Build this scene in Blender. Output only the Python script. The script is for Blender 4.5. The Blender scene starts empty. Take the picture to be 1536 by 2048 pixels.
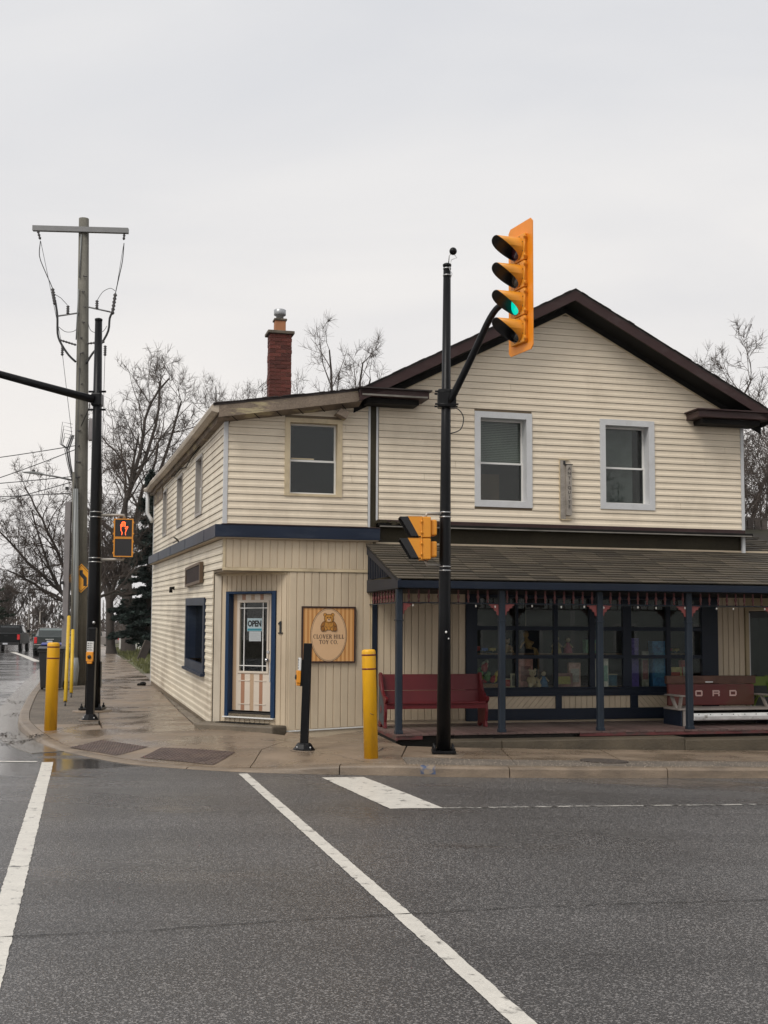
import bpy, math, random
from mathutils import Vector, Matrix
from mathutils.geometry import delaunay_2d_cdt
R = math.radians
rnd = random.Random(7)
scene = bpy.context.scene

# ---------------------------------------------------------------- camera
EYE = 1.8
cam_d = bpy.data.cameras.new('camera')
cam = bpy.data.objects.new('camera', cam_d)
scene.collection.objects.link(cam)
cam.location = (0, 0, EYE)
PITCH, ROLL = math.atan(192 / 2400), R(0.3)
cam.matrix_world = Matrix.Translation((0, 0, EYE)) @ Matrix.Rotation(R(90) + PITCH, 4, 'X') @ Matrix.Rotation(ROLL, 4, 'Z')
cam_d.sensor_fit = 'VERTICAL'
cam_d.sensor_height = 36
cam_d.lens = 2400 / 2048 * 36
cam_d.shift_y = 49 / 2048
cam_d.clip_start = 0.1
cam_d.clip_end = 3000
scene.camera = cam

# ---------------------------------------------------------------- world: overcast sky
SUN_EL, SUN_AZ = R(48), R(-140)          # azimuth from +Y, clockwise positive: from behind the camera, to the left
world = bpy.data.worlds.new('World')
scene.world = world
world.use_nodes = True
wt = world.node_tree
wt.nodes.clear()
w_out = wt.nodes.new('ShaderNodeOutputWorld')
w_bg = wt.nodes.new('ShaderNodeBackground')
w_sky = wt.nodes.new('ShaderNodeTexSky')
w_sky.sky_type = 'NISHITA'
w_sky.sun_disc = False
w_sky.sun_elevation = SUN_EL
w_sky.sun_rotation = SUN_AZ
w_sky.dust_density = 4
w_hs = wt.nodes.new('ShaderNodeHueSaturation')
w_hs.inputs['Saturation'].default_value = 0.25
w_hs.inputs['Value'].default_value = 1.0
wt.links.new(w_sky.outputs[0], w_hs.inputs['Color'])
w_co = wt.nodes.new('ShaderNodeTexCoord')
w_mp = wt.nodes.new('ShaderNodeMapping')
w_mp.inputs['Scale'].default_value = (1.0, 1.0, 3.4)
w_mp.inputs['Location'].default_value = (0.4, 1.3, 0.2)
wt.links.new(w_co.outputs['Generated'], w_mp.inputs['Vector'])
w_n = wt.nodes.new('ShaderNodeTexNoise')
w_n.inputs['Scale'].default_value = 1.7
w_n.inputs['Detail'].default_value = 6
w_n.inputs['Roughness'].default_value = 0.5
w_n.inputs['Distortion'].default_value = 0.5
wt.links.new(w_mp.outputs[0], w_n.inputs['Vector'])
w_r = wt.nodes.new('ShaderNodeValToRGB')
w_r.color_ramp.elements[0].position = 0.32
w_r.color_ramp.elements[0].color = (6.6, 6.7, 7.0, 1)
w_r.color_ramp.elements[1].position = 0.68
w_r.color_ramp.elements[1].color = (8.0, 7.9, 7.85, 1)
wt.links.new(w_n.outputs[0], w_r.inputs[0])
# cloud deck covers the clear sky; it thins and warms a little towards the horizon
w_sep = wt.nodes.new('ShaderNodeSeparateXYZ')
wt.links.new(w_co.outputs['Generated'], w_sep.inputs[0])
w_hr = wt.nodes.new('ShaderNodeValToRGB')
w_hr.color_ramp.elements[0].position = 0.0
w_hr.color_ramp.elements[0].color = (1.12, 1.07, 1.01, 1)
w_hr.color_ramp.elements[1].position = 0.42
w_hr.color_ramp.elements[1].color = (1, 1, 1, 1)
wt.links.new(w_sep.outputs['Z'], w_hr.inputs[0])
w_mul = wt.nodes.new('ShaderNodeMix'); w_mul.data_type = 'RGBA'; w_mul.blend_type = 'MULTIPLY'
w_mul.inputs[0].default_value = 1
wt.links.new(w_r.outputs[0], w_mul.inputs[6])
wt.links.new(w_hr.outputs[0], w_mul.inputs[7])
w_mix = wt.nodes.new('ShaderNodeMix'); w_mix.data_type = 'RGBA'
w_mix.inputs[0].default_value = 0.93
wt.links.new(w_hs.outputs[0], w_mix.inputs[6])
wt.links.new(w_mul.outputs[2], w_mix.inputs[7])
wt.links.new(w_mix.outputs[2], w_bg.inputs['Color'])
w_bg.inputs['Strength'].default_value = 0.094
wt.links.new(w_bg.outputs[0], w_out.inputs['Surface'])

sun_d = bpy.data.lights.new('sun', 'SUN')
sun_d.energy = 1.5
sun_d.angle = R(24)
sun_d.color = (1.0, 0.955, 0.89)
sun = bpy.data.objects.new('sun', sun_d)
scene.collection.objects.link(sun)
sdir = Vector((math.sin(SUN_AZ) * math.cos(SUN_EL), math.cos(SUN_AZ) * math.cos(SUN_EL), math.sin(SUN_EL)))
sun.rotation_euler = sdir.to_track_quat('Z', 'Y').to_euler()
sun.location = (-20, -20, 30)

vs = scene.view_settings
vs.view_transform = 'Standard'
vs.look = 'None'
vs.exposure = 0.26
vs.gamma = 1.0
vs.use_curve_mapping = False
scene.cycles.use_denoising = True
scene.cycles.max_bounces = 6
scene.cycles.transparent_max_bounces = 12

# ---------------------------------------------------------------- materials
MATS = {}
def mat(name, col, rough=0.6, var=0.12, vs_=3.0, bump=0.0, bs=60.0, metal=0.0, emit=None, es=1.0, rand=0.0, spec=0.5,
        dirt=None, dscale=(2, 2, 0.6), damt=0.5, dpos=(0.5, 0.75), rvar=0.0, fine=0.0, fs=200.0):
    if name in MATS: return MATS[name]
    m = bpy.data.materials.new(name); m.use_nodes = True
    nt = m.node_tree; N = nt.nodes; L = nt.links
    b = N['Principled BSDF']
    b.inputs['Roughness'].default_value = rough
    b.inputs['Metallic'].default_value = metal
    b.inputs['Specular IOR Level'].default_value = spec
    tc = N.new('ShaderNodeTexCoord')
    n1 = N.new('ShaderNodeTexNoise'); n1.inputs['Scale'].default_value = vs_; n1.inputs['Detail'].default_value = 5
    L.new(tc.outputs['Object'], n1.inputs['Vector'])
    rp = N.new('ShaderNodeValToRGB')
    rp.color_ramp.elements[0].position = 0.3; rp.color_ramp.elements[1].position = 0.7
    rp.color_ramp.elements[0].color = (*[c * (1 - var) for c in col], 1)
    rp.color_ramp.elements[1].color = (*[min(1, c * (1 + var)) for c in col], 1)
    L.new(n1.outputs[0], rp.inputs[0])
    out = rp.outputs[0]
    if fine:
        n2 = N.new('ShaderNodeTexNoise'); n2.inputs['Scale'].default_value = fs; n2.inputs['Detail'].default_value = 3; n2.inputs['Roughness'].default_value = 0.7
        L.new(tc.outputs['Object'], n2.inputs['Vector'])
        r2 = N.new('ShaderNodeMapRange'); r2.inputs[1].default_value = 0.3; r2.inputs[2].default_value = 0.7
        r2.inputs[3].default_value = 1 - fine; r2.inputs[4].default_value = 1 + fine
        L.new(n2.outputs[0], r2.inputs[0])
        mx = N.new('ShaderNodeMix'); mx.data_type = 'RGBA'; mx.blend_type = 'MULTIPLY'; mx.inputs[0].default_value = 1
        L.new(out, mx.inputs[6]); L.new(r2.outputs[0], mx.inputs[7]); out = mx.outputs[2]
    if dirt:
        mp = N.new('ShaderNodeMapping'); mp.inputs['Scale'].default_value = dscale
        L.new(tc.outputs['Object'], mp.inputs['Vector'])
        n3 = N.new('ShaderNodeTexNoise'); n3.inputs['Scale'].default_value = 1.0; n3.inputs['Detail'].default_value = 7; n3.inputs['Roughness'].default_value = 0.62
        L.new(mp.outputs[0], n3.inputs['Vector'])
        r3 = N.new('ShaderNodeMapRange'); r3.inputs[1].default_value = dpos[0]; r3.inputs[2].default_value = dpos[1]
        r3.inputs[3].default_value = 0; r3.inputs[4].default_value = damt
        L.new(n3.outputs[0], r3.inputs[0])
        mx = N.new('ShaderNodeMix'); mx.data_type = 'RGBA'
        mx.inputs[7].default_value = (*dirt, 1)
        L.new(r3.outputs[0], mx.inputs[0]); L.new(out, mx.inputs[6]); out = mx.outputs[2]
    if rand:
        oi = N.new('ShaderNodeObjectInfo')
        r4 = N.new('ShaderNodeMapRange'); r4.inputs[3].default_value = 1 - rand; r4.inputs[4].default_value = 1 + rand
        L.new(oi.outputs['Random'], r4.inputs[0])
        mx = N.new('ShaderNodeMix'); mx.data_type = 'RGBA'; mx.blend_type = 'MULTIPLY'; mx.inputs[0].default_value = 1
        L.new(out, mx.inputs[6]); L.new(r4.outputs[0], mx.inputs[7]); out = mx.outputs[2]
    L.new(out, b.inputs['Base Color'])
    if rvar:
        r5 = N.new('ShaderNodeMapRange'); r5.inputs[1].default_value = 0.35; r5.inputs[2].default_value = 0.65
        r5.inputs[3].default_value = max(0.02, rough - rvar); r5.inputs[4].default_value = min(1, rough + rvar)
        L.new(n1.outputs[0], r5.inputs[0]); L.new(r5.outputs[0], b.inputs['Roughness'])
    if bump:
        n4 = N.new('ShaderNodeTexNoise'); n4.inputs['Scale'].default_value = bs; n4.inputs['Detail'].default_value = 4
        L.new(tc.outputs['Object'], n4.inputs['Vector'])
        bp = N.new('ShaderNodeBump'); bp.inputs['Strength'].default_value = bump; bp.inputs['Distance'].default_value = 0.02
        L.new(n4.outputs[0], bp.inputs['Height']); L.new(bp.outputs[0], b.inputs['Normal'])
    if emit:
        b.inputs['Emission Color'].default_value = (*emit, 1)
        b.inputs['Emission Strength'].default_value = es
    MATS[name] = m
    return m

def glass_mat(name, tint=(0.75, 0.8, 0.78), f0=0.04, rough=0.0):
    m = bpy.data.materials.new(name); m.use_nodes = True
    nt = m.node_tree; N = nt.nodes; L = nt.links
    N.remove(N['Principled BSDF'])
    o = N['Material Output']
    t = N.new('ShaderNodeBsdfTransparent'); t.inputs[0].default_value = (*tint, 1)
    g = N.new('ShaderNodeBsdfGlossy'); g.inputs['Roughness'].default_value = rough
    lw = N.new('ShaderNodeLayerWeight'); lw.inputs['Blend'].default_value = 0.5
    pw = N.new('ShaderNodeMath'); pw.operation = 'POWER'; pw.inputs[1].default_value = 5
    L.new(lw.outputs['Facing'], pw.inputs[0])
    f = N.new('ShaderNodeMapRange'); f.inputs[3].default_value = f0; f.inputs[4].default_value = 1.0
    L.new(pw.outputs[0], f.inputs[0])
    mx = N.new('ShaderNodeMixShader')
    L.new(f.outputs[0], mx.inputs[0]); L.new(t.outputs[0], mx.inputs[1]); L.new(g.outputs[0], mx.inputs[2])
    L.new(mx.outputs[0], o.inputs['Surface'])
    return m

# ---------------------------------------------------------------- mesh builder
def frame(d):
    d = Vector(d).normalized()
    a = Vector((0, 0, 1)) if abs(d.z) < 0.9 else Vector((1, 0, 0))
    x = d.cross(a).normalized()
    return x, d.cross(x).normalized(), d

class MB:
    def __init__(s): s.v = []; s.f = []; s.m = []; s.sm = []
    def add(s, vs, fs, mi=0, smooth=False):
        o = len(s.v); s.v += [tuple(p) for p in vs]
        for f in fs: s.f.append(tuple(i + o for i in f)); s.m.append(mi); s.sm.append(smooth)
        return s
    def box(s, x0, x1, y0, y1, z0, z1, mi=0, M=None):
        vs = [Vector((x, y, z)) for z in (z0, z1) for y in (y0, y1) for x in (x0, x1)]
        if M is not None: vs = [M @ v for v in vs]
        return s.add(vs, [(0, 2, 3, 1), (4, 5, 7, 6), (0, 1, 5, 4), (2, 6, 7, 3), (0, 4, 6, 2), (1, 3, 7, 5)], mi)
    def prism(s, poly, off, mi=0):
        n = len(poly); off = Vector(off); a = [Vector(p) for p in poly]
        vs = a + [p + off for p in a]
        fs = [tuple(range(n))[::-1], tuple(range(n, 2 * n))] + [(i, (i + 1) % n, n + (i + 1) % n, n + i) for i in range(n)]
        return s.add(vs, fs, mi)
    def tube(s, pts, rad, n=8, mi=0, cap=True, smooth=True, rot=0.0):
        pts = [Vector(p) for p in pts]
        if not isinstance(rad, (list, tuple)): rad = [rad] * len(pts)
        vs = []; x = y = None
        for i, p in enumerate(pts):
            d = (pts[min(i + 1, len(pts) - 1)] - pts[max(i - 1, 0)])
            if d.length < 1e-9: d = Vector((0, 0, 1))
            d.normalize()
            if x is None: x, y, _ = frame(d)
            else:
                x = (x - d * x.dot(d)); x = x.normalized() if x.length > 1e-6 else frame(d)[0]
                y = d.cross(x)
            for k in range(n):
                a = 2 * math.pi * k / n + rot
                vs.append(p + (x * math.cos(a) + y * math.sin(a)) * rad[i])
        fs = []
        for i in range(len(pts) - 1):
            for k in range(n):
                k2 = (k + 1) % n
                fs.append((i * n + k, i * n + k2, (i + 1) * n + k2, (i + 1) * n + k))
        s.add(vs, fs, mi, smooth)
        if cap:
            o = len(s.v) - len(vs)
            s.f.append(tuple(range(o + n - 1, o - 1, -1))); s.m.append(mi); s.sm.append(False)
            e = o + (len(pts) - 1) * n
            s.f.append(tuple(range(e, e + n))); s.m.append(mi); s.sm.append(False)
        return s
    def lathe(s, prof, c=(0, 0, 0), n=16, mi=0, M=None, smooth=True):
        c = Vector(c); vs = []
        for r, z in prof:
            for k in range(n):
                a = 2 * math.pi * k / n
                p = Vector((r * math.cos(a), r * math.sin(a), z))
                vs.append((M @ p if M is not None else p) + c)
        fs = [(i * n + k, i * n + (k + 1) % n, (i + 1) * n + (k + 1) % n, (i + 1) * n + k) for i in range(len(prof) - 1) for k in range(n)]
        fs.append(tuple(range(n - 1, -1, -1))); fs.append(tuple(range((len(prof) - 1) * n, len(prof) * n)))
        return s.add(vs, fs, mi, smooth)
    def ball(s, c, r, n=10, mi=0):
        if not isinstance(r, (list, tuple)): r = (r, r, r)
        k = n // 2
        vs = []
        for i in range(1, k):
            a = math.pi * i / k
            for j in range(n):
                b = 2 * math.pi * j / n
                vs.append((c[0] + r[0] * math.sin(a) * math.cos(b), c[1] + r[1] * math.sin(a) * math.sin(b), c[2] + r[2] * math.cos(a)))
        o = len(vs); vs += [(c[0], c[1], c[2] + r[2]), (c[0], c[1], c[2] - r[2])]
        fs = [(i * n + j, (i + 1) * n + j, (i + 1) * n + (j + 1) % n, i * n + (j + 1) % n) for i in range(k - 2) for j in range(n)]
        fs += [(o, j, (j + 1) % n) for j in range(n)] + [(o + 1, (k - 2) * n + (j + 1) % n, (k - 2) * n + j) for j in range(n)]
        return s.add(vs, fs, mi, True)
    def mesh(s, name, mats):
        me = bpy.data.meshes.new(name)
        me.from_pydata([tuple(p) for p in s.v], [], s.f)
        for m in (mats if isinstance(mats, (list, tuple)) else [mats]): me.materials.append(m)
        me.polygons.foreach_set('material_index', s.m)
        me.polygons.foreach_set('use_smooth', s.sm)
        me.update()
        return me
    def build(s, name, mats, parent=None, bevel=0.0, **k):
        return link(name, s.mesh(name, mats), parent, bevel, **k)

def link(name, me, parent=None, bevel=0.0, loc=None, rot=None, label=None, cat=None, group=None, kind=None):
    o = bpy.data.objects.new(name, me)
    scene.collection.objects.link(o)
    if parent: o.parent = parent
    if loc is not None: o.location = loc
    if rot is not None: o.rotation_euler = rot
    if label: o['label'] = label
    if cat: o['category'] = cat
    if group: o['group'] = group
    if kind: o['kind'] = kind
    if bevel:
        b = o.modifiers.new('bevel', 'BEVEL'); b.width = bevel; b.segments = 2; b.limit_method = 'ANGLE'; b.angle_limit = R(40)
    return o

def thing(name, loc, label, cat, rz=0.0, group=None, rot=None):
    o = link(name, None, loc=loc, rot=rot or (0, 0, rz), label=label, cat=cat, group=group)
    o.empty_display_size = 0.2
    return o

def smooth(pts, k=5):
    P = [Vector(p) for p in pts]; out = []
    for i in range(len(P) - 1):
        p0, p1, p2, p3 = P[max(i - 1, 0)], P[i], P[i + 1], P[min(i + 2, len(P) - 1)]
        for j in range(k):
            t = j / k; out.append(0.5 * ((2 * p1) + (-p0 + p2) * t + (2 * p0 - 5 * p1 + 4 * p2 - p3) * t * t + (-p0 + 3 * p1 - 3 * p2 + p3) * t ** 3))
    return out + [P[-1]]

def bx(*a, **k): return MB().box(*a, **k)

def text_mesh(s, size, M, mi=0, mb=None, depth=0.004, bold=0.0, align='CENTER', sx=1.0):
    c = bpy.data.curves.new('lettering', 'FONT'); c.body = s; c.size = size; c.extrude = depth / 2
    c.align_x = align; c.align_y = 'CENTER'; c.offset = bold; c.resolution_u = 3
    o = bpy.data.objects.new('lettering', c); scene.collection.objects.link(o)
    bpy.context.view_layer.update()
    me = bpy.data.meshes.new_from_object(o.evaluated_get(bpy.context.evaluated_depsgraph_get()))
    mb = mb or MB()
    S = Matrix.Diagonal((sx, 1, 1, 1))
    mb.add([M @ (S @ v.co) for v in me.vertices], [tuple(p.vertices) for p in me.polygons], mi)
    bpy.data.objects.remove(o); bpy.data.curves.remove(c); bpy.data.meshes.remove(me)
    return mb

# lettering / flat shapes on a vertical face: local x right, z up, facing -y
FACE = Matrix.Rotation(R(90), 4, 'X')

def ellipse(cx, cz, rx, rz_, y, n=20, a=0.0):
    ca, sa = math.cos(a), math.sin(a)
    pts = []
    for k in range(n):
        t = 2 * math.pi * k / n
        u, w = rx * math.cos(t), rz_ * math.sin(t)
        pts.append((cx + u * ca - w * sa, y, cz + u * sa + w * ca))
    return pts

# ---------------------------------------------------------------- ground shape
def rz(Y):
    return 0.015 * min(max(Y - 15.5, 0), 20.5)
def gz(x, y):
    """street surface: rises along the side road, falls away to the right"""
    near = min(1, max(0, (30 - y) / 8))
    f = 1 if x < 0 else 1 - min(1, x / 3) * near
    return rz(y) * f - 0.025 * min(max(x - 0.3, 0), 16) * near

# ================================================================ THE GROUND
TH = R(14.4)                                     # the shop stands turned 14.4 degrees to the view
ORG = Vector((-2.575, 19.25, 0))
BU = Vector((math.cos(TH), math.sin(TH), 0)); BV = Vector((-math.sin(TH), math.cos(TH), 0))
def W(t, s, z=0.0): return ORG + BU * t + BV * s + Vector((0, 0, z))

m_asphalt = mat('wet asphalt', (0.056, 0.053, 0.052), rough=0.34, var=0.10, vs_=0.35, bump=0.8, bs=70, fine=0.75, fs=100, rvar=0.10, spec=0.6)
def asphalt_extra(m):
    nt = m.node_tree; N = nt.nodes; L = nt.links; b = N['Principled BSDF']
    tc = next(n for n in N if n.type == 'TEX_COORD')
    # pale aggregate grains
    v = N.new('ShaderNodeTexVoronoi'); v.inputs['Scale'].default_value = 112
    L.new(tc.outputs['Object'], v.inputs['Vector'])
    sp = N.new('ShaderNodeSeparateColor'); L.new(v.outputs['Color'], sp.inputs[0])
    gt = N.new('ShaderNodeMath'); gt.operation = 'GREATER_THAN'; gt.inputs[1].default_value = 0.82
    L.new(sp.outputs[0], gt.inputs[0])
    src = b.inputs['Base Color'].links[0].from_socket
    mx = N.new('ShaderNodeMix'); mx.data_type = 'RGBA'; mx.inputs[7].default_value = (0.29, 0.275, 0.265, 1)
    ml = N.new('ShaderNodeMath'); ml.operation = 'MULTIPLY'; ml.inputs[1].default_value = 0.75
    L.new(gt.outputs[0], ml.inputs[0]); L.new(ml.outputs[0], mx.inputs[0]); L.new(src, mx.inputs[6])
    L.new(mx.outputs[2], b.inputs['Base Color'])
    # standing water: smoother in patches, more of it towards the far gutter and the left road
    mp = N.new('ShaderNodeMapping'); mp.inputs['Scale'].default_value = (0.30, 0.75, 1)
    L.new(tc.outputs['Object'], mp.inputs['Vector'])
    n = N.new('ShaderNodeTexNoise'); n.inputs['Scale'].default_value = 1.0; n.inputs['Detail'].default_value = 6; n.inputs['Roughness'].default_value = 0.6
    L.new(mp.outputs[0], n.inputs['Vector'])
    sx = N.new('ShaderNodeSeparateXYZ'); L.new(tc.outputs['Object'], sx.inputs[0])
    # wetness rises along (Y - 15) and (-X)
    a = N.new('ShaderNodeMapRange'); a.inputs[1].default_value = 13.2; a.inputs[2].default_value = 16.5; a.inputs[3].default_value = 0; a.inputs[4].default_value = 0.16
    L.new(sx.outputs['Y'], a.inputs[0])
    c = N.new('ShaderNodeMapRange'); c.inputs[1].default_value = -1.0; c.inputs[2].default_value = -5.5; c.inputs[3].default_value = 0; c.inputs[4].default_value = 0.10
    L.new(sx.outputs['X'], c.inputs[0])
    s1 = N.new('ShaderNodeMath'); L.new(n.outputs[0], s1.inputs[0]); L.new(a.outputs[0], s1.inputs[1])
    s2 = N.new('ShaderNodeMath'); L.new(s1.outputs[0], s2.inputs[0]); L.new(c.outputs[0], s2.inputs[1])
    wt_ = N.new('ShaderNodeMapRange'); wt_.inputs[1].default_value = 0.60; wt_.inputs[2].default_value = 0.74; wt_.inputs[3].default_value = 0; wt_.inputs[4].default_value = 1
    L.new(s2.outputs[0], wt_.inputs[0])
    ro = b.inputs['Roughness'].links[0].from_socket
    mr = N.new('ShaderNodeMix'); mr.data_type = 'FLOAT'; mr.inputs[3].default_value = 0.10
    L.new(wt_.outputs[0], mr.inputs[0]); L.new(ro, mr.inputs[2]); L.new(mr.outputs[0], b.inputs['Roughness'])
    # tyre-polished and patched bands along the cross street
    m2 = N.new('ShaderNodeMapping'); m2.inputs['Rotation'].default_value = (0, 0, -0.25); m2.inputs['Scale'].default_value = (0.10, 0.9, 1)
    L.new(tc.outputs['Object'], m2.inputs['Vector'])
    n2 = N.new('ShaderNodeTexNoise'); n2.inputs['Scale'].default_value = 1.0; n2.inputs['Detail'].default_value = 4
    L.new(m2.outputs[0], n2.inputs['Vector'])
    b2 = N.new('ShaderNodeMapRange'); b2.inputs[1].default_value = 0.3; b2.inputs[2].default_value = 0.7; b2.inputs[3].default_value = 0.78; b2.inputs[4].default_value = 1.22
    L.new(n2.outputs[0], b2.inputs[0])
    s0 = b.inputs['Base Color'].links[0].from_socket
    mz = N.new('ShaderNodeMix'); mz.data_type = 'RGBA'; mz.blend_type = 'MULTIPLY'; mz.inputs[0].default_value = 1
    L.new(s0, mz.inputs[6]); L.new(b2.outputs[0], mz.inputs[7]); L.new(mz.outputs[2], b.inputs['Base Color'])
    bp = next(q for q in N if q.type == 'BUMP')
    iv = N.new('ShaderNodeMapRange'); iv.inputs[3].default_value = 0.8; iv.inputs[4].default_value = 0.04
    L.new(wt_.outputs[0], iv.inputs[0]); L.new(iv.outputs[0], bp.inputs['Strength'])
asphalt_extra(m_asphalt)
m_paint = mat('road paint white', (0.62, 0.59, 0.53), rough=0.45, var=0.08, vs_=6, fine=0.12, fs=60, dirt=(0.10, 0.095, 0.09), dscale=(7, 7, 7), damt=0.9, dpos=(0.575, 0.67))
m_paintworn = mat('road paint worn', (0.46, 0.44, 0.40), rough=0.5, var=0.15, vs_=9, fine=0.25, fs=70, dirt=(0.06, 0.056, 0.052), dscale=(9, 9, 9), damt=1.0, dpos=(0.45, 0.56))
m_conc = mat('wet concrete', (0.225, 0.168, 0.118), rough=0.34, var=0.18, vs_=1.3, bump=0.12, bs=90, fine=0.16, fs=130, rvar=0.27, dirt=(0.10, 0.076, 0.054), dscale=(0.7, 2.2, 1), damt=0.55, dpos=(0.48, 0.68), spec=0.6)
m_kerb = mat('kerb concrete', (0.215, 0.163, 0.115), rough=0.45, var=0.2, vs_=2.5, bump=0.35, bs=70, fine=0.25, fs=90, dirt=(0.09, 0.07, 0.052), dscale=(1.5, 3, 6), damt=0.6, dpos=(0.45, 0.7))
m_gravel = mat('gravel and grit', (0.15, 0.125, 0.10), rough=0.75, var=0.25, vs_=2.0, bump=0.9, bs=60, fine=0.55, fs=55)
m_ground = mat('winter ground', (0.10, 0.085, 0.055), rough=0.9, var=0.3, vs_=0.4, bump=0.6, bs=12, fine=0.3, fs=20)
m_grass = mat('lawn soil', (0.085, 0.085, 0.035), rough=0.9, var=0.35, vs_=0.7, bump=0.7, bs=25, fine=0.4, fs=30)

# far ground, one sheet to the horizon
mb = MB()
ys = [-60, 0, 15.5, 22, 29, 36, 60, 150, 400, 900, 1800]
xs = [-1500, -300, -60, 0, 3, 16.3, 60, 300, 1500]
mb.add([(x, y, gz(x, y) - 0.06) for y in ys for x in xs],
       [(j * len(xs) + i, j * len(xs) + i + 1, (j + 1) * len(xs) + i + 1, (j + 1) * len(xs) + i) for j in range(len(ys) - 1) for i in range(len(xs) - 1)])
mb.build('ground', m_ground, kind='structure')

# asphalt: the crossing in front and the side road running away to the left
def kx(Y): return -9.916 - 0.249 * (Y - 34.95)          # line of the side road's right kerb
mb = MB()
ys = [-40, -10, 0, 5, 10, 15.5, 18, 22, 26, 31, 36]
xs = [-60, -30, -12, -6, 0, 0.3, 3, 9, 16.3, 30, 60]
mb.add([(x, y, gz(x, y)) for y in ys for x in xs],
       [(j * len(xs) + i, j * len(xs) + i + 1, (j + 1) * len(xs) + i + 1, (j + 1) * len(xs) + i) for j in range(len(ys) - 1) for i in range(len(xs) - 1)])
rows = [36, 50, 80, 120, 200, 330, 500]
mb.add([p for y in rows for p in ((kx(y) - 11.5, y, rz(y)), (kx(y) - 5, y, rz(y)), (kx(y) + 0.3, y, rz(y)))],
       [(3 * i + k, 3 * i + k + 1, 3 * i + k + 4, 3 * i + k + 3) for i in range(len(rows) - 1) for k in range(2)])
road = mb.build('road', m_asphalt, kind='structure')

def cdt_sheet(poly, zf, step, skirt=0.06):
    """filled polygon in plan following the ground shape, with a short skirt"""
    xs = [p[0] for p in poly]; ys = [p[1] for p in poly]
    pts = [Vector((p[0], p[1])) for p in poly]; n = len(pts)
    dense = []
    for i in range(n):
        a, b = pts[i], pts[(i + 1) % n]; k = max(1, int((b - a).length / (step * 1.5)))
        for j in range(k): dense.append(a.lerp(b, j / k))
    nb = len(dense)
    def inside(x, y):
        c = False
        for i in range(nb):
            a, b = dense[i], dense[i - 1]
            if (a.y > y) != (b.y > y) and x < (b.x - a.x) * (y - a.y) / (b.y - a.y) + a.x: c = not c
        return c
    extra = []
    y = min(ys) + step / 2
    while y < max(ys):
        x = min(xs) + step / 2
        while x < max(xs):
            if inside(x, y) and min((d.x - x) ** 2 + (d.y - y) ** 2 for d in dense) > (step * 0.4) ** 2: extra.append(Vector((x, y)))
            x += step
        y += step
    vo, eo, fo, *_ = delaunay_2d_cdt(dense + extra, [(i, (i + 1) % nb) for i in range(nb)], [list(range(nb))], 1, 1e-5)
    mb = MB()
    vv = [(p.x, p.y, zf(p.x, p.y)) for p in vo]
    ff = []
    for f in fo:
        a, b, c = (vo[i] for i in f[:3])
        ff.append(tuple(f) if (b - a).cross(c - a) > 0 else tuple(f)[::-1])
    mb.add(vv, ff, 0, True)
    if skirt:
        bv = [(p.x, p.y, zf(p.x, p.y)) for p in dense]
        mb.add(bv + [(x, y, z - skirt) for x, y, z in bv], [(i, (i + 1) % nb, nb + (i + 1) % nb, nb + i) for i in range(nb)])
    return mb

def inset(poly, d):
    n = len(poly); A = sum(poly[i][0] * poly[(i + 1) % n][1] - poly[(i + 1) % n][0] * poly[i][1] for i in range(n))
    sg = 1 if A > 0 else -1; out = []
    for i in range(n):
        a, b, c = Vector(poly[i - 1][:2]), Vector(poly[i][:2]), Vector(poly[(i + 1) % n][:2])
        e1 = (b - a).normalized(); e2 = (c - b).normalized()
        n1 = Vector((-e1.y, e1.x)) * sg; n2 = Vector((-e2.y, e2.x)) * sg
        m = (n1 + n2); m = m / max(0.5, m.dot(n1)) if m.length > 1e-6 else n1
        out.append(tuple(b + m * d))
    return out

# ---- painted markings (sheets on the road)
def marking(name, poly, m, jag=0.004, step=0.05, z=0.004):
    P = []
    n = len(poly)
    for i in range(n):
        a, b = Vector(poly[i]), Vector(poly[(i + 1) % n]); L = (b - a).length; k = max(1, int(L / step))
        nn = Vector((-(b - a).y, (b - a).x)).normalized()
        for j in range(k): P.append(tuple(a.lerp(b, j / k) + nn * rnd.uniform(-jag, jag) * (j > 0)))
    return cdt_sheet(P, lambda x, y: gz(x, y) + z, 0.5 if P[0][1] < 40 else 4, 0).build(name, m, road)
def strip(pts, w):
    L_, R_ = [], []
    for i, p in enumerate(pts):
        d = (Vector(pts[min(i + 1, len(pts) - 1)]) - Vector(pts[max(i - 1, 0)])).normalized(); nn = Vector((-d.y, d.x)) * w / 2
        L_.append(tuple(Vector(p) + nn)); R_.append(tuple(Vector(p) - nn))
    return L_ + R_[::-1]
marking('crosswalk_line', strip([(-1.775, 15.44), (0.67, 5.7), (2.0, 0.4)], 0.118), m_paint)
marking('crosswalk_line', strip([(-4.56, 16.52), (-2.27, 7.3), (-0.55, 0.4)], 0.150), m_paint)
marking('stop_line', [(-0.76, 15.08), (0.076, 12.463), (0.629, 12.575), (-0.24, 15.16)], m_paint)
marking('stop_line', [(-12.0, 16.52), (-4.72, 16.52), (-4.72, 16.62), (-12.0, 16.62)], m_paint)
marking('centre_line', strip([(0.63, 12.59), (2.34, 13.10), (4.32, 13.65), (12.0, 15.7)], 0.055), m_paintworn, jag=0.015)
marking('edge_line', strip([(-6.6, 19.6), (-7.75, 24.6), (-8.9, 29.7), (-10.4, 36.7)], 0.20), m_paintworn, jag=0.04)
marking('lane_line', strip([(-16.8, 58.6), (-21.5, 72.0), (-26.6, 86.1)], 0.35), m_paint)
marking('lane_line', strip([(-26.6, 86.1), (-34.0, 84.5)], 0.30), m_paint)
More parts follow.
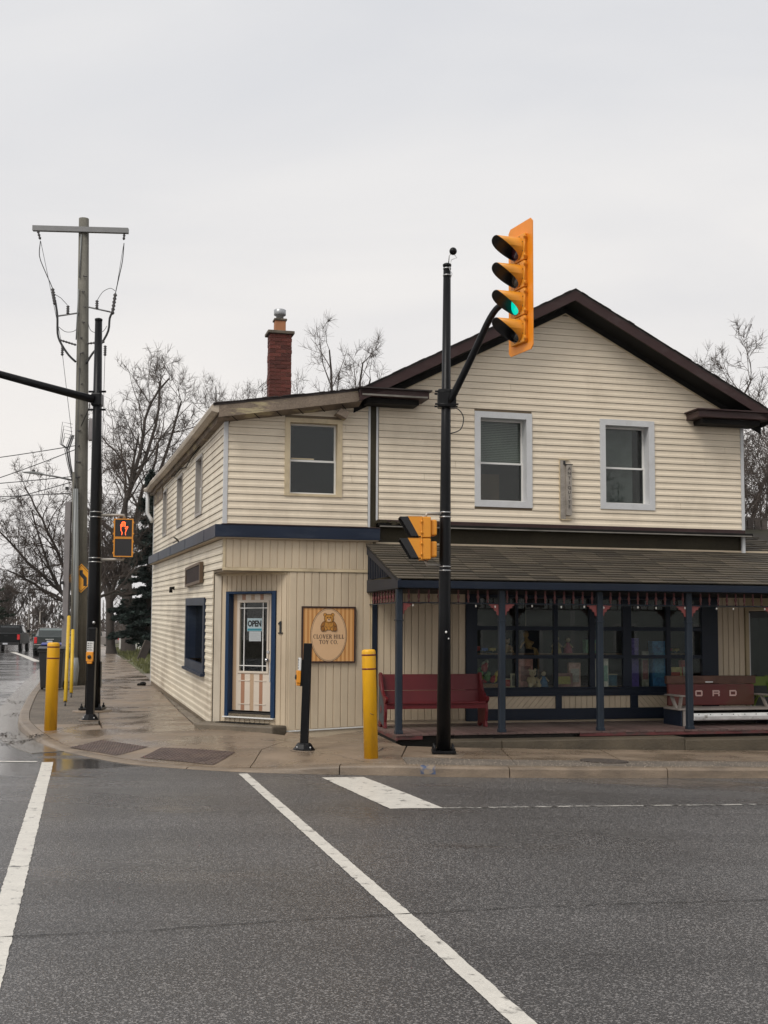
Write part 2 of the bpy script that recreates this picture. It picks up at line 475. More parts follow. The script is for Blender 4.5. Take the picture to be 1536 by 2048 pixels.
# open cracks: narrow dark grooves
m_crack = mat('crack filler', (0.018, 0.017, 0.016), rough=0.8)
def crack(pts, w, parent, zf=None, name='crack'):
    P = []
    for i in range(len(pts) - 1):
        a, b = Vector(pts[i]), Vector(pts[i + 1]); k = max(1, int((b - a).length / 0.06))
        nn = Vector((-(b - a).y, (b - a).x)).normalized()
        for j in range(k): P.append(a.lerp(b, j / k) + nn * rnd.uniform(-0.012, 0.012))
    P.append(Vector(pts[-1])); mb = MB()
    vs_ = []
    for i, p in enumerate(P):
        d = (P[min(i + 1, len(P) - 1)] - P[max(i - 1, 0)]).normalized(); nn = Vector((-d.y, d.x)) * w * rnd.uniform(0.15, 1.0) / 2
        for q in (p + nn, p - nn): vs_.append((q.x, q.y, (zf(q.x, q.y) if zf else gz(q.x, q.y)) + 0.0065))
    mb.add(vs_, [(2 * i, 2 * i + 1, 2 * i + 3, 2 * i + 2) for i in range(len(P) - 1)])
    return mb.build(name, m_crack, parent)
crack([(-2.25, 7.22), (-1.4, 7.4), (-0.51, 7.69), (0.21, 7.87), (1.12, 8.2), (2.71, 8.61), (5.2, 9.3)], 0.016, road)
crack([(1.26, 12.03), (4.08, 12.9), (8, 14)], 0.008, road)

# ---- kerb: a swept profile cut into cast sections
KP = [(20, 20.1), (12, 18.05), (5.16, 16.29), (2.81, 15.72), (0.88, 15.33), (-0.383, 15.38), (-1.779, 15.6), (-3.149, 16.185), (-4.103, 17.08), (-5.073, 18.421), (-6.12, 20.567), (-6.778, 22.5), (-7.70, 25.941), (-8.517, 29.16), (-9.916, 34.95), (-16.15, 60), (-31.1, 120), (-56, 220), (-100, 400)]
KH = [.13, .13, .13, .13, .13, .12, .035, .02, .02, .04, .11, .13, .13, .13, .13, .13, .13, .13, .13]
KS = []                                             # dense samples (x, y, h)
for i in range(1, len(KP) - 2):
    p0, p1, p2, p3 = (Vector((*KP[j], KH[j])) for j in (i - 1, i, i + 1, i + 2))
    k = max(2, min(60, int((p2 - p1).length / 0.16)))
    for j in range(k):
        t = j / k
        KS.append(0.5 * ((2 * p1) + (-p0 + p2) * t + (2 * p0 - 5 * p1 + 4 * p2 - p3) * t * t + (-p0 + 3 * p1 - 3 * p2 + p3) * t ** 3))
KS.append(Vector((*KP[-2], KH[-2])))
KN = []
for i, p in enumerate(KS):
    d = KS[min(i + 1, len(KS) - 1)] - KS[max(i - 1, 0)]
    KN.append(Vector((d.y, -d.x)).normalized())     # inward (towards the pavement)
import numpy as np
KA = np.array([(p.x, p.y, p.z) for p in KS])
def pz(x, y):
    base = gz(x, y) + 0.135 + 0.012 * max(0, min(1.0, (y - 16.0) / 4)) * (x < 0) - 0.012 * min(1, max(0, x))
    d2 = (KA[:, 0] - x) ** 2 + (KA[:, 1] - y) ** 2
    i = int(d2.argmin()); d = math.sqrt(d2[i])
    if d > 1.7: return base
    w = min(1, max(0, (d - 0.1) / 1.5)); w = w * w * (3 - 2 * w)
    h = gz(x, y) + max(0.012, KA[i, 2]) + 0.004
    return h + (base - h) * w
kerb = link('kerb', None, kind='structure')
prof = lambda h: [(-0.0, -0.05), (0.0, 0.004), (0.012, max(h - 0.03, h * 0.5)), (0.03, max(h - 0.008, h * 0.8)), (0.055, h), (0.19, h + 0.002), (0.19, -0.05)]
def kerb_section(i0, i1, gap=True):
    vs_ = []; fs_ = []; n = 7
    for i in range(i0, i1 + 1):
        p, nn = KS[i].copy(), KN[i]
        if gap and i in (i0, i1):
            d = (KS[i + 1] - KS[i]) if i == i0 else (KS[i - 1] - KS[i]); p = p + d.normalized() * 0.007
        h = max(0.012, p.z)
        for a, z in prof(h):
            j = rnd.uniform(-0.003, 0.003)
            vs_.append((p.x + nn.x * (a + j), p.y + nn.y * (a + j), gz(p.x, p.y) + z + (j if z > 0.02 else 0)))
    for i in range(i1 - i0):
        for k in range(n - 1): fs_.append((i * n + k, i * n + k + 1, (i + 1) * n + k + 1, (i + 1) * n + k))
    e = (i1 - i0) * n
    fs_ += [tuple(range(n)), tuple(range(e + n - 1, e - 1, -1))]
    MB().add(vs_, fs_).build('kerb_section', m_kerb, kerb)
i = 0
while i < len(KS) - 1:
    j = i; acc = 0
    while j < len(KS) - 1 and acc < (2.05 if KS[i].y < 40 else 40): acc += (KS[j + 1] - KS[j]).length; j += 1
    kerb_section(i, j); i = j
# gutter pan on the side road, concrete, wet
G0 = [i for i, p in enumerate(KS) if p.x < -4.6 and p.y < 60]
gp = [(KS[i].x - KN[i].x * w, KS[i].y - KN[i].y * w) for w, it in ((0.002, G0), (0.48, G0[::-1])) for i in it]
m_gut = mat('gutter concrete wet', (0.17, 0.15, 0.125), rough=0.16, var=0.2, vs_=1.2, bump=0.05, bs=60, fine=0.15, fs=80, spec=0.7)
cdt_sheet(gp, lambda x, y: rz(y) + 0.008, 0.6, 0.02).build('gutter', m_gut, kind='structure')

# ---- pavement slabs
pave = link('pavement', None, kind='structure')
def kin(i): return (KS[i].x + KN[i].x * 0.192, KS[i].y + KN[i].y * 0.192)
def kidx(f): return min(range(len(KS)), key=f)
iL = kidx(lambda i: abs(KS[i].y - 20.75) + (100 if KS[i].x > -3 else 0))
iM = kidx(lambda i: abs(KS[i].x + 1.80) + (100 if KS[i].y > 17 else 0))
CR = [(-2.98, 19.71), (-3.88, 23.15), (-6.52, 33.77), (-10.93, 51.8), (-19.1, 84.5), (-39.6, 167)]
EL = [(-4.63, 19.99), (-4.86, 20.72), (-7.04, 29.9), (-13.45, 55.9), (-27.9, 114.7), (-41.5, 169)]
def on(line, Y):
    for a, b in zip(line, line[1:]):
        if Y <= b[1]: return (a[0] + (b[0] - a[0]) * (Y - a[1]) / (b[1] - a[1]), Y)
    return line[-1]
wA = W(1.06, -0.03); wB = W(2.36, -0.03); wC = W(2.36, -2.30); wD = W(14, -2.30)
st0 = (-2.93, 19.70)
def slab(poly, step=0.3, m=None, name='slab', gap=0.007, dz=0.0):
    return cdt_sheet(inset(poly, gap), lambda x, y: pz(x, y) + dz, step, 0.08).build(name, m or m_conc, pave)
L1 = [kin(iM), (-1.70, 17.0), (-1.50, 17.85), (-1.15, 18.35), (-1.02, 18.6)]
slab([kin(i) for i in range(iM, iL + 1)] + [EL[1], EL[0], CR[0], (-2.62, 20.0), (-1.54, 18.9), wA.to_tuple()[:2]] + L1[::-1][:-1], 0.25)
i1 = kidx(lambda i: abs(KS[i].x - 0.25) + (100 if KS[i].y > 19 else 0)); i0 = kidx(lambda i: abs(KS[i].x - 6.6) + (100 if KS[i].y > 17 else 0))
vb = lambda i, d: (KS[i].x + KN[i].x * d, KS[i].y + KN[i].y * d)
def ky(X): i = kidx(lambda j: abs(KS[j].x - X) + (100 if KS[j].y > 24 else 0)); return KS[i].y
def lt_(X): return W((X + 1.998 - 0.005) / 0.9686, -2.30).to_tuple()[:2]
slab(L1[:-1] + [L1[-1], wB.to_tuple()[:2], wC.to_tuple()[:2], lt_(0.35), (0.25, ky(0.25) + 0.95), kin(i1)] + [kin(i) for i in range(i1 + 1, iM)], 0.25)
Xc = [0.25, 1.75, 3.3, 4.85, 6.4, 8.2, 10.5, 12.0]
for a, b in zip(Xc, Xc[1:]):
    slab([(a, ky(a) + 0.95), (b, ky(b) + 0.95), lt_(b), lt_(max(a, 0.36))], 0.3 if b < 7 else 0.8, dz=rnd.uniform(-.003, .003))
    ia, ib = (kidx(lambda j, X=X: abs(KS[j].x - X) + (100 if KS[j].y > 24 else 0)) for X in (a, b))
    slab([kin(i) for i in range(ib, ia + 1)] + [(a, ky(a) + 0.95), (b, ky(b) + 0.95)], 0.3, m_gravel, 'verge', dz=-0.004, gap=0.003)
# round patch of loose stone let into the walk
cp = [(3.03 + 0.33 * math.cos(k * math.pi / 10), 16.62 + 0.30 * math.sin(k * math.pi / 10)) for k in range(20)]
cdt_sheet(cp, lambda x, y: pz(x, y) + 0.008, 0.12, 0.02).build('stone_patch', mat('dark loose stone', (0.07, 0.055, 0.045), rough=0.8, var=0.4, vs_=14, bump=1.0, bs=45, fine=0.6, fs=40), pave)
# loose grit and pebbles scattered on the verge
mb = MB(); q_ = random.Random(21)
for k in range(2600):
    if k < 1500: X = q_.uniform(-1.2, 9.5); x, y = X, ky(X) + 0.12 + 0.85 * q_.random() ** 1.5
    else: y = 20.9 + 12 * q_.random() ** 1.5; e0 = on(EL, y)[0]; x = e0 - q_.uniform(0.05, 1.0)
    r_ = q_.uniform(0.004, 0.013); z = pz(x, y) - 0.004; a = q_.uniform(0, 6)
    P3 = [(x + r_ * math.cos(a + i * 2.09) * q_.uniform(.7, 1.3), y + r_ * math.sin(a + i * 2.09) * q_.uniform(.7, 1.3), z) for i in range(3)]
    mb.add(P3 + [(x, y, z + r_ * 1.1)], [(0, 1, 3), (1, 2, 3), (2, 0, 3)])
mb.build('grit', mat('loose grit', (0.24, 0.20, 0.16), rough=0.8, var=0.5, vs_=60), pave, kind='stuff')
# side-road walk: slab after slab
ycuts = [20.0 + 1.62 * k for k in range(0, 26)] + [70, 80, 95, 115, 140, 166]
for a, b in zip(ycuts, ycuts[1:]):
    A = [on(EL, a), on(CR, a - 0.25) if a > 20 else CR[0], on(CR, b - 0.25), on(EL, b)]
    slab(A, 0.5 if b < 45 else 6, dz=-0.003 * rnd.random())
# gravel verge between kerb and walk, planting strip further off
vi = [i for i in range(iL, len(KS)) if KS[i].y < 60]
slab([kin(i) for i in vi] + [on(EL, 60), on(EL, 40), on(EL, 30), EL[1]], 0.5, m_gravel, 'verge', dz=-0.012)
vj = [i for i in range(iL, len(KS)) if 60 <= KS[i].y < 165]
slab([kin(i) for i in vj] + [on(EL, 164), on(EL, 100), on(EL, 60)], 6, m_grass, 'verge', dz=-0.012)
# strip of old concrete along the side wall
m_conc2 = mat('old concrete', (0.19, 0.155, 0.12), rough=0.42, var=0.2, vs_=1.1, bump=0.3, bs=70, fine=0.25, fs=110, rvar=0.2, dirt=(0.08, 0.062, 0.045), dscale=(1.5, 1.5, 1), damt=0.6, dpos=(0.42, 0.7))
sw = lambda s: W(-0.021 * s - 0.02, s).to_tuple()[:2]
slab([CR[0], (-2.62, 20.0), sw(1.15), sw(5), sw(9), sw(13.4), (sw(13.4)[0] + 3, 33.5), (1, 35.5), (1.0, 39.5), on(CR, 38.5), on(CR, 33), on(CR, 28), on(CR, 23.15)], 0.6, m_conc2, gap=0.012)
# lawn beyond
mb = cdt_sheet([on(CR, 38.6), (1.2, 39.6), (40, 44), (60, 80), (60, 170), on(CR, 166), on(CR, 120), on(CR, 84.5), on(CR, 51.8)], lambda x, y: rz(y) + 0.12, 8, 0.1)
mb.build('lawn', m_grass, kind='structure')
# drives and walks crossing the lawn
cdt_sheet([on(CR, 55.2), (-4, 58), (-4, 60.5), on(CR, 57.6)], lambda x, y: rz(y) + 0.135, 3, 0.05).build('path', m_conc2, kind='structure')
cdt_sheet([on(CR, 100), (-8, 104), (-8, 112), on(CR, 108)], lambda x, y: rz(y) + 0.135, 4, 0.05).build('path', m_conc2, kind='structure')
# left side of the side road
cdt_sheet([(kx(36) - 11.7, 36), (kx(100) - 11.7, 100), (kx(240) - 11.7, 240), (kx(500) - 11.7, 500), (-420, 500), (-300, 36)], lambda x, y: rz(y) + 0.1, 30, 0.1).build('lawn', m_grass, kind='structure')

# sprayed blue survey mark on the kerb
mk = MB(); ii = [i for i in range(len(KS)) if 0.42 < KS[i].x < 0.78 and KS[i].y < 17]
mk.add([(KS[i].x + KN[i].x * a - KN[i].x * .002, KS[i].y + KN[i].y * a - KN[i].y * .002, gz(KS[i].x, KS[i].y) + z) for i in ii for a, z in ((0.004, 0.03), (0.01, 0.095), (0.03, 0.127), (0.10, 0.137))], [(4 * j + k, 4 * j + k + 1, 4 * j + k + 5, 4 * j + k + 4) for j in range(len(ii) - 1) for k in range(3)])
mk.build('paint_mark', mat('blue survey paint', (0.05, 0.075, 0.14), rough=0.7, var=0.5, vs_=14, dirt=(0.24, 0.19, 0.14), dscale=(9, 9, 9), damt=1.0, dpos=(0.42, 0.55)), kerb)
# truncated-dome plates let into the ramp
m_tact = mat('cast iron tactile plate', (0.085, 0.055, 0.045), rough=0.5, var=0.25, vs_=6, fine=0.3, fs=60, dirt=(0.16, 0.12, 0.085), dscale=(3, 3, 3), damt=0.6, dpos=(0.5, 0.7))
def tactile(c):
    c = [Vector(p) for p in c]
    P = lambda u, v, z=0.0: (lambda q: (q.x, q.y, pz(q.x, q.y) + z))(c[0].lerp(c[1], u).lerp(c[3].lerp(c[2], u), v))
    nu, nv = max(4, int((c[1] - c[0]).length / 0.066)), max(4, int((c[3] - c[0]).length / 0.066))
    mb = MB(); K = 8
    mb.add([P(i / K, j / K, 0.006) for j in range(K + 1) for i in range(K + 1)], [(j * (K + 1) + i, j * (K + 1) + i + 1, (j + 1) * (K + 1) + i + 1, (j + 1) * (K + 1) + i) for j in range(K) for i in range(K)])
    o = mb.build('tactile_plate', m_tact, pave)
    mb = MB()
    for a in range(nu):
        for b in range(nv):
            p = Vector(P((a + .5) / nu, (b + .5) / nv, 0.006)); n = 6
            vs_ = [p + Vector((0.019 * math.cos(k * math.pi / 3), 0.019 * math.sin(k * math.pi / 3), 0)) for k in range(n)] + [p + Vector((0.011 * math.cos(k * math.pi / 3), 0.011 * math.sin(k * math.pi / 3), 0.009)) for k in range(n)]
            mb.add(vs_, [(k, (k + 1) % n, n + (k + 1) % n, n + k) for k in range(n)] + [tuple(range(n, 2 * n))])
    mb.build('dome_pattern', m_tact, o, kind='stuff')
tactile([(-4.66, 18.03), (-4.33, 18.62), (-3.42, 17.66), (-3.75, 17.09)])
tactile([(-3.36, 16.80), (-3.20, 17.50), (-2.05, 16.86), (-2.24, 16.05)])
# cracks across the old concrete
crack([(-0.1, 16.6), (0.0, 17.2), (0.15, 17.45)], 0.02, pave, pz)
crack([(-1.3, 17.0), (-0.6, 16.4), (-0.2, 15.6)], 0.008, pave, pz)
crack([(1.6, 16.75), (1.9, 16.4), (2.4, 16.2)], 0.012, pave, pz)
# litter of wet leaves and grit lying in the gutter
m_leaf = mat('wet dead leaves', (0.035, 0.024, 0.016), rough=0.5, var=0.4, vs_=30)
mb = MB()
for cx, cy, r, n in ((-5.75, 18.9, 0.28, 80), (-6.1, 19.5, 0.2, 30), (-6.2, 19.9, 0.2, 25), (-5.55, 19.3, 0.2, 60), (-6.4, 20.2, 0.25, 40), (-7.2, 24, 0.5, 40), (-8.2, 27.4, 0.7, 50)):
    for k in range(n):
        x = cx + rnd.gauss(0, r * 0.5); y = cy + rnd.gauss(0, r * 0.5); s_ = rnd.uniform(0.012, 0.034); a = rnd.uniform(0, 6.28)
        z = (pz(x, y) if x > -5.6 else rz(y)) + rnd.uniform(0.008, 0.02)
        u = Vector((math.cos(a), math.sin(a), rnd.uniform(-.4, .4))) * s_; v = Vector((-math.sin(a), math.cos(a), rnd.uniform(-.4, .4))) * s_ * 0.6
        c = Vector((x, y, z))
        mb.add([c - u, c + v, c + u, c - v], [(0, 1, 2, 3)])
mb.build('leaf_litter', m_leaf, label='clump of wet dead leaves lying in the kerb gutter', cat='leaves', kind='stuff')

# ================================================================ THE SHOP
shop = thing('toy_shop', ORG, 'cream clapboard corner toy shop with brown gable, navy trim and a covered porch', 'shop', TH)
CREAM = (0.74, 0.64, 0.495)
m_vinyl = mat('cream vinyl siding', CREAM, rough=0.42, var=0.06, vs_=0.9, rand=0.035, bump=0.05, bs=14, dirt=(0.36, 0.28, 0.19), dscale=(1.3, 1.3, 0.7), damt=0.30, dpos=(0.50, 0.74), fine=0.03, fs=40)
m_vinyl2 = mat('weathered pale siding', (0.73, 0.65, 0.51), rough=0.45, var=0.08, vs_=0.8, rand=0.05, bump=0.05, bs=14, dirt=(0.27, 0.205, 0.14), dscale=(0.9, 0.5, 0.7), damt=0.55, dpos=(0.46, 0.70), fine=0.04, fs=40)
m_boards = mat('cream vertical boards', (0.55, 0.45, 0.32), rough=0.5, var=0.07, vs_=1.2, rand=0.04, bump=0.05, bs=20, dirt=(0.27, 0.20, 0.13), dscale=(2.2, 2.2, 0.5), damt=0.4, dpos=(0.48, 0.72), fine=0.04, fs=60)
m_back = mat('siding backing', (0.20, 0.155, 0.105), rough=0.8, var=0.1)  # dark tone paints in the shadow lines seen through the siding gaps
m_trimw = mat('pale grey window trim', (0.56, 0.565, 0.57), rough=0.4, var=0.05, fine=0.04, fs=40, dirt=(0.35, 0.33, 0.29), dscale=(3, 3, 2), damt=0.35, dpos=(0.55, 0.75))
m_white = mat('white vinyl sash', (0.72, 0.71, 0.68), rough=0.35, var=0.04)
m_trimc = mat('cream painted trim', (0.56, 0.46, 0.30), rough=0.5, var=0.12, dirt=(0.27, 0.2, 0.12), dscale=(4, 4, 3), damt=0.5, dpos=(0.5, 0.7))
m_corner = mat('greige corner trim', (0.50, 0.44, 0.35), rough=0.45, var=0.06, dirt=(0.28, 0.23, 0.17), dscale=(3, 3, 1), damt=0.4)
m_navy = mat('navy blue paint', (0.0075, 0.013, 0.026), spec=0.3, rough=0.42, var=0.12, vs_=2, fine=0.06, fs=60, dirt=(0.022, 0.028, 0.036), dscale=(3, 3, 1.2), damt=0.4, dpos=(0.52, 0.75))
m_navyf = mat('faded navy fascia', (0.010, 0.018, 0.038), spec=0.3, rough=0.42, var=0.15, vs_=1.4, dirt=(0.06, 0.075, 0.10), dscale=(1.2, 1.2, 4), damt=0.4, dpos=(0.48, 0.7), bump=0.1, bs=6)
m_doorblue = mat('bright blue door paint', (0.006, 0.028, 0.075), spec=0.3, rough=0.35, var=0.1, fine=0.05)
m_brown = mat('maroon brown fascia', (0.040, 0.019, 0.018), spec=0.3, rough=0.5, var=0.15, vs_=2, fine=0.06, dirt=(0.10, 0.08, 0.075), dscale=(2, 2, 5), damt=0.4)
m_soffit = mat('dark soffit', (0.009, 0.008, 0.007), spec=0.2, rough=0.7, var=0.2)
m_roof = mat('dark roof felt', (0.038, 0.030, 0.028), rough=0.8, var=0.3, vs_=4, fine=0.3, fs=50)
m_olive = mat('olive weathered fascia board', (0.040, 0.033, 0.019), spec=0.2, rough=0.6, var=0.25, vs_=1.5, fine=0.15, fs=40)
m_wood = mat('weathered fascia timber', (0.20, 0.155, 0.115), rough=0.75, var=0.25, vs_=3, bump=0.4, bs=30, dirt=(0.44, 0.37, 0.22), dscale=(1.6, 1.6, 9), damt=0.85, dpos=(0.55, 0.62), fine=0.2, fs=50)
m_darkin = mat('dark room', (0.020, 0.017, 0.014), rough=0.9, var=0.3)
m_glass = glass_mat('window glass', (0.74, 0.78, 0.76), 0.042)
m_glass2 = glass_mat('shop window glass', (0.88, 0.91, 0.89), 0.055)

class Wall:
    """a vertical wall plane in shop coordinates: start, direction, outward normal, tilt of its courses"""
    def __init__(s, p0, d, n, tilt=0.0):
        s.p = Vector((*p0, 0)); s.d = Vector((*d, 0)).normalized(); s.n = Vector((*n, 0)).normalized(); s.tilt = tilt
    def P(s, a, o, z):
        q = s.p + s.d * a + s.n * o
        return Vector((q.x, q.y, z + s.tilt * a))
    def box(s, mb, a0, a1, o0, o1, z0, z1, mi=0):
        vs_ = [s.P(a, o, z) for z in (z0, z1) for o in (o0, o1) for a in (a0, a1)]
        return mb.add(vs_, [(0, 2, 3, 1), (4, 5, 7, 6), (0, 1, 5, 4), (2, 6, 7, 3), (0, 4, 6, 2), (1, 3, 7, 5)], mi)
    def face(s, mb, a0, a1, z0, z1, o, mi=0):
        return mb.add([s.P(a0, o, z0), s.P(a1, o, z0), s.P(a1, o, z1), s.P(a0, o, z1)], [(0, 1, 2, 3)], mi)

WF = Wall((0, 0), (1, 0), (0, -1))
WS = Wall((0, 0), (-0.021, 1), (-1, -0.021), 0.02)
WC = Wall((0.02, 1.1), (1.03, -1.1), (-1.1, -1.03))

def backing(w, a0, a1, z0, z1, holes, mb, o=0.0):
    A = sorted({a0, a1, *[h[0] for h in holes], *[h[1] for h in holes]}); Z = sorted({z0, z1, *[h[2] for h in holes], *[h[3] for h in holes]})
    A = [a for a in A if a0 <= a <= a1]; Z = [z for z in Z if z0 <= z <= z1]
    for i in range(len(A) - 1):
        for j in range(len(Z) - 1):
            am, zm = (A[i] + A[i + 1]) / 2, (Z[j] + Z[j + 1]) / 2
            if not any(h[0] < am < h[1] and h[2] < zm < h[3] for h in holes): w.face(mb, A[i], A[i + 1], Z[j], Z[j + 1], o)

def lap(w, parent, m, a0, a1, z0, z1, h, holes=(), lim=None, thick=0.024, name='siding_board', breaks=()):
    """courses of lapped siding, each board an object"""
    n = int(round((z1 - z0) / h)); h = (z1 - z0) / n
    for k in range(n):
        zb, zt = z0 + k * h, z0 + (k + 1) * h; zm = (zb + zt) / 2
        segs = [(a0, a1)]
        for hh in holes:
            if hh[2] < zm < hh[3]:
                segs = [q for s_ in segs for q in ((s_[0], min(s_[1], hh[0])), (max(s_[0], hh[1]), s_[1])) if q[1] - q[0] > 0.02]
        for bk, ba in breaks:
            if bk == k: segs = [q for s_ in segs for q in ([(s_[0], ba - 0.002), (ba + 0.002, s_[1])] if s_[0] < ba < s_[1] else [s_])]
        for s0, s1 in segs:
            b0, b1, t0, t1 = s0, s1, s0, s1
            if lim:
                lb, rb = lim(zb); lt, rt = lim(zt)
                b0, b1 = max(s0, lb), min(s1, rb); t0, t1 = max(s0, lt), min(s1, rt)
                if t1 - t0 < 0.02: t0 = t1 = (max(b0, lt) + min(b1, rt)) / 2; t0 -= 0.005; t1 += 0.005
                if b1 - b0 < 0.03: continue
            e = rnd.uniform(-0.0015, 0.0015)
            prof = [(0.0, zb + e), (thick, zb + e), (thick * 0.97, zb + h * 0.30), (thick * 0.55, zb + h * 0.50), (thick * 0.45, zt - 0.0065), (0.0, zt - 0.0065)]
            L_, R_ = [], []
            for o, z in prof:
                f = (z - zb) / h
                L_.append(w.P(b0 + (t0 - b0) * f, o, z)); R_.append(w.P(b1 + (t1 - b1) * f, o, z))
            np_ = len(prof)
            MB().add(L_ + R_, [tuple(range(np_)), tuple(range(2 * np_ - 1, np_ - 1, -1))] + [(i, np_ + i, np_ + i + 1, i + 1) for i in range(np_ - 1)]).build(name, m, parent)

def vboards(w, parent, m, a0, a1, zf0, zf1, pitch=0.122, holes=(), thick=0.014, groove=0.010, name='wall_board'):
    """vertical grooved boards, each an object"""
    n = max(1, int(round((a1 - a0) / pitch))); p = (a1 - a0) / n
    for k in range(n):
        b0, b1 = a0 + k * p + groove / 2, a0 + (k + 1) * p - groove / 2; am = (b0 + b1) / 2
        z0, z1 = (zf0(am) if callable(zf0) else zf0), (zf1(am) if callable(zf1) else zf1)
        segs = [(z0, z1)]
        for hh in holes:
            if hh[0] < am < hh[1]: segs = [q for s_ in segs for q in ((s_[0], min(s_[1], hh[2])), (max(s_[0], hh[3]), s_[1])) if q[1] - q[0] > 0.02]
        for s0, s1 in segs:
            c = 0.005; th_ = thick + rnd.uniform(-0.001, 0.001)
            poly = [(b0, 0), (b0, th_ - c), (b0 + c, th_), (b1 - c, th_), (b1, th_ - c), (b1, 0)]
            vs_ = [w.P(a, o, s0) for a, o in poly] + [w.P(a, o, s1) for a, o in poly]
            MB().add(vs_, [tuple(range(6))[::-1], tuple(range(6, 12))] + [(i, i + 1, 7 + i, 6 + i) for i in range(5)]).build(name, m, parent)

# --------- wall masses (backings with real openings) and the parts that hang on them
AX, AZ, SL = 5.905, 7.40, 0.516                     # gable apex and slope
H_F1 = [(4.345, 5.18, 4.05, 5.48), (6.66, 7.49, 4.08, 5.46)]
H_F1c = [(4.24, 5.285, 3.945, 5.585), (6.555, 7.60, 3.975, 5.565)]
H_F2 = [(1.055, 1.845, 4.06, 5.235)]
H_F2c = [(0.97, 1.93, 4.02, 5.31)]
mb = MB()
backing(WF, 2.52, 9.34, 3.60, 5.60, H_F1, mb)
mb.add([WF.P(2.52, 0, 5.60), WF.P(9.34, 0, 5.60), WF.P(AX, 0, 7.45)], [(0, 1, 2)])
for t_, sgn in ((2.52, -1), (9.34, 1)):
    mb.add([(t_, 0, 3.2), (t_, 11, 3.2), (t_, 11, 5.75), (t_, 0, 5.75)], [(0, 1, 2, 3)])
mb.add([(2.52, 11, 0), (9.34, 11, 0), (9.34, 11, 5.75), (AX, 11, 7.4), (2.52, 11, 5.75)], [(0, 1, 2, 3, 4)])
gable = mb.build('gable_wall', m_back, shop)
lap(WF, gable, m_vinyl, 2.56, 9.31, 3.675, 7.36, 0.1155, H_F1c, lambda z: (AX - (AZ - z) / SL + 0.0, AX + (AZ - z) / SL),
    breaks=((16, 3.20), (17, 3.20), (14, 3.78), (15, 3.78), (6, 3.35), (8, 3.9), (3, 8.1), (10, 8.6), (20, 4.9), (12, 9.0)))
mb = MB()
backing(WF, 0.0, 2.52, 2.77, 5.25, H_F2, mb)
mb.add([WF.P(0, 0, 5.25), WF.P(2.52, 0, 5.25), WF.P(2.52, 0, 5.66), WF.P(0, 0, 5.27)], [(0, 1, 2, 3)])
corner_wall = mb.build('corner_wall', m_back, shop)
lap(WF, corner_wall, m_vinyl, 0.045, 2.37, 3.545, 5.60, 0.120, H_F2c, lambda z: (max(0.0, (z - 5.225) / 0.155), 9), breaks=((9, 2.08), (13, 1.99), (6, 2.1)))
H_S = [(2.84, 3.74, 3.95, 4.98), (6.25, 7.2, 3.95, 4.98), (9.7, 10.55, 3.95, 4.98)]
H_Sc = [(2.78, 3.80, 3.90, 5.03), (6.19, 7.26, 3.90, 5.03), (9.64, 10.6, 3.90, 5.03)]
H_SL = [(2.2, 4.85, 1.18, 2.22)]
H_SLc = [(2.04, 5.0, 1.02, 2.36)]
mb = MB()
backing(WS, 0.0, 13.4, 3.30, 5.32, H_S, mb)
backing(WS, 1.1, 13.4, -0.1, 3.30, H_SL, mb)
backing(WS, 0.0, 1.1, 2.77, 3.30, [], mb)
mb.add([WS.P(13.4, 0, -0.2), (2.5, 13.4, 0), (2.5, 13.4, 6), WS.P(13.4, 0, 5.5)], [(0, 1, 2, 3)])
side_wall = mb.build('side_wall', m_back, shop)
lap(WS, side_wall, m_vinyl2, 0.03, 13.36, 3.53, 5.24, 0.119, H_Sc, breaks=((3, 10.7), (7, 4.9), (9, 8.4)))
lap(WS, side_wall, m_vinyl2, 1.14, 13.36, 0.235, 2.81, 0.1165, H_SLc, breaks=((2, 6.8), (9, 9.0), (15, 10.0), (5, 6.2), (18, 3.6)), thick=0.024)
lap(WS, side_wall, m_vinyl2, 0.03, 13.36, 2.815, 3.295, 0.12, thick=0.024)
# corner boards
mb = MB(); WF.box(mb, -0.028, 0.042, -0.01, 0.030, 3.52, 5.235); WS.box(mb, -0.028, 0.03, 0.0, 0.027, 3.52, 5.23)
mb.build('corner_board', m_trimw, shop, 0.004)
mb = MB(); WF.box(mb, 9.312, 9.372, -0.02, 0.034, 3.24, 5.60); mb.build('corner_board', m_trimw, shop, 0.004)
mb = MB(); WS.box(mb, 13.33, 13.42, -0.02, 0.03, 0.2, 5.3); mb.build('corner_board', m_trimw, shop, 0.004)
mb = MB(); WF.box(mb, 2.375, 2.412, 0.0, 0.026, 3.53, 5.60); WF.box(mb, 2.512, 2.545, 0.0, 0.026, 3.62, 5.64); mb.build('edge_trim', m_trimw, shop)
mb = MB(); WF.box(mb, 2.413, 2.511, -0.02, 0.012, 3.55, 5.70); mb.build('joint_cover', m_olive, shop)
# brown trim under the gable siding, ledge with old gutter, olive board
mb = MB(); WF.box(mb, 2.53, 9.36, 0.0, 0.055, 3.605, 3.668); mb.build('drip_trim', m_brown, shop, 0.006)
m_gutter = mat('old metal drip edge', (0.20, 0.185, 0.16), rough=0.45, var=0.35, vs_=3, metal=0.3)
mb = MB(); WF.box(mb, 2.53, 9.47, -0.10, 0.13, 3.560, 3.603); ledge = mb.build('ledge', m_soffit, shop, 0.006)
mb = MB(); WF.box(mb, 2.55, 9.44, 0.132, 0.145, 3.543, 3.562); mb.build('drip_edge', m_gutter, ledge)
mb = MB(); WF.box(mb, 2.50, 9.31, -0.12, -0.06, 3.20, 3.56); mb.build('fascia_board', m_olive, shop)
mb = MB()
for k in range(26):
    a = rnd.uniform(2.7, 9.1); WF.box(mb, a, a + rnd.uniform(0.03, 0.22), -0.06, -0.045, 3.235, 3.235 + rnd.uniform(0.008, 0.02))
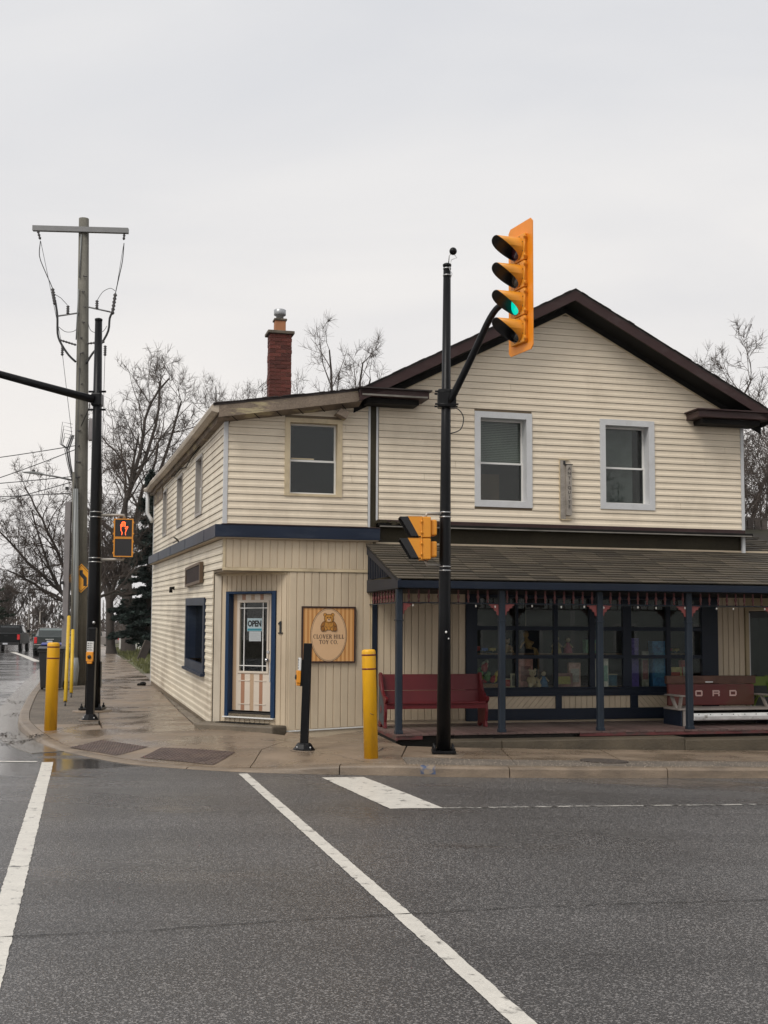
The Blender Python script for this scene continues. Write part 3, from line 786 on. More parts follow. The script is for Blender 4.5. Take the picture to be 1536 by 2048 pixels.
mb.build('flaking_flashing', m_trimw, shop, kind='stuff')
# torn scrap of old trim at the joint of the two fronts
mb = MB()
for k in range(9):
    a = 2.50 + 0.05 * k; WF.box(mb, a, a + 0.07, 0.05, 0.12 + rnd.uniform(0, .05), 3.57 + rnd.uniform(0, .05), 3.60 + rnd.uniform(0.02, .06))
mb.build('torn_trim', m_olive, ledge)

# --------- main roof
mb = MB(); EO = 0.47; tl, tr = 2.12, 9.73
zr = lambda t, d=0.0: 7.72 + d - SL * abs(t - 5.92)
for (ta, tb) in ((tl, 5.92), (5.92, tr)):
    mb.add([(ta, -EO, zr(ta)), (tb, -EO, zr(tb)), (tb, 11.5, zr(tb)), (ta, 11.5, zr(ta)), (ta, -EO, zr(ta) - 0.03), (tb, -EO, zr(tb) - 0.03), (tb, 11.5, zr(tb) - 0.03), (ta, 11.5, zr(ta) - 0.03)],
           [(0, 1, 2, 3), (7, 6, 5, 4), (0, 4, 5, 1), (3, 2, 6, 7), (0, 3, 7, 4), (1, 5, 6, 2)])
roof = mb.build('main_roof', m_roof, shop)
mb = MB()
for k in range(70):                                # ragged shingle ends along the rake
    t = tl + (tr - tl) * k / 70; w = (tr - tl) / 70
    dz = rnd.uniform(0.004, 0.018); ds = rnd.uniform(0.015, 0.035)
    mb.add([(t, -EO - ds, zr(t) + 0.004), (t + w, -EO - ds, zr(t + w) + 0.004), (t + w, -EO + 0.3, zr(t + w) + 0.004), (t, -EO + 0.3, zr(t) + 0.004), (t, -EO - ds, zr(t) + dz), (t + w, -EO - ds, zr(t + w) + dz), (t + w, -EO + 0.3, zr(t + w) + dz), (t, -EO + 0.3, zr(t) + dz)],
           [(3, 2, 1, 0), (4, 5, 6, 7), (0, 1, 5, 4), (2, 3, 7, 6), (1, 2, 6, 5), (3, 0, 4, 7)])
mb.build('shingle_edge', m_roof, roof, kind='stuff')
for (ta, tb) in ((tl, 5.92), (5.92, tr)):          # rake boards
    p = [(ta, -EO + 0.03, zr(ta) - 0.032), (tb, -EO + 0.03, zr(tb) - 0.032), (tb, -EO + 0.03, zr(tb) - 0.20), (ta, -EO + 0.03, zr(ta) - 0.20)]
    MB().prism(p[::-1], (0, -0.03, 0)).build('rake_board', m_brown, roof)
    s0, s1 = -EO + 0.03, 0.02
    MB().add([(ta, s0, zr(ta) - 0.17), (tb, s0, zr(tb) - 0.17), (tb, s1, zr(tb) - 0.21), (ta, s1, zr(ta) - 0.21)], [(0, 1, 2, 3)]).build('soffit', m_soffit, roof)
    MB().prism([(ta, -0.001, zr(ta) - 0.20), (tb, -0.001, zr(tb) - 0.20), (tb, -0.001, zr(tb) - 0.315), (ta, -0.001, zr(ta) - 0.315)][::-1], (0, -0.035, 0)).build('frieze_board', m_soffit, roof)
mb = MB()                                          # pale J-trim under the frieze
for sgn in (-1, 1):
    e = 3.1
    mb.prism([(5.92, -0.02, zr(5.92) - 0.316), (5.92 + sgn * e, -0.02, zr(5.92 + sgn * e) - 0.316), (5.92 + sgn * e, -0.02, zr(5.92 + sgn * e) - 0.334), (5.92, -0.02, zr(5.92) - 0.334)], (0, -0.02, 0))
mb.build('rake_trim', m_trimc, roof)
# eave returns
def eave_return(t0, t1, z0, z1, mtop):
    mb = MB(); mb.prism([(t0, 0.02, z0), (t1, 0.02, z0), (t1, 0.02, z1), (t0, 0.02, z1)], (0, -EO - 0.02, 0))
    o = mb.build('eave_return', m_brown, shop, 0.008)
    mb = MB(); mb.box(t0 - 0.04, t1 + 0.04, -EO - 0.05, 0.02, z1 + 0.001, z1 + 0.022); mb.build('return_cap', mtop, o)
    mb = MB(); mb.box(t0 + 0.14, t1 - 0.14, -EO + 0.12, 0.02, z0 - 0.09, z0 - 0.001); mb.build('return_soffit', m_soffit, o, 0.01)
    return o
eave_return(8.24, 9.66, 5.615, 5.735, m_brown)
o = eave_return(2.13, 3.30, 5.655, 5.775, m_roof)
mb = MB(); mb.box(2.16, 3.27, -EO - 0.012, -EO + 0.0, 5.662, 5.690); mb.build('pale_lip', m_gutter, o)
# --------- corner block: shed roof with weathered fascia, soffit, gutter along the side
zs = lambda t: 5.435 + 0.155 * (t + 0.13)
mb = MB()
mb.add([(-0.24, -0.34, zs(-0.24)), (2.5, -0.34, zs(2.5)), (2.5, 13.6, zs(2.5) + 0.22), (-0.52, 13.6, zs(-0.24) + 0.26),
        (-0.24, -0.34, zs(-0.24) - 0.03), (2.5, -0.34, zs(2.5) - 0.03), (2.5, 13.6, zs(2.5) + 0.19), (-0.52, 13.6, zs(-0.24) + 0.23)],
       [(0, 1, 2, 3), (7, 6, 5, 4), (0, 4, 5, 1), (3, 2, 6, 7), (0, 3, 7, 4), (1, 5, 6, 2)])
shed = mb.build('shed_roof', m_roof, shop)
mb = MB()
for k in range(28):
    t = -0.24 + 2.4 * k / 28; w = 2.4 / 28; dz = rnd.uniform(0.008, 0.02); ds = rnd.uniform(0.01, 0.03)
    mb.add([(t, -0.34 - ds, zs(t) + .003), (t + w, -0.34 - ds, zs(t + w) + .003), (t + w, 0, zs(t + w) + .003), (t, 0, zs(t) + .003), (t, -0.34 - ds, zs(t) + dz), (t + w, -0.34 - ds, zs(t + w) + dz), (t + w, 0, zs(t + w) + dz + .005), (t, 0, zs(t) + dz + .005)],
           [(3, 2, 1, 0), (4, 5, 6, 7), (0, 1, 5, 4), (2, 3, 7, 6), (1, 2, 6, 5), (3, 0, 4, 7)])
mb.build('shingle_edge', m_roof, shed, kind='stuff')
MB().prism([(-0.15, -0.30, zs(-0.15) - 0.032), (-0.15, -0.30, zs(-0.15) - 0.225), (2.19, -0.30, zs(2.19) - 0.205), (2.19, -0.30, zs(2.19) - 0.032)], (0, -0.032, 0)).build('fascia_timber', m_wood, shed)
mb = MB(); mb.add([(-0.15, -0.30, zs(-.15) - .22), (2.2, -0.30, zs(2.2) - .20), (2.2, 0.0, zs(2.2) - .26), (-0.15, 0.0, zs(-.15) - .27)], [(3, 2, 1, 0)])
mb.build('soffit', m_wood, shed)
for k in range(6):
    t = 0.05 + 0.36 * k; mb = MB(); mb.add([(t, -0.29, zs(t) - .221), (t + 0.02, -0.29, zs(t) - .221), (t + 0.15, -0.02, zs(t + .15) - .27), (t + 0.13, -0.02, zs(t + .13) - .27)], [(3, 2, 1, 0)]); mb.build('soffit_joint', m_soffit, shed)
MB().prism([(1.78, -0.03, 5.38), (1.95, -0.03, 5.30), (2.00, -0.03, 5.40), (1.86, -0.03, 5.47)], (0, -0.22, 0)).build('loose_trim', m_wood, shed)
m_gutw = mat('dull white gutter', (0.50, 0.43, 0.34), rough=0.45, var=0.15, vs_=1.5, dirt=(0.25, 0.19, 0.13), dscale=(1, 0.6, 4), damt=0.6, dpos=(0.45, 0.65))
gut = MB(); st = []
for k in range(15):
    s = -0.33 + 14.0 * k / 14; sag = -0.05 * math.sin(math.pi * min(1, max(0, s / 13.6))) - (0.06 if k == 13 else 0)
    st.append((-0.021 * s, s, 5.40 + 0.019 * s + sag))
gp_ = [(-0.15, 0.02), (-0.27, 0.01), (-0.29, -0.03), (-0.27, -0.09), (-0.18, -0.115), (-0.14, -0.10)]
gut.add([(x + a, y, z + b) for x, y, z in st for a, b in gp_], [(i * 6 + k, i * 6 + k + 1, (i + 1) * 6 + k + 1, (i + 1) * 6 + k) for i in range(14) for k in range(5)] + [(5, 4, 3, 2, 1, 0), tuple(range(84, 90))])
gut.build('gutter_trough', m_gutw, shed)
mb = MB()
mb.add([p for x, y, z in st for p in ((x - 0.145, y, z - 0.03), (x - 0.10, y, z - 0.18), (x + 0.01, y, z - 0.20))], [(i * 3 + k, (i + 1) * 3 + k, (i + 1) * 3 + k + 1, i * 3 + k + 1) for i in range(14) for k in range(2)])
mb.build('eave_board', m_wood, shed)
mb = MB(); mb.tube([WS.P(13.3, 0.2, 5.32), WS.P(13.3, 0.2, 4.7), WS.P(13.25, 0.12, 4.55), WS.P(13.2, 0.08, 4.45)], 0.05, 8); mb.build('downpipe', m_trimw, shed)
mb = MB(); WS.box(mb, 10.75, 13.2, 0.0, 0.045, 4.88, 5.24); mb.build('plywood_patch', m_wood, side_wall)
mb = MB()
mb.tube([WS.P(8.5, .06, 5.18), WS.P(7.6, .07, 5.10), WS.P(6.4, .06, 5.13), WS.P(5.2, .07, 5.02), WS.P(4.5, .06, 5.12), WS.P(2.2, .05, 5.22)], 0.012, 5); mb.build('slack_cable', m_soffit, side_wall)

# --------- navy band over the shop floor
mb = MB()
WF.box(mb, -0.16, 2.56, -0.02, 0.13, 3.315, 3.515); mb.build('navy_band', m_navyf, shop, 0.006)
for k in range(9):
    a0 = -0.13 + 13.3 * k / 9; mb = MB(); WS.box(mb, a0 + 0.004, -0.13 + 13.3 * (k + 1) / 9 - 0.004, -0.02, 0.155 + 0.005 * (k % 2), 3.315, 3.515); mb.build('navy_band', m_navyf, shop)
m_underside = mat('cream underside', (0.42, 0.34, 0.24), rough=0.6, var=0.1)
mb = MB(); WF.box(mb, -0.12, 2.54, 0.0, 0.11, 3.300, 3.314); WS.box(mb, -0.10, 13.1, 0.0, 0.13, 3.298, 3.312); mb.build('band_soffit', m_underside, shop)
mb = MB(); WF.box(mb, -0.05, 2.56, 0.02, 0.14, 3.516, 3.528); mb.build('band_flashing', m_brown, shop)
mb = MB(); mb.tube([WS.P(5.9, 0.1, 3.52), WS.P(5.9, 0.16, 3.60), WS.P(5.6, 0.25, 3.62)], 0.02, 6); mb.tube([WS.P(5.9, 0.13, 3.57), WS.P(6.2, 0.2, 3.53)], 0.012, 5); mb.build('broken_bracket', m_gutter, side_wall)

# --------- ground floor corner: boards, chamfered entrance
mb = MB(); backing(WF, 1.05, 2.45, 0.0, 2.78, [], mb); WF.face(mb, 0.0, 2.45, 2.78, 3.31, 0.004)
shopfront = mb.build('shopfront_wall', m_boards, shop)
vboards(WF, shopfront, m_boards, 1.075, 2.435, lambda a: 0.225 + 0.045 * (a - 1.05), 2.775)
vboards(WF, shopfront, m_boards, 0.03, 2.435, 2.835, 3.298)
mb = MB(); WF.box(mb, -0.02, 2.44, 0.0, 0.030, 2.782, 2.828); mb.build('trim_strip', m_trimc, shopfront, 0.004)
mb = MB(); WF.box(mb, -0.012, 0.028, -0.004, 0.024, 2.82, 3.30); WF.box(mb, 2.437, 2.457, -0.1, 0.03, 0.27, 3.30); mb.build('edge_trim', m_trimc, shopfront)
mb = MB()
mb.add([WF.P(1.045, 0.022, 0.195), WF.P(2.44, 0.022, 0.255), WF.P(2.44, 0.022, 0.275), WF.P(1.045, 0.022, 0.215), WF.P(1.045, 0, 0.195), WF.P(2.44, 0, 0.255), WF.P(2.44, 0, 0.275), WF.P(1.045, 0, 0.215)], [(0, 1, 2, 3), (3, 2, 6, 7), (0, 4, 5, 1)])
mb.build('base_trim', m_white, shopfront)
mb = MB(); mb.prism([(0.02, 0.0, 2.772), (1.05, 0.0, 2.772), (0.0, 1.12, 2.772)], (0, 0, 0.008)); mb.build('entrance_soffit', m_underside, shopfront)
mb = MB(); mb.prism([(0.0, 0, 0.0), (1.05, 0, 0), (1.05, 1.2, 0), (0.0, 1.2, 0)], (0, 0, 0.02)); mb.build('corner_floor', m_darkin, shopfront)
HD = (0.305, 1.215, 0.45, 2.44)
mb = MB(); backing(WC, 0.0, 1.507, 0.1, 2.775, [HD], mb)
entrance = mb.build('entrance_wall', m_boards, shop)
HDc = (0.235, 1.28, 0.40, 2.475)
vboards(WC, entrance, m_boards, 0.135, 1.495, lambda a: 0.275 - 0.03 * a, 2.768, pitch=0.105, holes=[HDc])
mb = MB(); WC.box(mb, -0.02, 0.13, -0.02, 0.028, 0.25, 2.77); mb.build('corner_board', m_corner, entrance, 0.006)
mb = MB(); WC.box(mb, -0.01, 1.50, 0.0, 0.03, 0.225, 0.262); mb.build('base_trim', m_white, entrance)
mb = MB(); WC.box(mb, -0.01, 1.49, 0.0, 0.028, 2.735, 2.771); mb.build('head_trim', m_trimc, entrance)
# door
mb = MB()
WC.box(mb, 0.237, 0.305, 0.0, 0.038, 0.405, 2.470); WC.box(mb, 1.210, 1.282, 0.0, 0.038, 0.405, 2.470); WC.box(mb, 0.3055, 1.2095, 0.0, 0.037, 2.43, 2.469)
WC.box(mb, 0.300, 0.306, -0.15, 0.001, 0.44, 2.43); WC.box(mb, 1.2095, 1.216, -0.15, 0.001, 0.44, 2.43); WC.box(mb, 0.306, 1.2095, -0.15, 0.001, 2.424, 2.43)
door_frame = mb.build('door_frame', m_doorblue, entrance, 0.004)
mb = MB(); WC.box(mb, 0.225, 1.285, 0.0, 0.075, 0.385, 0.404); mb.build('sill', m_white, entrance, 0.003)
mb = MB(); WC.box(mb, 0.31, 1.206, -0.16, 0.0, 0.405, 0.475); mb.build('threshold', m_darkin, entrance)
m_door = mat('cream steel door', (0.60, 0.52, 0.43), rough=0.38, var=0.04)
m_dbrown = mat('brown door stripe', (0.33, 0.17, 0.10), rough=0.4, var=0.06)
m_dtan = mat('tan door stripe', (0.42, 0.29, 0.185), rough=0.4, var=0.06)
D0, D1, DO = 0.308, 1.105, -0.085
GA0, GA1, GZ0, GZ1 = 0.455, 1.03, 1.15, 2.285
mb = MB()
WC.box(mb, D0, GA0, DO - 0.045, DO, 0.50, 2.425); WC.box(mb, GA1, D1, DO - 0.045, DO, 0.50, 2.425)
WC.box(mb, GA0, GA1, DO - 0.045, DO, 0.50, GZ0); WC.box(mb, GA0, GA1, DO - 0.045, DO, GZ1, 2.425)
door = mb.build('door', m_door, entrance)
mb = MB(); WC.box(mb, D1, 1.215, DO - 0.05, DO - 0.002, 0.48, 2.43); mb.build('door_stop', m_doorblue, entrance)
wd = D1 - D0
for f0, f1, mm in ((0.0, 0.095, m_dtan), (0.225, 0.325, m_dbrown), (0.465, 0.565, m_dtan), (0.71, 0.80, m_dbrown)):
    a0, a1 = D0 + wd * f0 + 0.002, D0 + wd * f1
    segs = [(0.503, 2.422)] if f0 == 0.0 else [(0.503, GZ0 - 0.045), (GZ1 + 0.045, 2.422)]
    for z0, z1 in segs:
        mb = MB(); WC.box(mb, a0, a1, DO - 0.001, DO + 0.0018, z0, z1); mb.build('painted_stripe', mm, door)
mb = MB()
for a0, a1, z0, z1 in ((GA0 - 0.035, GA1 + 0.035, GZ1, GZ1 + 0.035), (GA0 - 0.035, GA1 + 0.035, GZ0 - 0.035, GZ0), (GA0 - 0.035, GA0, GZ0, GZ1), (GA1, GA1 + 0.035, GZ0, GZ1)):
    WC.box(mb, a0, a1, DO + 0.002, DO + 0.016, z0, z1)
mb.build('glass_frame', m_door, door, 0.003)
mb = MB()
for a in (GA0 + 0.09, GA1 - 0.09): WC.box(mb, a - 0.007, a + 0.007, DO - 0.01, DO + 0.006, GZ0, GZ1)
for z in (GZ0 + 0.09, GZ1 - 0.09): WC.box(mb, GA0, GA1, DO - 0.0095, DO + 0.0065, z - 0.007, z + 0.007)
mb.build('glazing_bar', m_white, door)
mb = MB(); WC.box(mb, GA0, GA1, DO - 0.022, DO - 0.016, GZ0, GZ1); mb.build('pane', m_glass, door)
mb = MB()
for a0 in (D0 + 0.13, D0 + 0.47):
    for z0, z1 in ((0.60, 0.985),):
        for q in ((a0, a0 + 0.24, z1, z1 + 0.014), (a0, a0 + 0.24, z0, z0 + 0.014)): WC.box(mb, q[0], q[1], DO + 0.001, DO + 0.009, q[2], q[3])
mb.build('panel_moulding', m_door, door)
m_chrome = mat('bright metal', (0.65, 0.65, 0.66), rough=0.22, var=0.05, metal=1.0)
mb = MB(); p = WC.P(D1 - 0.045, DO + 0.05, 1.34); mb.ball(p, 0.032, 12); mb.tube([WC.P(D1 - 0.045, DO, 1.34), p], 0.015, 8); mb.tube([WC.P(D1 - 0.045, DO, 1.47), WC.P(D1 - 0.045, DO + 0.02, 1.47)], 0.026, 10)
mb.build('knob', m_chrome, door)
mb = MB(); WC.box(mb, D1 - 0.025, D1 - 0.002, DO, DO + 0.004, 0.98, 1.30); mb.build('kick_strip', m_chrome, door)
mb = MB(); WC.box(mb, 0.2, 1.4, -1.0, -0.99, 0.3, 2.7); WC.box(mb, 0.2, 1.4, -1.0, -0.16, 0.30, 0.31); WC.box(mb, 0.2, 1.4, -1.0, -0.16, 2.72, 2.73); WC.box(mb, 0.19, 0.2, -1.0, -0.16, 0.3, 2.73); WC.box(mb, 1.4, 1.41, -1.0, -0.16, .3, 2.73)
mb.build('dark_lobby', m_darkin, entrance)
# doorstep
m_step = mat('mossy doorstep concrete', (0.13, 0.105, 0.075), rough=0.55, var=0.25, vs_=2.5, bump=0.4, bs=40, fine=0.25, fs=70)
mb = MB(); q = [WC.P(-0.16, 0.031, 0), WC.P(1.55, 0.031, 0), WC.P(1.50, 0.36, 0), WC.P(-0.05, 0.46, 0)]
mb.prism([(v.x, v.y, 0.10) for v in q], (0, 0, 0.205)); mb.build('doorstep', m_step, shop, 0.03)
mb = MB(); WC.box(mb, 0.2, 1.2, 0.03, 0.22, 0.3055, 0.318); mb.build('door_mat', m_soffit, shop)

# --------- double hung windows
def dh_window(w, parent, c, h, mcase, recess=0.12, lower_frac=0.485, blind=None, sash=m_white):
    """casing box c, clear opening h: (a0,a1,z0,z1)"""
    mb = MB()
    for q in ((c[0], c[1], h[3], c[3]), (c[0], c[1], c[2], h[2]), (c[0], h[0], h[2], h[3]), (h[1], c[1], h[2], h[3])): w.box(mb, q[0], q[1], -0.001, 0.036, q[2], q[3])
    for q in ((h[0] - 0.004, h[0], h[2], h[3]), (h[1], h[1] + 0.004, h[2], h[3]), (h[0], h[1], h[3], h[3] + 0.004), (h[0], h[1], h[2] - 0.004, h[2])): w.box(mb, q[0], q[1], -recess - 0.05, -0.0012, q[2], q[3])
    win = mb.build('window', mcase, parent)
    mid = h[2] + (h[3] - h[2]) * lower_frac; r = 0.03
    for z0, z1, o, nm in ((mid - 0.012, h[3], -recess - 0.03, 'upper_sash'), (h[2], mid + 0.012, -recess, 'lower_sash')):
        mb = MB()
        w.box(mb, h[0] + .001, h[0] + r, o - 0.03, o, z0, z1); w.box(mb, h[1] - r, h[1] - .001, o - 0.03, o, z0, z1)
        w.box(mb, h[0] + r, h[1] - r, o - 0.029, o - .001, z1 - r, z1); w.box(mb, h[0] + r, h[1] - r, o - 0.029, o - .001, z0, z0 + r)
        mb.build(nm, sash, win)
        mb = MB(); w.box(mb, h[0] + r, h[1] - r, o - 0.018, o - 0.013, z0 + r, z1 - r); mb.build('pane', m_glass, win)
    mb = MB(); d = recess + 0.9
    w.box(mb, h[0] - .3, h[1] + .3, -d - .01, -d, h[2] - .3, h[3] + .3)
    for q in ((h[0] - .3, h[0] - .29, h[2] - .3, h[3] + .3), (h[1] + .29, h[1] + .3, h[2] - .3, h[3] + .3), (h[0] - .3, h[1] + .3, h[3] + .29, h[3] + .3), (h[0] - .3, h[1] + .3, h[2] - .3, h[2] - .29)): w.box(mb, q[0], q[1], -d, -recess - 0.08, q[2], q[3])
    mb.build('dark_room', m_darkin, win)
    if blind:
        mb = MB(); n = int((h[3] - mid) / 0.03)
        for k in range(n):
            z = h[3] - 0.02 - k * 0.03; mb.add([w.P(h[0] + .02, -recess - 0.10, z), w.P(h[1] - .02, -recess - 0.10, z), w.P(h[1] - .02, -recess - 0.085, z - 0.028), w.P(h[0] + .02, -recess - 0.085, z - 0.028)], [(0, 1, 2, 3)])
        mb.build('blind', blind, win)
    return win
m_blind = mat('grey slatted blind', (0.30, 0.31, 0.28), rough=0.6, var=0.1)
m_boxin = mat('cardboard inside', (0.085, 0.045, 0.02), rough=0.8, var=0.2)
wn = dh_window(WF, gable, H_F1c[0], H_F1[0], m_trimw, 0.14, 0.47, blind=m_blind)
mb = MB(); WF.box(mb, 4.42, 4.80, -0.6, -0.3, 4.03, 4.55); mb.build('stored_box', m_boxin, wn)
wn = dh_window(WF, gable, H_F1c[1], H_F1[1], m_trimw, 0.14, 0.47)
mb = MB(); WF.box(mb, 6.68, 7.3, -0.26, -0.25, 4.1, 5.44); mb.build('curtain', mat('dull net curtain', (0.15, 0.155, 0.155), rough=0.9, var=0.25, vs_=4), wn)
wn = dh_window(WF, corner_wall, H_F2c[0], H_F2[0], m_trimc, 0.07, 0.475)
mb = MB(); WF.box(mb, 1.10, 1.48, -0.15, -0.11, 4.645, 4.665); mb.build('window_stick', m_trimc, wn)
m_jamb = mat('grey side window frame', (0.34, 0.315, 0.29), rough=0.5, var=0.1)
for c, h in zip(H_Sc, H_S):
    dh_window(WS, side_wall, c, h, m_jamb, 0.05)
# wide side window in navy casing
c, h = H_SLc[0], H_SL[0]
mb = MB()
for q in ((c[0], c[1], h[3], c[3]), (c[0], c[1], c[2], h[2]), (c[0], h[0], h[2], h[3]), (h[1], c[1], h[2], h[3])): WS.box(mb, q[0], q[1], 0.0, 0.05, q[2], q[3])
for q in ((h[0] - .005, h[0], h[2], h[3]), (h[1], h[1] + .005, h[2], h[3]), (h[0], h[1], h[3], h[3] + .005)): WS.box(mb, q[0], q[1], -0.16, -0.001, q[2], q[3])
sidewin = mb.build('side_window', m_navyf, side_wall)
mb = MB(); WS.box(mb, c[0] - 0.03, c[1] + 0.03, 0.0, 0.10, c[2] - 0.05, c[2] - 0.001); mb.build('sill', m_navyf, sidewin)
mb = MB(); WS.box(mb, h[0], h[1], -0.145, -0.139, h[2], h[3]); mb.build('pane', m_glass2, sidewin)
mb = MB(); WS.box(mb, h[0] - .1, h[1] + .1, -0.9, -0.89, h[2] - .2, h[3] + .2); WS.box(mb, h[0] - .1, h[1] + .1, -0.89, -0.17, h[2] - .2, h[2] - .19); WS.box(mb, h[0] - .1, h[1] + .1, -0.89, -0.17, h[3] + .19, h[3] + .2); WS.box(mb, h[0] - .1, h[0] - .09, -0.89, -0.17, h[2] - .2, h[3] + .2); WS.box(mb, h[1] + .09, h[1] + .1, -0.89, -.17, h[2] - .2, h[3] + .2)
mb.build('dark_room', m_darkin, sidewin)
mb = MB(); mb.tube([WS.P(7.5, 0.02, 2.60), WS.P(7.5, 0.10, 2.60), WS.P(7.5, 0.10, 2.50)], 0.04, 8); mb.build('vent_pipe', m_soffit, side_wall)

# --------- chimney
m_brick = mat('red chimney brick', (0.115, 0.026, 0.017), rough=0.8, var=0.3, vs_=9, rand=0.32, bump=0.5, bs=50, dirt=(0.045, 0.022, 0.018), dscale=(4, 4, 3), damt=0.6, dpos=(0.5, 0.7))
m_mortar = mat('chimney mortar', (0.20, 0.12, 0.085), rough=0.9, var=0.25)
CT0, CT1, CS0, CS1, CZ0, CZ1 = 1.07, 1.48, 2.35, 2.67, 5.50, 7.30
chim = bx(CT0 + .012, CT1 - .012, CS0 + .012, CS1 - .012, CZ0, CZ1).build('chimney', m_mortar, shop)
bme = bx(-0.1, 0.1, -0.048, 0.048, -0.031, 0.031).mesh('brick', m_brick)
bhe = bx(-0.048, 0.048, -0.048, 0.048, -0.031, 0.031).mesh('brick', m_brick)
nc = int((CZ1 - CZ0) / 0.072)
for k in range(nc):
    z = CZ0 + 0.036 + k * 0.072
    def put(me, x, y, r): 
        link('brick', me, chim, loc=(x + rnd.uniform(-.006, .006), y + rnd.uniform(-.006, .006), z), rot=(0, 0, r + rnd.uniform(-.02, .02)))
    ft, fs_, bt, bs_ = CT0 + .048, CS0 + .048, CT1 - .048, CS1 - .048
    dx = 0.012 * (k % 2)
    if k % 2:
        put(bme, CT0 + 0.10, fs_, 0); put(bme, CT0 + 0.308, fs_, 0)
    else:
        put(bhe, CT0 + 0.047, fs_, 0); put(bme, CT0 + 0.203, fs_, 0); put(bhe, CT1 - 0.050, fs_, 0)
    for x in (ft, bt): put(bme, x, CS0 + 0.203, R(90))
    put(bme, (CT0 + CT1) / 2, bs_, 0)
m_capst = mat('chimney crown', (0.12, 0.10, 0.075), rough=0.85, var=0.35, vs_=8)
bx(CT0 - .045, CT1 + .045, CS0 - .045, CS1 + .045, CZ1 + .001, CZ1 + .06).build('chimney_crown', m_capst, chim, 0.012)
bx(1.175, 1.375, 2.42, 2.60, CZ1 + .06, CZ1 + .27).build('flue_tile', mat('clay flue', (0.40, 0.17, 0.075), rough=0.7, var=0.12), chim, 0.008)
bx(1.155, 1.395, 2.40, 2.62, CZ1 + .271, CZ1 + .31).build('flue_plate', m_capst, chim, 0.008)
m_galv = mat('galvanised cowl', (0.42, 0.43, 0.44), rough=0.4, var=0.1, metal=0.6)
MB().lathe([(0.07, 0), (0.07, 0.06), (0.105, 0.075), (0.113, 0.085), (0.113, 0.175), (0.10, 0.185)], (1.275, 2.51, CZ1 + .31), 18).build('cowl', m_galv, chim)

# ================================================================ PORCH AND DISPLAY WINDOW
DZ = 0.295; PT0, PT1, PS = 2.37, 12.0, -1.92
m_deck = mat('worn red deck paint', (0.115, 0.070, 0.062), rough=0.55, var=0.3, vs_=3, rand=0.2, fine=0.2, fs=40, dirt=(0.17, 0.14, 0.12), dscale=(4, 0.8, 1), damt=0.7, dpos=(0.45, 0.65))
m_deckred = mat('peeling oxblood board', (0.115, 0.030, 0.030), rough=0.5, var=0.25, vs_=4, dirt=(0.06, 0.045, 0.04), dscale=(3, 3, 8), damt=0.8, dpos=(0.48, 0.6))
deck = bx(PT0 + .02, PT1, PS + .10, 0.05, -0.2, DZ - 0.03).build('porch_deck', m_darkin, shop)
pm = bx(-0.060, 0.060, PS - 0.03, 0.0, -0.024, 0).mesh('plank', m_deck)
k = 0
while PT0 + 0.065 + k * 0.127 < PT1:
    link('plank', pm, deck, loc=(PT0 + 0.065 + k * 0.127, rnd.uniform(-.012, .012), DZ + rnd.uniform(-.002, .002))); k += 1
mb = MB(); mb.box(PT0 + .9, 5.2, PS + 0.02, PS + 0.04, 0.12, DZ - 0.026); mb.build('deck_fascia', m_darkin, deck); mb = MB(); mb.box(5.3, PT1, PS - 0.022, PS + 0.0, 0.222, DZ - 0.027); mb.build('deck_fascia', m_deckred, deck)
mb = MB(); mb.prism([(PT0 - 0.005, PS - 0.02, 0.20), (PT0 - 0.005, -0.04, 0.27), (PT0 - 0.005, -0.04, DZ - .026), (PT0 - 0.005, PS - 0.02, DZ - .026)], (0.022, 0, 0)); mb.box(PT0 + .02, PT0 + 0.40, PS - 0.022, PS, 0.215, DZ - .027); mb.build('deck_fascia', m_deckred, deck)
m_moss = mat('mossy ledge concrete', (0.085, 0.068, 0.045), rough=0.6, var=0.3, vs_=2, bump=0.4, bs=30, fine=0.25, fs=60)
for a, b in ((3.05, 3.9), (3.905, 6.9), (6.905, 12.0)):
    bx(a, b, PS - 0.36, PS + 0.04, -0.5, 0.215 - 0.006 * (a - 3) * (a < 7) - .02 * (a > 6.9)).build('ledge_kerb', m_moss, shop, 0.018)

# porch roof: sheathing, shingles, fascia, gable end
RZ0, RS0, RSL = 2.597, -2.07, 0.321
rz_ = lambda s: RZ0 + (s - RS0) * RSL
ang = math.atan(RSL)
proof = MB().prism([(PT0 - 0.02, RS0 + .02, rz_(RS0) - .02), (PT0 - 0.02, 0.0, rz_(0) - .02), (PT0 - 0.02, 0.0, rz_(0) - .045), (PT0 - 0.02, RS0 + .02, rz_(RS0) - .045)], (PT1 - PT0 + .02, 0, 0)).build('porch_roof', m_darkin, shop)
m_shing = mat('weathered brown shingle', (0.074, 0.060, 0.042), rough=0.8, var=0.22, vs_=1.4, rand=0.42, fine=0.35, fs=60, dirt=(0.055, 0.056, 0.024), dscale=(0.8, 1.5, 1), damt=0.6, dpos=(0.5, 0.66))
SW, EXP = 0.44, 0.148
def shingle_mesh(w): return MB().add([(-w / 2, 0, 0.017), (w / 2, 0, 0.017), (w / 2, 0.19, -0.004), (-w / 2, 0.19, -0.004), (-w / 2, 0, 0.002), (w / 2, 0, 0.002), (w / 2, 0.19, -0.012), (-w / 2, 0.19, -0.012)], [(0, 1, 2, 3), (7, 6, 5, 4), (0, 4, 5, 1), (1, 5, 6, 2), (3, 7, 4, 0), (2, 6, 7, 3)]).mesh('shingle', m_shing)
sm = [shingle_mesh(SW - 0.008), shingle_mesh(SW - 0.014)]
rest = MB()
nr = int((0 - RS0) / math.cos(ang) / EXP) + 1
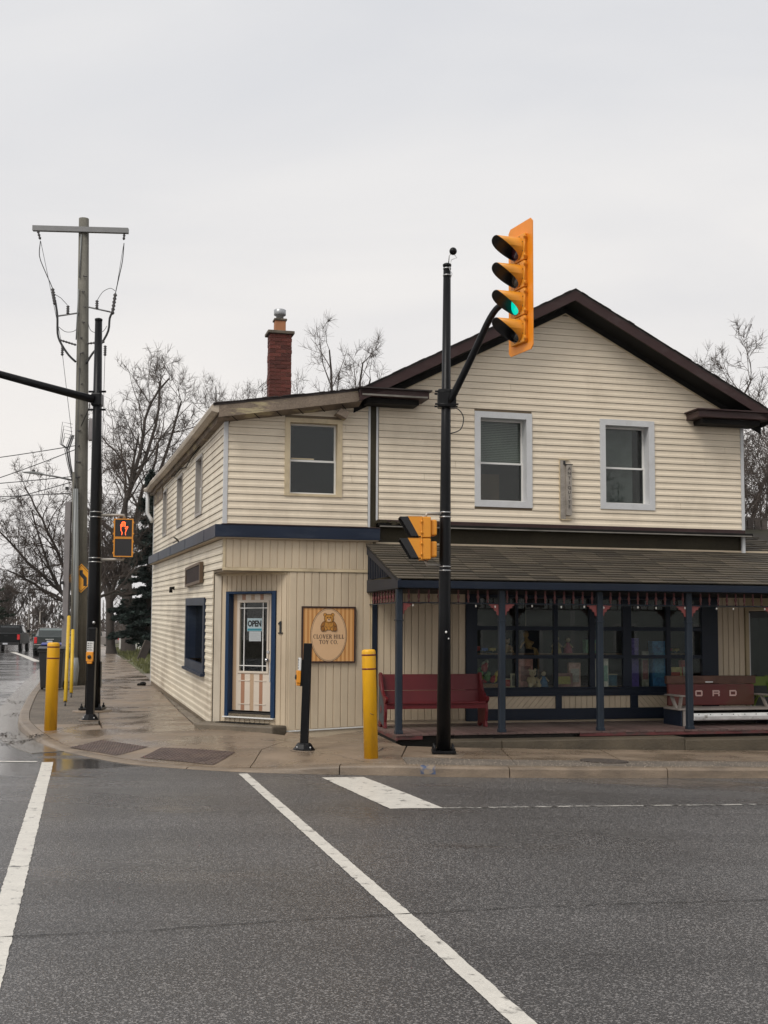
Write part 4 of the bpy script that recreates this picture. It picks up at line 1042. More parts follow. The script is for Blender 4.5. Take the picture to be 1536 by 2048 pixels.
def lay(row, t, parent):
    l = row * EXP; s = RS0 + l * math.cos(ang); z = rz_(s) + 0.0 + rnd.uniform(0, .003)
    link('shingle', sm[0] if rnd.random() < .75 else sm[1], parent, loc=(t, s + rnd.uniform(-.004, .004), z), rot=(ang + rnd.uniform(-.006, .006), 0, rnd.uniform(-.006, .006)))
def lay_rest(row, t):
    l = row * EXP; s = RS0 + l * math.cos(ang); z = rz_(s); c, d = math.cos(ang), math.sin(ang); w = SW / 2 - .004
    v = [(t - w, s, z), (t + w, s, z), (t + w, s + .19 * c, z + .19 * d), (t - w, s + .19 * c, z + .19 * d)]
    rest.add(v + [(x, y, q - .011) for x, y, q in v], [(0, 1, 2, 3), (0, 4, 5, 1), (1, 5, 6, 2), (3, 7, 4, 0)])
annex = MB().prism([(9.38, 0.0, rz_(0) - .02), (9.38, 1.95, rz_(1.95) - .02), (9.38, 1.95, rz_(1.95) - .05), (9.38, 0.0, rz_(0) - .05)], (PT1 - 9.38, 0, 0)).build('annex_roof', m_darkin, shop)
for row in range(nr):
    off = (row % 2) * 0.5 * SW + (row % 3) * 0.06
    t = PT0 - 0.02 + SW / 2 - off * 0.5 + (SW * 0.25 if row % 2 else 0)
    t = max(t, PT0 + SW / 2 - 0.03)
    while t < PT1:
        (lay(row, t, proof) if t < 10.1 else lay_rest(row, t)); t += SW
for row in range(nr, nr + 14):
    t = 9.40 + SW / 2 + (row % 2) * 0.12
    while t < PT1:
        (lay(row, t, annex) if t < 10.2 else lay_rest(row, t)); t += SW
rest.build('shingle_field', m_shing, proof, kind='stuff')
m_fence = mat('weathered parapet boards', (0.085, 0.070, 0.060), rough=0.8, var=0.35, vs_=6, rand=0.3, fine=0.3, fs=30)
par = bx(9.36, PT1, 1.97, 2.03, 4.07, 4.12).build('parapet_rail', m_fence, shop)
k = 0
while 9.40 + k * 0.155 < PT1:
    t = 9.40 + k * 0.155; bx(t, t + 0.125, 1.955, 1.99, 3.80, 4.07).build('parapet_board', m_fence, par); k += 1
mb = MB(); mb.box(PT0 - 0.03, PT1, RS0 - 0.005, RS0 + .05, 2.465, 2.575); mb.build('porch_fascia', m_navy, shop, 0.006)
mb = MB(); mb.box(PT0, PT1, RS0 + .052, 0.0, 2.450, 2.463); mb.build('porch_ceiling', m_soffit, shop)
# gable end of the porch
T0 = PT0 - 0.005
mb = MB()
mb.prism([(T0, RS0, 2.465), (T0, 0.0, 2.465), (T0, 0.0, 2.66), (T0, RS0, 2.60)], (0.03, 0, 0))
mb.prism([(T0 - .004, RS0 - .01, rz_(RS0) - .005), (T0 - .004, RS0 - .01, rz_(RS0) - .11), (T0 - .004, -0.0, rz_(0) - .17), (T0 - .004, 0.0, rz_(0) - .005)], (0.034, 0, 0))
pge = mb.build('porch_gable_end', m_navy, shop)
for k in range(13):
    s = -1.45 + 0.112 * k; z1 = rz_(s) - 0.10
    if z1 > 2.68: bx(T0 + .004, T0 + .026, s, s + 0.045, 2.66, z1).build('slat', m_navy, pge)
bx(T0 + 0.10, T0 + 0.11, RS0 + 0.1, 0, 2.46, 2.60).build('gable_lining', m_darkin, pge)
# posts with collars, capitals and red brackets
m_post = mat('slate blue post paint', (0.017, 0.025, 0.037), spec=0.3, rough=0.45, var=0.15, vs_=3, fine=0.08, fs=50, dirt=(0.02, 0.022, 0.026), dscale=(6, 6, 1.5), damt=0.5)
m_redp = mat('brick red ornament paint', (0.26, 0.060, 0.055), rough=0.5, var=0.2, vs_=8, dirt=(0.1, 0.04, 0.04), dscale=(8, 8, 8), damt=0.5)
def bracket(parent, t, s, sgn):
    pts = [(0, 0), (0.15, 0), (0.15, -0.02), (0.12, -0.03), (0.115, -0.06), (0.075, -0.065), (0.065, -0.10), (0.03, -0.115), (0.024, -0.16), (0, -0.175)]
    MB().prism([(t + sgn * (0.052 + x), s - 0.012, 2.245 + z) for x, z in (pts if sgn > 0 else pts[::-1])], (0, 0.024, 0)).build('bracket', m_redp, parent)
posts_t = [2.42, 4.05, 5.675, 7.215, 8.77, 10.33, 11.9]
PSs = PS + 0.06
for pt in posts_t:
    mb = MB(); a = 0.05; c = 0.014
    poly = [(-a, -a + c), (-a + c, -a), (a - c, -a), (a, -a + c), (a, a - c), (a - c, a), (-a + c, a), (-a, a - c)]
    mb.prism([(pt + x, PSs + y, DZ) for x, y in poly], (0, 0, 2.452 - DZ))
    po = mb.build('porch_post', m_post, shop)
    bx(pt - .06, pt + .06, PSs - .06, PSs + .06, 1.975, 1.995).build('collar', m_post, po, 0.004)
    bx(pt - .056, pt + .056, PSs - .056, PSs + .056, DZ + .001, DZ + .05).build('base_block', m_post, po, 0.004)
    for sgn in ((1,) if pt < 2.5 else (-1, 1)): bracket(po, pt, PSs, sgn)
# turned spindle frieze
m_spin = mat('dark red spindle paint', (0.12, 0.032, 0.030), rough=0.5, var=0.2, vs_=10)
frieze = bx(PT0 + .02, PT1, PSs - .012, PSs + .012, 2.246, 2.262).build('frieze_rail', m_post, shop)
mb = MB(); mb.box(PT0 + .04, PT0 + .064, PSs, -0.02, 2.246, 2.262); mb.build('frieze_rail', m_post, shop)
spm = MB().lathe([(0.010, 0), (0.016, 0.005), (0.016, 0.02), (0.008, 0.03), (0.022, 0.075), (0.024, 0.095), (0.009, 0.135), (0.018, 0.15), (0.018, 0.165), (0.010, 0.18), (0.024, 0.19)], n=8).mesh('spindle', m_spin)
t = 2.57
while t < 10.0:
    if min(abs(t - p) for p in posts_t) > 0.07: link('spindle', spm, frieze, loc=(t, PSs, 2.262))
    t += 0.157
for k in range(9): link('spindle', spm, frieze, loc=(PT0 + .052, PSs + 0.15 + 0.18 * k, 2.262))

# wall behind the porch
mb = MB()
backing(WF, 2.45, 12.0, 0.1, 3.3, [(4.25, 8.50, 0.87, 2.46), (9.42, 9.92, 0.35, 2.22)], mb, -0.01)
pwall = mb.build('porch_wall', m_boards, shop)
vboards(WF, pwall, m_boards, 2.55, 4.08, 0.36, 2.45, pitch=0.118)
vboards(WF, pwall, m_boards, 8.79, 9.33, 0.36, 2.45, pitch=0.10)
mb = MB(); WF.box(mb, 2.458, 2.545, -0.01, 0.03, 0.32, 2.45); mb.build('corner_post', m_navy, pwall)
m_tan = mat('tan plastered wall', (0.36, 0.285, 0.17), rough=0.6, var=0.12, vs_=1.5)
mb = MB(); WF.box(mb, 9.93, 12.0, -0.009, 0.012, 0.3, 2.45); WF.box(mb, 9.345, 9.415, -0.009, 0.03, 0.3, 2.45); WF.box(mb, 9.42, 9.925, -0.009, 0.012, 2.235, 2.45); mb.build('annex_wall', m_tan, pwall)
# annex door, seen at the picture's edge
mb = MB(); WF.box(mb, 9.42, 9.47, -0.06, -0.02, 0.33, 2.21); WF.box(mb, 9.86, 9.915, -0.06, -0.02, 0.33, 2.21); WF.box(mb, 9.47, 9.86, -0.06, -0.02, 2.10, 2.21); WF.box(mb, 9.47, 9.86, -0.06, -0.02, 0.33, 0.95)
ad = mb.build('annex_door', mat('black door paint', (0.012, 0.012, 0.013), rough=0.35), pwall, 0.004)
mb = MB(); WF.box(mb, 9.425, 9.447, -0.019, 0.01, 0.33, 2.18); mb.build('door_edge', m_trimw, ad)
mb = MB(); WF.box(mb, 9.47, 9.86, -0.045, -0.04, 0.95, 2.10); mb.build('pane', m_glass2, ad)
mb = MB(); WF.box(mb, 9.40, 9.93, -0.5, -0.49, 0.2, 2.4); WF.box(mb, 9.39, 9.40, -0.5, -0.07, 0.2, 2.4); WF.box(mb, 9.93, 9.94, -0.5, -0.07, 0.2, 2.4); WF.box(mb, 9.40, 9.93, -0.5, -0.07, 2.4, 2.41); WF.box(mb, 9.40, 9.93, -0.5, -0.07, 0.19, 0.2); mb.build('dark_room', m_darkin, ad)

# display window: frame, mullions, panes
mb = MB()
WF.box(mb, 4.085, 4.278, -0.02, 0.05, 0.33, 2.452); WF.box(mb, 8.465, 8.785, -0.02, 0.05, 0.33, 2.452)
WF.box(mb, 4.279, 8.464, -0.02, 0.049, 2.40, 2.451); WF.box(mb, 4.279, 8.464, -0.02, 0.052, 0.775, 0.885); WF.box(mb, 4.279, 8.464, -0.02, 0.046, 0.735, 0.774)
WF.box(mb, 4.279, 8.464, -0.02, 0.049, 0.335, 0.525)
disp = mb.build('display_window', m_navy, pwall, 0.004)
mb = MB(); WF.box(mb, 4.23, 8.52, 0.053, 0.09, 0.862, 0.884); mb.build('sill', m_navy, disp, 0.004)
cols = [4.279, 4.995, 5.70, 6.37, 7.03, 7.82, 8.464]; wid = [0, 0.04, 0.075, 0.10, 0.16, 0.08, 0]
zb = [0.886, 1.40, 1.885, 2.40]
for i in range(1, 6):
    mb = MB(); WF.box(mb, cols[i] - wid[i] / 2, cols[i] + wid[i] / 2, -0.02, 0.042, 0.886, 2.399); mb.build('mullion', m_navy, disp, 0.004)
for z, hgt in ((1.40, 0.06), (1.885, 0.07)):
    for i in range(6):
        mb = MB(); WF.box(mb, cols[i] + wid[i] / 2 + .0005, cols[i + 1] - wid[i + 1] / 2 - .0005, -0.018, 0.036, z - hgt / 2, z + hgt / 2); mb.build('glazing_bar', m_navy, disp, 0.003)
hz = [0, 0.03, 0.035, 0]
for i in range(6):
    for j in range(3):
        mb = MB(); WF.box(mb, cols[i] + wid[i] / 2, cols[i + 1] - wid[i + 1] / 2, 0.0, 0.005, zb[j] + hz[j], zb[j + 1] - hz[j + 1]); mb.build('pane', m_glass2, disp)
# boarded panels below the glass
def clip(poly, a0, a1, z0, z1):
    for ax, lim_, sg in ((0, a0, 1), (0, a1, -1), (1, z0, 1), (1, z1, -1)):
        out = []
        for i in range(len(poly)):
            p, q = poly[i - 1], poly[i]; dp, dq = (p[ax] - lim_) * sg, (q[ax] - lim_) * sg
            if (dp >= 0) != (dq >= 0):
                f = dp / (dp - dq); out.append((p[0] + (q[0] - p[0]) * f, p[1] + (q[1] - p[1]) * f))
            if dq >= 0: out.append(q)
        poly = out
        if len(poly) < 3: return []
    return poly
def panel(a0, a1, z0, z1, slant):
    mb = MB(); WF.box(mb, a0, a1, -0.015, 0.004, z0, z1); po = mb.build('apron_panel', m_back, disp)
    p = 0.105; h = (z1 - z0); a = a0 - 1
    while a < a1 + 1:
        poly = clip([(a + .004, z0 - .01), (a + p - .004, z0 - .01), (a + p - .004 + slant * h, z1 + .01), (a + .004 + slant * h, z1 + .01)], a0, a1, z0, z1)
        if len(poly) >= 3: MB().prism([WF.P(x, 0.004, z) for x, z in poly], WF.n * 0.014).build('panel_slat', m_boards, po)
        a += p
panel(4.279, 5.69, 0.526, 0.734, 1.0); panel(5.80, 7.08, 0.526, 0.734, 0.0); panel(7.22, 8.464, 0.526, 0.734, -1.0)
for a0, a1 in ((5.69, 5.80), (7.08, 7.22)):
    mb = MB(); WF.box(mb, a0, a1, -0.02, 0.044, 0.5255, 0.7345); mb.build('panel_divider', m_navy, disp)
# display space behind the glass
m_shelf = mat('display shelf wood', (0.22, 0.12, 0.055), rough=0.6, var=0.2)
mb = MB(); mb.box(4.2, 8.55, 0.03, 0.75, 0.84, 0.872); mb.build('display_shelf', m_shelf, disp)
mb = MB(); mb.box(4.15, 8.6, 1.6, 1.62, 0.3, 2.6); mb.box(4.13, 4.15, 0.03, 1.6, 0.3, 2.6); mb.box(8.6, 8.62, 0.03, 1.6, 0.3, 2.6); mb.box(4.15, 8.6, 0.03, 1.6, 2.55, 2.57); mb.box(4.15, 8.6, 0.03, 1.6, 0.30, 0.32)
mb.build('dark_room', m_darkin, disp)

# ---- things in the display (each its own thing)
SH = 0.873
def onshelf(name, t, s, label, cat, rz_=0.0, z=SH, group='toys in the display window'): return thing(name, W(t, s, z), label, cat, TH + rz_, group)
m_plush = mat('honey plush', (0.42, 0.25, 0.11), rough=0.9, var=0.15, bump=0.6, bs=120)
m_plush2 = mat('cream plush', (0.55, 0.42, 0.26), rough=0.9, var=0.15, bump=0.6, bs=120)
m_black = mat('black plastic', (0.010, 0.010, 0.011), rough=0.4, var=0.1)
def teddy(t, s, k, label, mm, rz_=0):
    o = onshelf('teddy_bear', t, s, label, 'teddy bear', rz_)
    b = MB(); b.ball((0, 0, 0.10 * k), (0.075 * k, 0.065 * k, 0.095 * k)); b.build('body', mm, o)
    b = MB(); b.ball((0, -0.01 * k, 0.245 * k), (0.066 * k, 0.06 * k, 0.06 * k)); b.ball((0, -0.062 * k, 0.235 * k), (0.028 * k, 0.024 * k, 0.022 * k)); h = b.build('head', mm, o)
    for sg in (-1, 1):
        b = MB(); b.ball((sg * 0.05 * k, 0, 0.30 * k), (0.025 * k, 0.012 * k, 0.025 * k)); b.build('ear', mm, h)
        b = MB(); b.ball((sg * 0.022 * k, -0.065 * k, 0.26 * k), 0.007 * k, 8); b.build('eye', m_black, h)
        b = MB(); b.tube([(sg * 0.06 * k, 0, 0.16 * k), (sg * 0.10 * k, -0.04 * k, 0.11 * k), (sg * 0.085 * k, -0.08 * k, 0.08 * k)], [0.03 * k, 0.028 * k, 0.024 * k], 8); b.build('arm', mm, o)
        b = MB(); b.tube([(sg * 0.05 * k, -0.02 * k, 0.035 * k), (sg * 0.075 * k, -0.10 * k, 0.035 * k), (sg * 0.08 * k, -0.13 * k, 0.045 * k)], [0.038 * k, 0.034 * k, 0.036 * k], 8); b.build('leg', mm, o)
    b = MB(); b.ball((0, -0.085 * k, 0.243 * k), 0.008 * k, 8); b.build('nose', m_black, h)
teddy(5.36, 0.20, 1.0, 'cream teddy bear sitting behind the shop window glass by a pink box', m_plush2)
def carton(name, t, s, w, d, h, col, label, rz_=0, band=None, cat='box', lean=0.0):
    o = onshelf(name, t, s, label, cat, rz_)
    if lean: o.rotation_euler[0] = lean
    m1 = mat('print ' + label, [min(.9, c * 1.5) for c in col], rough=0.45, var=0.35, vs_=18)
    bx(-w / 2, w / 2, -d / 2, d / 2, 0, h * 0.86).build('box_body', m1, o, 0.003)
    bx(-w / 2 - .002, w / 2 + .002, -d / 2 - .002, d / 2 + .002, h * 0.861, h).build('lid', m1, o, 0.003)
    if band:
        m2 = mat('band ' + label, band, rough=0.5, var=0.3, vs_=25)
        bx(-w * .36, w * .36, -d / 2 - .005, -d / 2 - .0025, h * 0.2, h * 0.75).build('printed_panel', m2, o)
carton('toy_box', 5.30, 0.45, 0.26, 0.18, 0.48, (0.42, 0.20, 0.17), 'dull pink toy box standing behind the cream teddy bear', band=(0.30, 0.14, 0.12))
carton('game_box', 5.93, 0.20, 0.34, 0.07, 0.24, (0.14, 0.05, 0.04), 'low dark game box with a coloured round picture', band=(0.34, 0.28, 0.06), lean=-0.15)
carton('puzzle_box', 6.18, 0.32, 0.22, 0.08, 0.42, (0.36, 0.22, 0.19), 'upright pinkish puzzle box beside the low game box', band=(0.42, 0.38, 0.34))
carton('book', 6.56, 0.22, 0.11, 0.16, 0.50, (0.55, 0.45, 0.40), 'tall pale book with pink spine, left of the pair', band=(0.5, 0.16, 0.16), cat='book')
carton('book', 6.70, 0.22, 0.10, 0.16, 0.50, (0.50, 0.46, 0.42), 'tall pale book with green foot, right of the pair', band=(0.25, 0.40, 0.33), cat='book')
carton('doll_box', 7.26, 0.30, 0.22, 0.16, 0.85, (0.085, 0.055, 0.23), 'tall purple box standing in the shop window', band=(0.12, 0.08, 0.33))
carton('doll_box', 7.52, 0.34, 0.14, 0.14, 0.62, (0.20, 0.19, 0.16), 'narrow grey box squeezed between purple and blue boxes', band=(0.28, 0.12, 0.12))
carton('doll_box', 7.76, 0.28, 0.26, 0.16, 0.80, (0.030, 0.12, 0.26), 'tall bright blue box standing in the shop window', band=(0.06, 0.22, 0.38))
# upper tier of the display and more stock
mb = MB(); mb.box(4.2, 8.55, 0.50, 0.80, 1.43, 1.45); mb.build('upper_shelf', m_shelf, disp)
for x in (4.25, 5.7, 7.03, 8.5):
    mb = MB(); mb.box(x - .015, x + .015, 0.77, 0.80, 0.873, 1.43); mb.build('shelf_upright', m_shelf, disp)
def toy_train(t, s, z, label, cols):
    o = onshelf('toy_train', t, s, label, 'toy train', 0.1, z)
    for i, c in enumerate(cols):
        x = i * 0.15; bx(x, x + 0.12, -0.04, 0.04, 0.03, 0.09 + 0.03 * (i == 0)).build('wagon', mat('toy ' + label[:10] + str(i), c, rough=0.4), o, 0.006)
        for wx in (0.025, 0.095): MB().tube([(x + wx, -0.045, 0.025), (x + wx, 0.045, 0.025)], 0.024, 10).build('wheel', m_black, o)
    MB().tube([(0.03, 0, 0.12), (0.03, 0, 0.17)], [0.015, 0.02], 8).build('chimney', m_black, o)
def drum(t, s, z, r, h, c, label):
    o = onshelf('toy_drum', t, s, label, 'toy drum', 0, z)
    MB().lathe([(r, 0.015), (r, h - .015)], n=18).build('shell', mat('drum ' + label[:8], c, rough=0.4), o)
    for q0 in (0, h - .016): MB().lathe([(r + .006, q0), (r + .006, q0 + .016)], n=18).build('hoop', m_trimc, o)
def doll(t, s, z, k, dress, label):
    o = onshelf('rag_doll', t, s, label, 'doll', 0, z)
    MB().lathe([(0.085 * k, 0), (0.07 * k, 0.08 * k), (0.035 * k, 0.17 * k), (0.03 * k, 0.19 * k)], n=12).build('dress', mat('dress ' + label, dress, rough=0.8), o)
    b = MB(); b.ball((0, 0, 0.235 * k), 0.045 * k); hd = b.build('head', m_plush2, o)
    b = MB(); b.ball((0, 0.012 * k, 0.25 * k), (0.05 * k, 0.045 * k, 0.045 * k)); b.build('hair', m_boxin, hd)
    for sg_ in (-1, 1): MB().tube([(sg_ * .03 * k, 0, .17 * k), (sg_ * .09 * k, -.02 * k, .10 * k)], .014 * k, 6).build('arm', m_plush2, o)
UZ = 1.451
toy_train(4.42, 0.60, UZ, 'red and blue toy train on the upper shelf, far left', ((0.45, 0.04, 0.03), (0.04, 0.12, 0.4), (0.5, 0.36, 0.05)))
teddy(5.05, 0.62, 0.8, 'small honey teddy bear on the upper display shelf', m_plush)
for ob in bpy.data.objects:
    if ob.get('label') == 'small honey teddy bear on the upper display shelf': ob.location.z = UZ
drum(4.90, 0.26, SH, 0.085, 0.15, (0.42, 0.05, 0.04), 'small red toy drum standing behind the first porch window post')
doll(5.58, 0.24, SH, 1.0, (0.10, 0.20, 0.36), 'rag doll in a blue dress right of the cream teddy bear')
doll(5.98, 0.62, UZ, 1.1, (0.45, 0.32, 0.10), 'rag doll in a mustard dress on the upper shelf')
doll(6.20, 0.62, UZ, 1.0, (0.40, 0.10, 0.14), 'rag doll in a red dress on the upper shelf')
carton('toy_box', 6.68, 0.66, 0.30, 0.14, 0.24, (0.10, 0.22, 0.12), 'green toy box lying on the upper shelf behind a post', band=(0.5, 0.45, 0.2))
for ob in bpy.data.objects:
    if ob.get('label') == 'green toy box lying on the upper shelf behind a post': ob.location.z = UZ
drum(6.90, 0.34, SH, 0.10, 0.22, (0.08, 0.20, 0.30), 'blue toy drum left of the tall purple box')
carton('puzzle_box', 8.06, 0.24, 0.28, 0.08, 0.34, (0.34, 0.26, 0.10), 'mustard puzzle box right of the tall blue box', band=(0.45, 0.10, 0.08))
carton('puzzle_box', 8.32, 0.30, 0.20, 0.10, 0.46, (0.30, 0.07, 0.06), 'red puzzle box at the right end of the display', band=(0.5, 0.45, 0.4))
toy_train(7.95, 0.60, UZ, 'green toy train on the upper shelf, far right', ((0.05, 0.22, 0.08), (0.45, 0.06, 0.04), (0.45, 0.32, 0.05)))
# picture frame
o = onshelf('picture_frame', 5.02, 0.16, 'small upright framed photograph behind the porch post in the shop window', 'picture frame')
bx(-0.075, 0.075, -0.012, 0.012, 0, 0.24).build('frame', mat('pale frame', (0.42, 0.36, 0.24), rough=0.5), o, 0.003)
bx(-0.055, 0.055, -0.0145, -0.0125, 0.03, 0.21).build('print', mat('faded photograph', (0.12, 0.11, 0.09), rough=0.5, var=0.6, vs_=30), o)
# soft toys heaped on a tray by the left end
o = onshelf('toy_basket', 4.58, 0.20, 'basket of yellow, red and green soft toys at the window\'s left end', 'basket')
bx(-0.24, 0.24, -0.12, 0.12, 0, 0.07).build('tray', m_shelf, o, 0.01)
for k in range(13):
    cc = [(0.55, 0.38, 0.03), (0.40, 0.03, 0.03), (0.08, 0.22, 0.05), (0.015, 0.015, 0.016), (0.5, 0.42, 0.3)][k % 5]
    b = MB(); x, y, z, r = rnd.uniform(-.2, .2), rnd.uniform(-.08, .05), 0.09 + 0.3 * rnd.random(), rnd.uniform(0.035, 0.07); b.ball((x, y, z), (r, r * .8, r * 1.1)); b.ball((x + r * .4, y - .02, z + r), r * .55)
    b.build('soft_toy', mat('plush %d' % (k % 5), cc, rough=0.9, var=0.15, bump=0.5, bs=100), o)
# jointed wooden puppet hanging
o = onshelf('puppet', 5.30, 0.35, 'yellowish jointed wooden puppet hanging in the shop window', 'puppet', z=1.42)
m_pup = mat('varnished puppet wood', (0.40, 0.24, 0.08), rough=0.5, var=0.2)
b = MB(); b.ball((0, 0, 0.36), (0.055, 0.05, 0.065)); b.build('head', m_pup, o)
b = MB(); b.tube([(0, 0, 0.30), (0.05, 0, 0.20), (0.06, 0, 0.12)], [0.03, 0.06, 0.055], 8); b.build('torso', m_pup, o)
for q in ([(0.06, 0, .13), (0.14, -.04, .12), (0.16, -.04, 0.0)], [(0.06, 0, .13), (0.20, .02, .10), (0.24, .02, -.02)]): b = MB(); b.tube(q, 0.02, 7); b.build('leg', m_pup, o)
for q in ([(0.03, 0, .26), (-0.08, -.04, .2), (-0.12, -.05, .12)], [(0.04, 0, .26), (0.12, -.05, .22), (0.05, -.09, .16)]): b = MB(); b.tube(q, 0.015, 7); b.build('arm', m_pup, o)
b = MB(); b.tube([(0, 0, 0.42), (0, 0, 1.12)], 0.002, 4); b.build('string', m_trimc, o)

# ---- string of small bulbs along the porch rail
o = thing('string_lights', W(2.5, PSs, 2.25), 'string of small pale bulbs strung along the porch spindle rail', 'string lights', TH)
mb = MB(); P_ = [(x * 0.12, -0.03, 0.0 - 0.02 * math.sin(x * 1.1) ** 2) for x in range(0, 58)]; mb.tube(P_, 0.004, 5); mb.build('cable', m_black, o)
mbl = mat('frosted bulb', (0.75, 0.72, 0.66), rough=0.3)
for k in range(15):
    mb = MB(); x = 0.18 + k * 0.45 + rnd.uniform(-.1, .1); mb.ball((x, -0.03, -0.03 - rnd.uniform(0, .02)), (0.013, 0.013, 0.02), 8); mb.build('bulb', mbl, o)

# ---- old red pew
m_pew = mat('oxblood pew paint', (0.115, 0.011, 0.014), spec=0.35, rough=0.42, var=0.15, vs_=3, fine=0.06, fs=50, dirt=(0.07, 0.012, 0.014), dscale=(3, 3, 3), damt=0.4)
m_pewend = mat('slate pew end paint', (0.045, 0.058, 0.070), rough=0.5, var=0.15)
pew = thing('pew_bench', W(2.46, -0.62, DZ + .001), 'dark red wooden church pew with scrolled ends standing on the porch', 'bench', TH)
PL = 1.72
endp = [(-0.24, 0), (-0.22, 0.10), (-0.26, 0.28), (-0.25, 0.42), (-0.31, 0.46), (-0.32, 0.50), (-0.28, 0.53), (-0.18, 0.54), (-0.06, 0.62), (0.02, 0.78), (0.06, 0.92), (0.12, 0.93), (0.17, 0.90), (0.16, 0.80), (0.14, 0.60), (0.16, 0.35), (0.14, 0.12), (0.17, 0.0), (0.05, 0.0), (0.0, 0.06), (-0.08, 0.06), (-0.12, 0.0)]
for x in (0.0, PL - 0.045):
    e = MB().prism([(x, y, z * 0.93) for y, z in endp], (0.045, 0, 0)).build('bench_end', m_pew, pew, 0.008)
    if x == 0.0:
        MB().prism([(x - 0.004, y * .80 + .0, z * 0.93 * .86 + .03) for y, z in endp[:1] + endp[2:4] + endp[7:9] + endp[13:17]], (0.0035, 0, 0)).build('painted_side', m_pewend, e)
        MB().prism([(x - 0.008, -0.03, 0.22), (x - 0.008, 0.02, 0.29), (x - 0.008, -0.03, 0.36), (x - 0.008, -0.08, 0.29)], (0.0035, 0, 0)).build('diamond', m_pew, e)
mb = MB(); mb.prism([(0.046, -0.27, 0.375), (0.046, 0.08, 0.355), (0.046, 0.08, 0.388), (0.046, -0.27, 0.41)], (PL - 0.092, 0, 0)); mb.build('seat', m_pew, pew, 0.008)
mb = MB(); mb.prism([(0.046, -0.25, 0.30), (0.046, -0.228, 0.30), (0.046, -0.228, 0.374), (0.046, -0.25, 0.374)], (PL - 0.092, 0, 0)); mb.build('apron', m_pew, pew)
for z0, z1, y0, y1 in ((0.39, 0.575, 0.055, 0.085), (0.58, 0.835, 0.087, 0.125)):
    mb = MB(); mb.prism([(0.046, y0, z0), (0.046, y0 + .022, z0), (0.046, y1 + .022, z1), (0.046, y1, z1)], (PL - 0.092, 0, 0)); mb.build('back_board', m_pew, pew, 0.004)

# ---- bench made from an old pickup tailgate
m_tg = mat('faded red tailgate paint', (0.115, 0.020, 0.017), rough=0.45, var=0.12, vs_=2, dirt=(0.10, 0.045, 0.022), dscale=(1.5, 1.5, 2), damt=0.7, dpos=(0.48, 0.62))
m_tgrust = mat('rusty brown rail', (0.095, 0.042, 0.026), rough=0.6, var=0.3, vs_=5)
m_greyw = mat('grey weathered plank', (0.26, 0.23, 0.205), rough=0.7, var=0.2, vs_=3, fine=0.15, fs=40)
m_chrm = mat('scuffed chrome bumper', (0.74, 0.74, 0.72), rough=0.35, var=0.15, vs_=7, metal=0.15, dirt=(0.2, 0.17, 0.13), dscale=(5, 5, 9), damt=0.7, dpos=(0.58, 0.66))
tgb = thing('tailgate_bench', W(7.42, -1.10, DZ + .001), 'bench built from a red pickup tailgate with a chrome bumper front', 'bench', TH)
BL = 1.62
bx(0.0, BL, 0.33, 0.40, 0.30, 0.66).build('tailgate', m_tg, tgb, 0.015)
top = bx(-0.03, BL + 0.03, 0.32, 0.42, 0.665, 0.80).build('tailgate_rail', m_tgrust, tgb, 0.012)
bx(0.68, 0.82, 0.30, 0.3195, 0.685, 0.705).build('latch_handle', m_chrm, top, 0.004)
def bold_letter(ch, cx, cz, h, w, y, st):
    lt = MB()
    def r(x0, x1, z0, z1): lt.box(cx + x0, cx + x1, y - 0.008, y, cz + z0, cz + z1)
    if ch == 'O': r(-w / 2, -w / 2 + st, -h / 2 + st * .5, h / 2 - st * .5); r(w / 2 - st, w / 2, -h / 2 + st * .5, h / 2 - st * .5); r(-w / 2 + st * .5, w / 2 - st * .5, h / 2 - st, h / 2); r(-w / 2 + st * .5, w / 2 - st * .5, -h / 2, -h / 2 + st)
    if ch == 'D': r(-w / 2, -w / 2 + st, -h / 2, h / 2); r(w / 2 - st, w / 2, -h / 2 + st * .7, h / 2 - st * .7); r(-w / 2 + st, w / 2 - st * .6, h / 2 - st, h / 2); r(-w / 2 + st, w / 2 - st * .6, -h / 2, -h / 2 + st)
    if ch == 'R': r(-w / 2, -w / 2 + st, -h / 2, h / 2); r(w / 2 - st, w / 2, 0.0, h / 2 - st * .5); r(-w / 2 + st, w / 2 - st * .5, h / 2 - st, h / 2); r(-w / 2 + st, w / 2 - st * .4, -st * .55, st * .35); r(w / 2 - st * 1.1, w / 2 - st * .1, -h / 2, -st * .55)
    lt.build('letter', mat('white tailgate lettering', (0.62, 0.42, 0.38), rough=0.5, var=0.1), tgb)
for ch, cx in (('O', 0.565), ('R', 0.89), ('D', 1.21)): bold_letter(ch, cx, 0.505, 0.10, 0.135, 0.3305, 0.024)
bx(-0.10, BL + 0.12, -0.22, 0.329, 0.255, 0.285).build('seat', m_greyw, tgb, 0.006)
mb = MB(); mb.prism([(0.14, -0.24, 0.085), (0.14, -0.27, 0.10), (0.14, -0.285, 0.16), (0.14, -0.27, 0.205), (0.14, -0.24, 0.215)], (BL + .05, 0, 0)); bum = mb.build('bumper', m_chrm, tgb, 0.012)
mb = MB()
for k in range(7): mb.tube([(0.22 + 0.21 * k, -0.283, 0.19), (0.22 + 0.21 * k, -0.289, 0.19)], 0.008, 8)
mb.build('bumper_bolt', m_black, bum)
bx(-0.02, 0.02, -0.21, -0.17, 0.0, 0.254).build('leg', m_greyw, tgb); bx(BL - .02, BL + .02, -0.21, -0.17, 0.0, 0.254).build('leg', m_greyw, tgb)
bx(-0.06, -0.035, -0.20, 0.40, 0.0, 0.254).build('side_panel', m_navy, tgb); bx(BL + 0.035, BL + 0.06, -0.20, 0.40, 0.0, 0.254).build('side_panel', m_navy, tgb)
